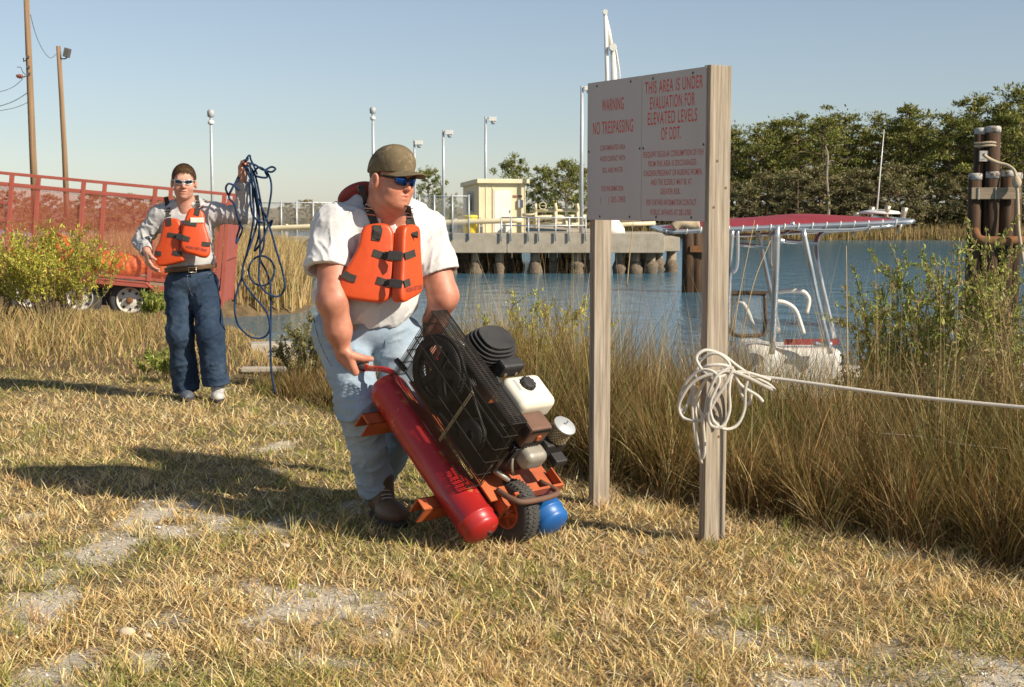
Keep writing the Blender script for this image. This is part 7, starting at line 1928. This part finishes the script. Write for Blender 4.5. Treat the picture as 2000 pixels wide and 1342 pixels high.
shoe('shoe', (nL2[0] + 0.0, nL2[1] + 0.06, 0.015), (nL2[0] + 0.055, nL2[1] - 0.22, 0.015), white_shoe_m, man2, lace=grey_shoe_m)
def hair2(p):
    q = (p - h2) @ R2
    d = ell(q, (0, -0.014, 0.034), (0.0795, 0.099, 0.094)) - 0.003 * noise3(q * np.array([150, 60, 50]), 4) - 0.005 * noise3(q * 40, 6)
    hl = np.interp(q[:, 1], [-0.10, -0.02, 0.015, 0.045, 0.07], [-0.06, -0.035, -0.012, 0.048, 0.074]) + 0.010 * (noise3(q * np.array([160, 20, 20]), 9) - 0.5)
    return smax(d, (hl - q[:, 2]) * 0.8, 0.004)
link('hair', sdf_mesh(hair2, h2 - 0.2, h2 + 0.2, 0.0045, 'hair'), hair_m, man2, True)
def strands(hc, Rh, n, par, zf, m, rad=(0.083, 0.103, 0.098), c0=(0, -0.014, 0.034)):
    d = rng.normal(size=(n, 3)); d /= np.linalg.norm(d, axis=1)[:, None]
    q = d * np.array(rad) + np.array(c0); k = q[:, 2] > zf(q[:, 1]) + rng.normal(0, 0.004, n); q, d = q[k], d[k]; n = len(q)
    fl = np.stack([0.35 * np.sign(q[:, 0]) * np.abs(d[:, 0]), np.full(n, 0.35), np.where(d[:, 2] > 0.5, -0.05, -0.6)], 1) + rng.normal(0, 0.3, (n, 3))
    fl = fl - d * (fl * d).sum(1)[:, None]; fl /= np.linalg.norm(fl, axis=1)[:, None]
    L_ = rng.uniform(0.010, 0.020, n)[:, None]; s = np.cross(d, fl) * 0.0013
    a = q - d * 0.001; b = q + fl * L_ * 0.6 + d * L_ * 0.30; c = q + fl * L_ + d * L_ * 0.25
    V = np.stack([a - s, a + s, b + s, b - s, c], 1).reshape(-1, 3); V = hc + V @ Rh.T
    i = np.arange(n)[:, None] * 5; F = np.concatenate([i + np.array([[0, 1, 2]]), i + np.array([[0, 2, 3]]), i + np.array([[3, 2, 4]])])
    link('hair_strands', mesh_np('hair_strands', V, F, np.repeat(palette(n, [(0.12, 0.065, 0.028), (0.07, 0.04, 0.018), (0.19, 0.11, 0.05)], (3, 3, 1.4), 0.2), 5, 0)), m, par)
strand_m = leafmat('hair_strand', 0.1, 0.45)
strands(h2, R2, 9000, man2, lambda y: np.interp(y, [-0.10, -0.02, 0.015, 0.045, 0.07], [-0.06, -0.035, -0.012, 0.05, 0.076]), strand_m)
glasses(h2, R2, man2, lens2_m, pmat('silver_frame', (0.62, 0.61, 0.58), (0.55, 0.54, 0.5), 10, 0.3, metal=0.5), (0.030, 0.012, 0.0155), 0.100, 0.006, 0.0042)
def z4(x_, y_): return (x_ / 4.97 + 240, y_ / 4.97 + 290)
pC = a2(328, 475, -0.22); nC = unit(np.array([-0.10, -0.97, 0.10]))
vC, exC, eyC, nC = vest_panel(man2, [z4(*q) for q in ((390, 690), (440, 675), (520, 682), (553, 730), (558, 800), (560, 900), (552, 985), (580, 1040), (582, 1085), (540, 1105), (440, 1130), (350, 1140), (312, 1112), (296, 1060), (302, 990), (342, 900), (367, 800))], pC, nC, 0.06, 0.018, 0.6)
pD = a2(382, 452, -0.235); nD = unit(np.array([0.22, -0.95, 0.16]))
vD, exD, eyD, nD = vest_panel(man2, [z4(*q) for q in ((632, 605), (660, 578), (720, 576), (775, 610), (795, 660), (800, 740), (830, 830), (850, 930), (850, 1000), (822, 1048), (770, 1055), (690, 1030), (610, 1005), (572, 970), (560, 920), (566, 820), (590, 720), (612, 650))], pD, nD, 0.06, 0.02, 0.6)
def p4(l): return [z4(*q) for q in l]
strap_on(man2, p4([(436, 838), (500, 848), (556, 862)]), pC, nC, 0.034); strap_on(man2, p4([(572, 866), (610, 874), (648, 886)]), pD, nD, 0.034)
q0 = on_plane(*z4(520, 852), pC + nC * 0.01, nC); q1 = on_plane(*z4(600, 872), pD + nD * 0.01, nD); mb = MB(); mb.ribbon([q0, (q0 + q1) / 2, q1], 0.030, 0.006, nC); mb.build('strap', web_m, man2)
mb = MB(); dv = unit(q1 - q0); mb.box((q0 + q1) / 2 + nC * 0.008, (0.036, 0.024, 0.008), np.stack([dv, np.cross(nC, dv), nC], 1)); mb.build('buckle', buck_m, man2, bevel=0.004)
strap_on(man2, p4([(600, 715), (650, 728), (715, 742)]), pD, nD, 0.034); strap_on(man2, p4([(768, 925), (810, 930), (846, 932)]), pD, nD, 0.032)
strap_on(man2, p4([(485, 1008), (530, 1018), (572, 1020)]), pC, nC, 0.034); strap_on(man2, p4([(306, 1015), (340, 1020), (372, 1022)]), pC, nC, 0.034)
strap_on(man2, p4([(450, 750), (448, 715), (444, 675)]), pC, nC, 0.036); strap_on(man2, p4([(712, 650), (722, 615), (728, 575)]), pD, nD, 0.036)
def sh2(px, py, lift=0.008): return surf(shirt2, px, py, 9.8, 11.2) - unit(ray(px, py)) * lift
for pts in ([(444, 660), (438, 600), (432, 540), (424, 500), (415, 470)], [(728, 570), (722, 530), (716, 490), (712, 455)]):
    P = spline([sh2(*z4(*q)) for q in pts], 4); mb = MB(); mb.ribbon(P, 0.034, 0.004, unit(np.array([0, -0.8, 0.6]))); mb.build('shoulder_strap', web_m, man2)
for (x_, y_) in ((438, 580), (439, 610), (723, 520), (724, 548)):
    q = sh2(*z4(x_, y_), 0.013); mb = MB(); mb.tube(np.array([q + np.array([a, -b * 0.4, b]) for a, b in ((-0.02, -0.008), (0.02, -0.008), (0.02, 0.008), (-0.02, 0.008))]), 0.003, 6, True); mb.build('steel_slider', steel_m, man2)
vest_text(vD, 'WORK VEST ONLY', pD, exD, eyD, nD, z4(716, 972), 0.155, 0.020, -0.17)
mb = MB(); q = on_plane(*z4(722, 695), pD + nD * 0.007, nD); mb.box(q, (0.048, 0.018, 0.0015), np.stack([exD, eyD, nD], 1)); mb.build('reflective_tape', pmat('reflective_tape', (0.75, 0.72, 0.6), (0.6, 0.57, 0.45), 14, 0.3), vD)
for (x_, y_, w, h, col) in ((768, 565, 0.030, 0.007, (0.35, 0.05, 0.06)), (778, 556, 0.02, 0.005, (0.05, 0.06, 0.16)), (770, 576, 0.022, 0.004, (0.2, 0.05, 0.08))):
    q = sh2(*z4(x_, y_), 0.003); mb = MB(); mb.box(q, (w / 2, h / 2, 0.0012), np.stack([unit(np.array([1, 0.1, 0.1])), unit(np.array([-0.1, 0.3, 1])), unit(np.array([0.1, -1, 0.3]))], 1)); mb.build('chest_emblem', pmat('emblem_ink', col, col, 10), man2)
# the blue hose he carries
hose = empty('blue_hose', a2(484, 330, -0.14), 'blue hose gathered in hanging loops in a raised hand', 'hose')
def hz(pts, dd=0.0, r=0.0075, amp=0.03):
    n_ = len(pts); P = [a2(px, py, -0.15 + dd + amp * math.sin(i * 1.7 + px)) for i, (px, py) in enumerate(pts)]
    mb = MB(); mb.tube(spline(P, 7), r, 8); o = mb.build('hose_loop', bluerope_m, hose, True); rope_uv(o, 8, r)
hz([(484, 308), (482, 330), (490, 352), (500, 380), (514, 412), (528, 448), (540, 490), (547, 512), (553, 535), (556, 558), (551, 574), (537, 579), (517, 569), (506, 549), (506, 525), (508, 480), (506, 440), (501, 400), (492, 360), (483, 325)])
t = np.linspace(0.3, 0.3 + 2 * math.pi, 14); hz([(511 + 25 * math.cos(a), 529 + 29 * math.sin(a)) for a in t], 0.02)
hz([(488, 318), (492, 350), (494, 390), (496, 420), (490, 460), (482, 495), (475, 520), (473, 540), (465, 562), (459, 590), (459, 612), (466, 636), (486, 656), (508, 661), (523, 652), (527, 634), (519, 607), (497, 580), (480, 558), (473, 540), (476, 515), (485, 490), (497, 455), (503, 430)], -0.02)
hz([(485, 320), (499, 345), (510, 400), (516, 440), (515, 480), (508, 505), (520, 530), (528, 560), (529, 612), (528, 670), (530, 723), (534, 750), (538, 768)], 0.03)
hz([(483, 318), (498, 322), (515, 332), (530, 326), (538, 330), (530, 336), (518, 334), (522, 346), (508, 346), (495, 340), (505, 327), (519, 334), (528, 350), (530, 372), (526, 400), (521, 425), (512, 435), (500, 428), (492, 415), (489, 390), (487, 350)], -0.03)
hz([(480, 322), (470, 335), (463, 350), (452, 372), (446, 380), (441, 368), (446, 359), (456, 362), (467, 372)], -0.01)
hz([(468, 345), (455, 365), (447, 385), (458, 400), (464, 425), (471, 438), (473, 450), (468, 463), (462, 475), (463, 462), (468, 445), (466, 430)], 0.02)
hz([(483, 312), (479, 316), (484, 306), (488, 304), (490, 312), (496, 325), (502, 340)], -0.02)
hz([(490, 330), (500, 370), (506, 420), (505, 460), (497, 490), (512, 470), (524, 440), (532, 430), (528, 442)], 0.0)
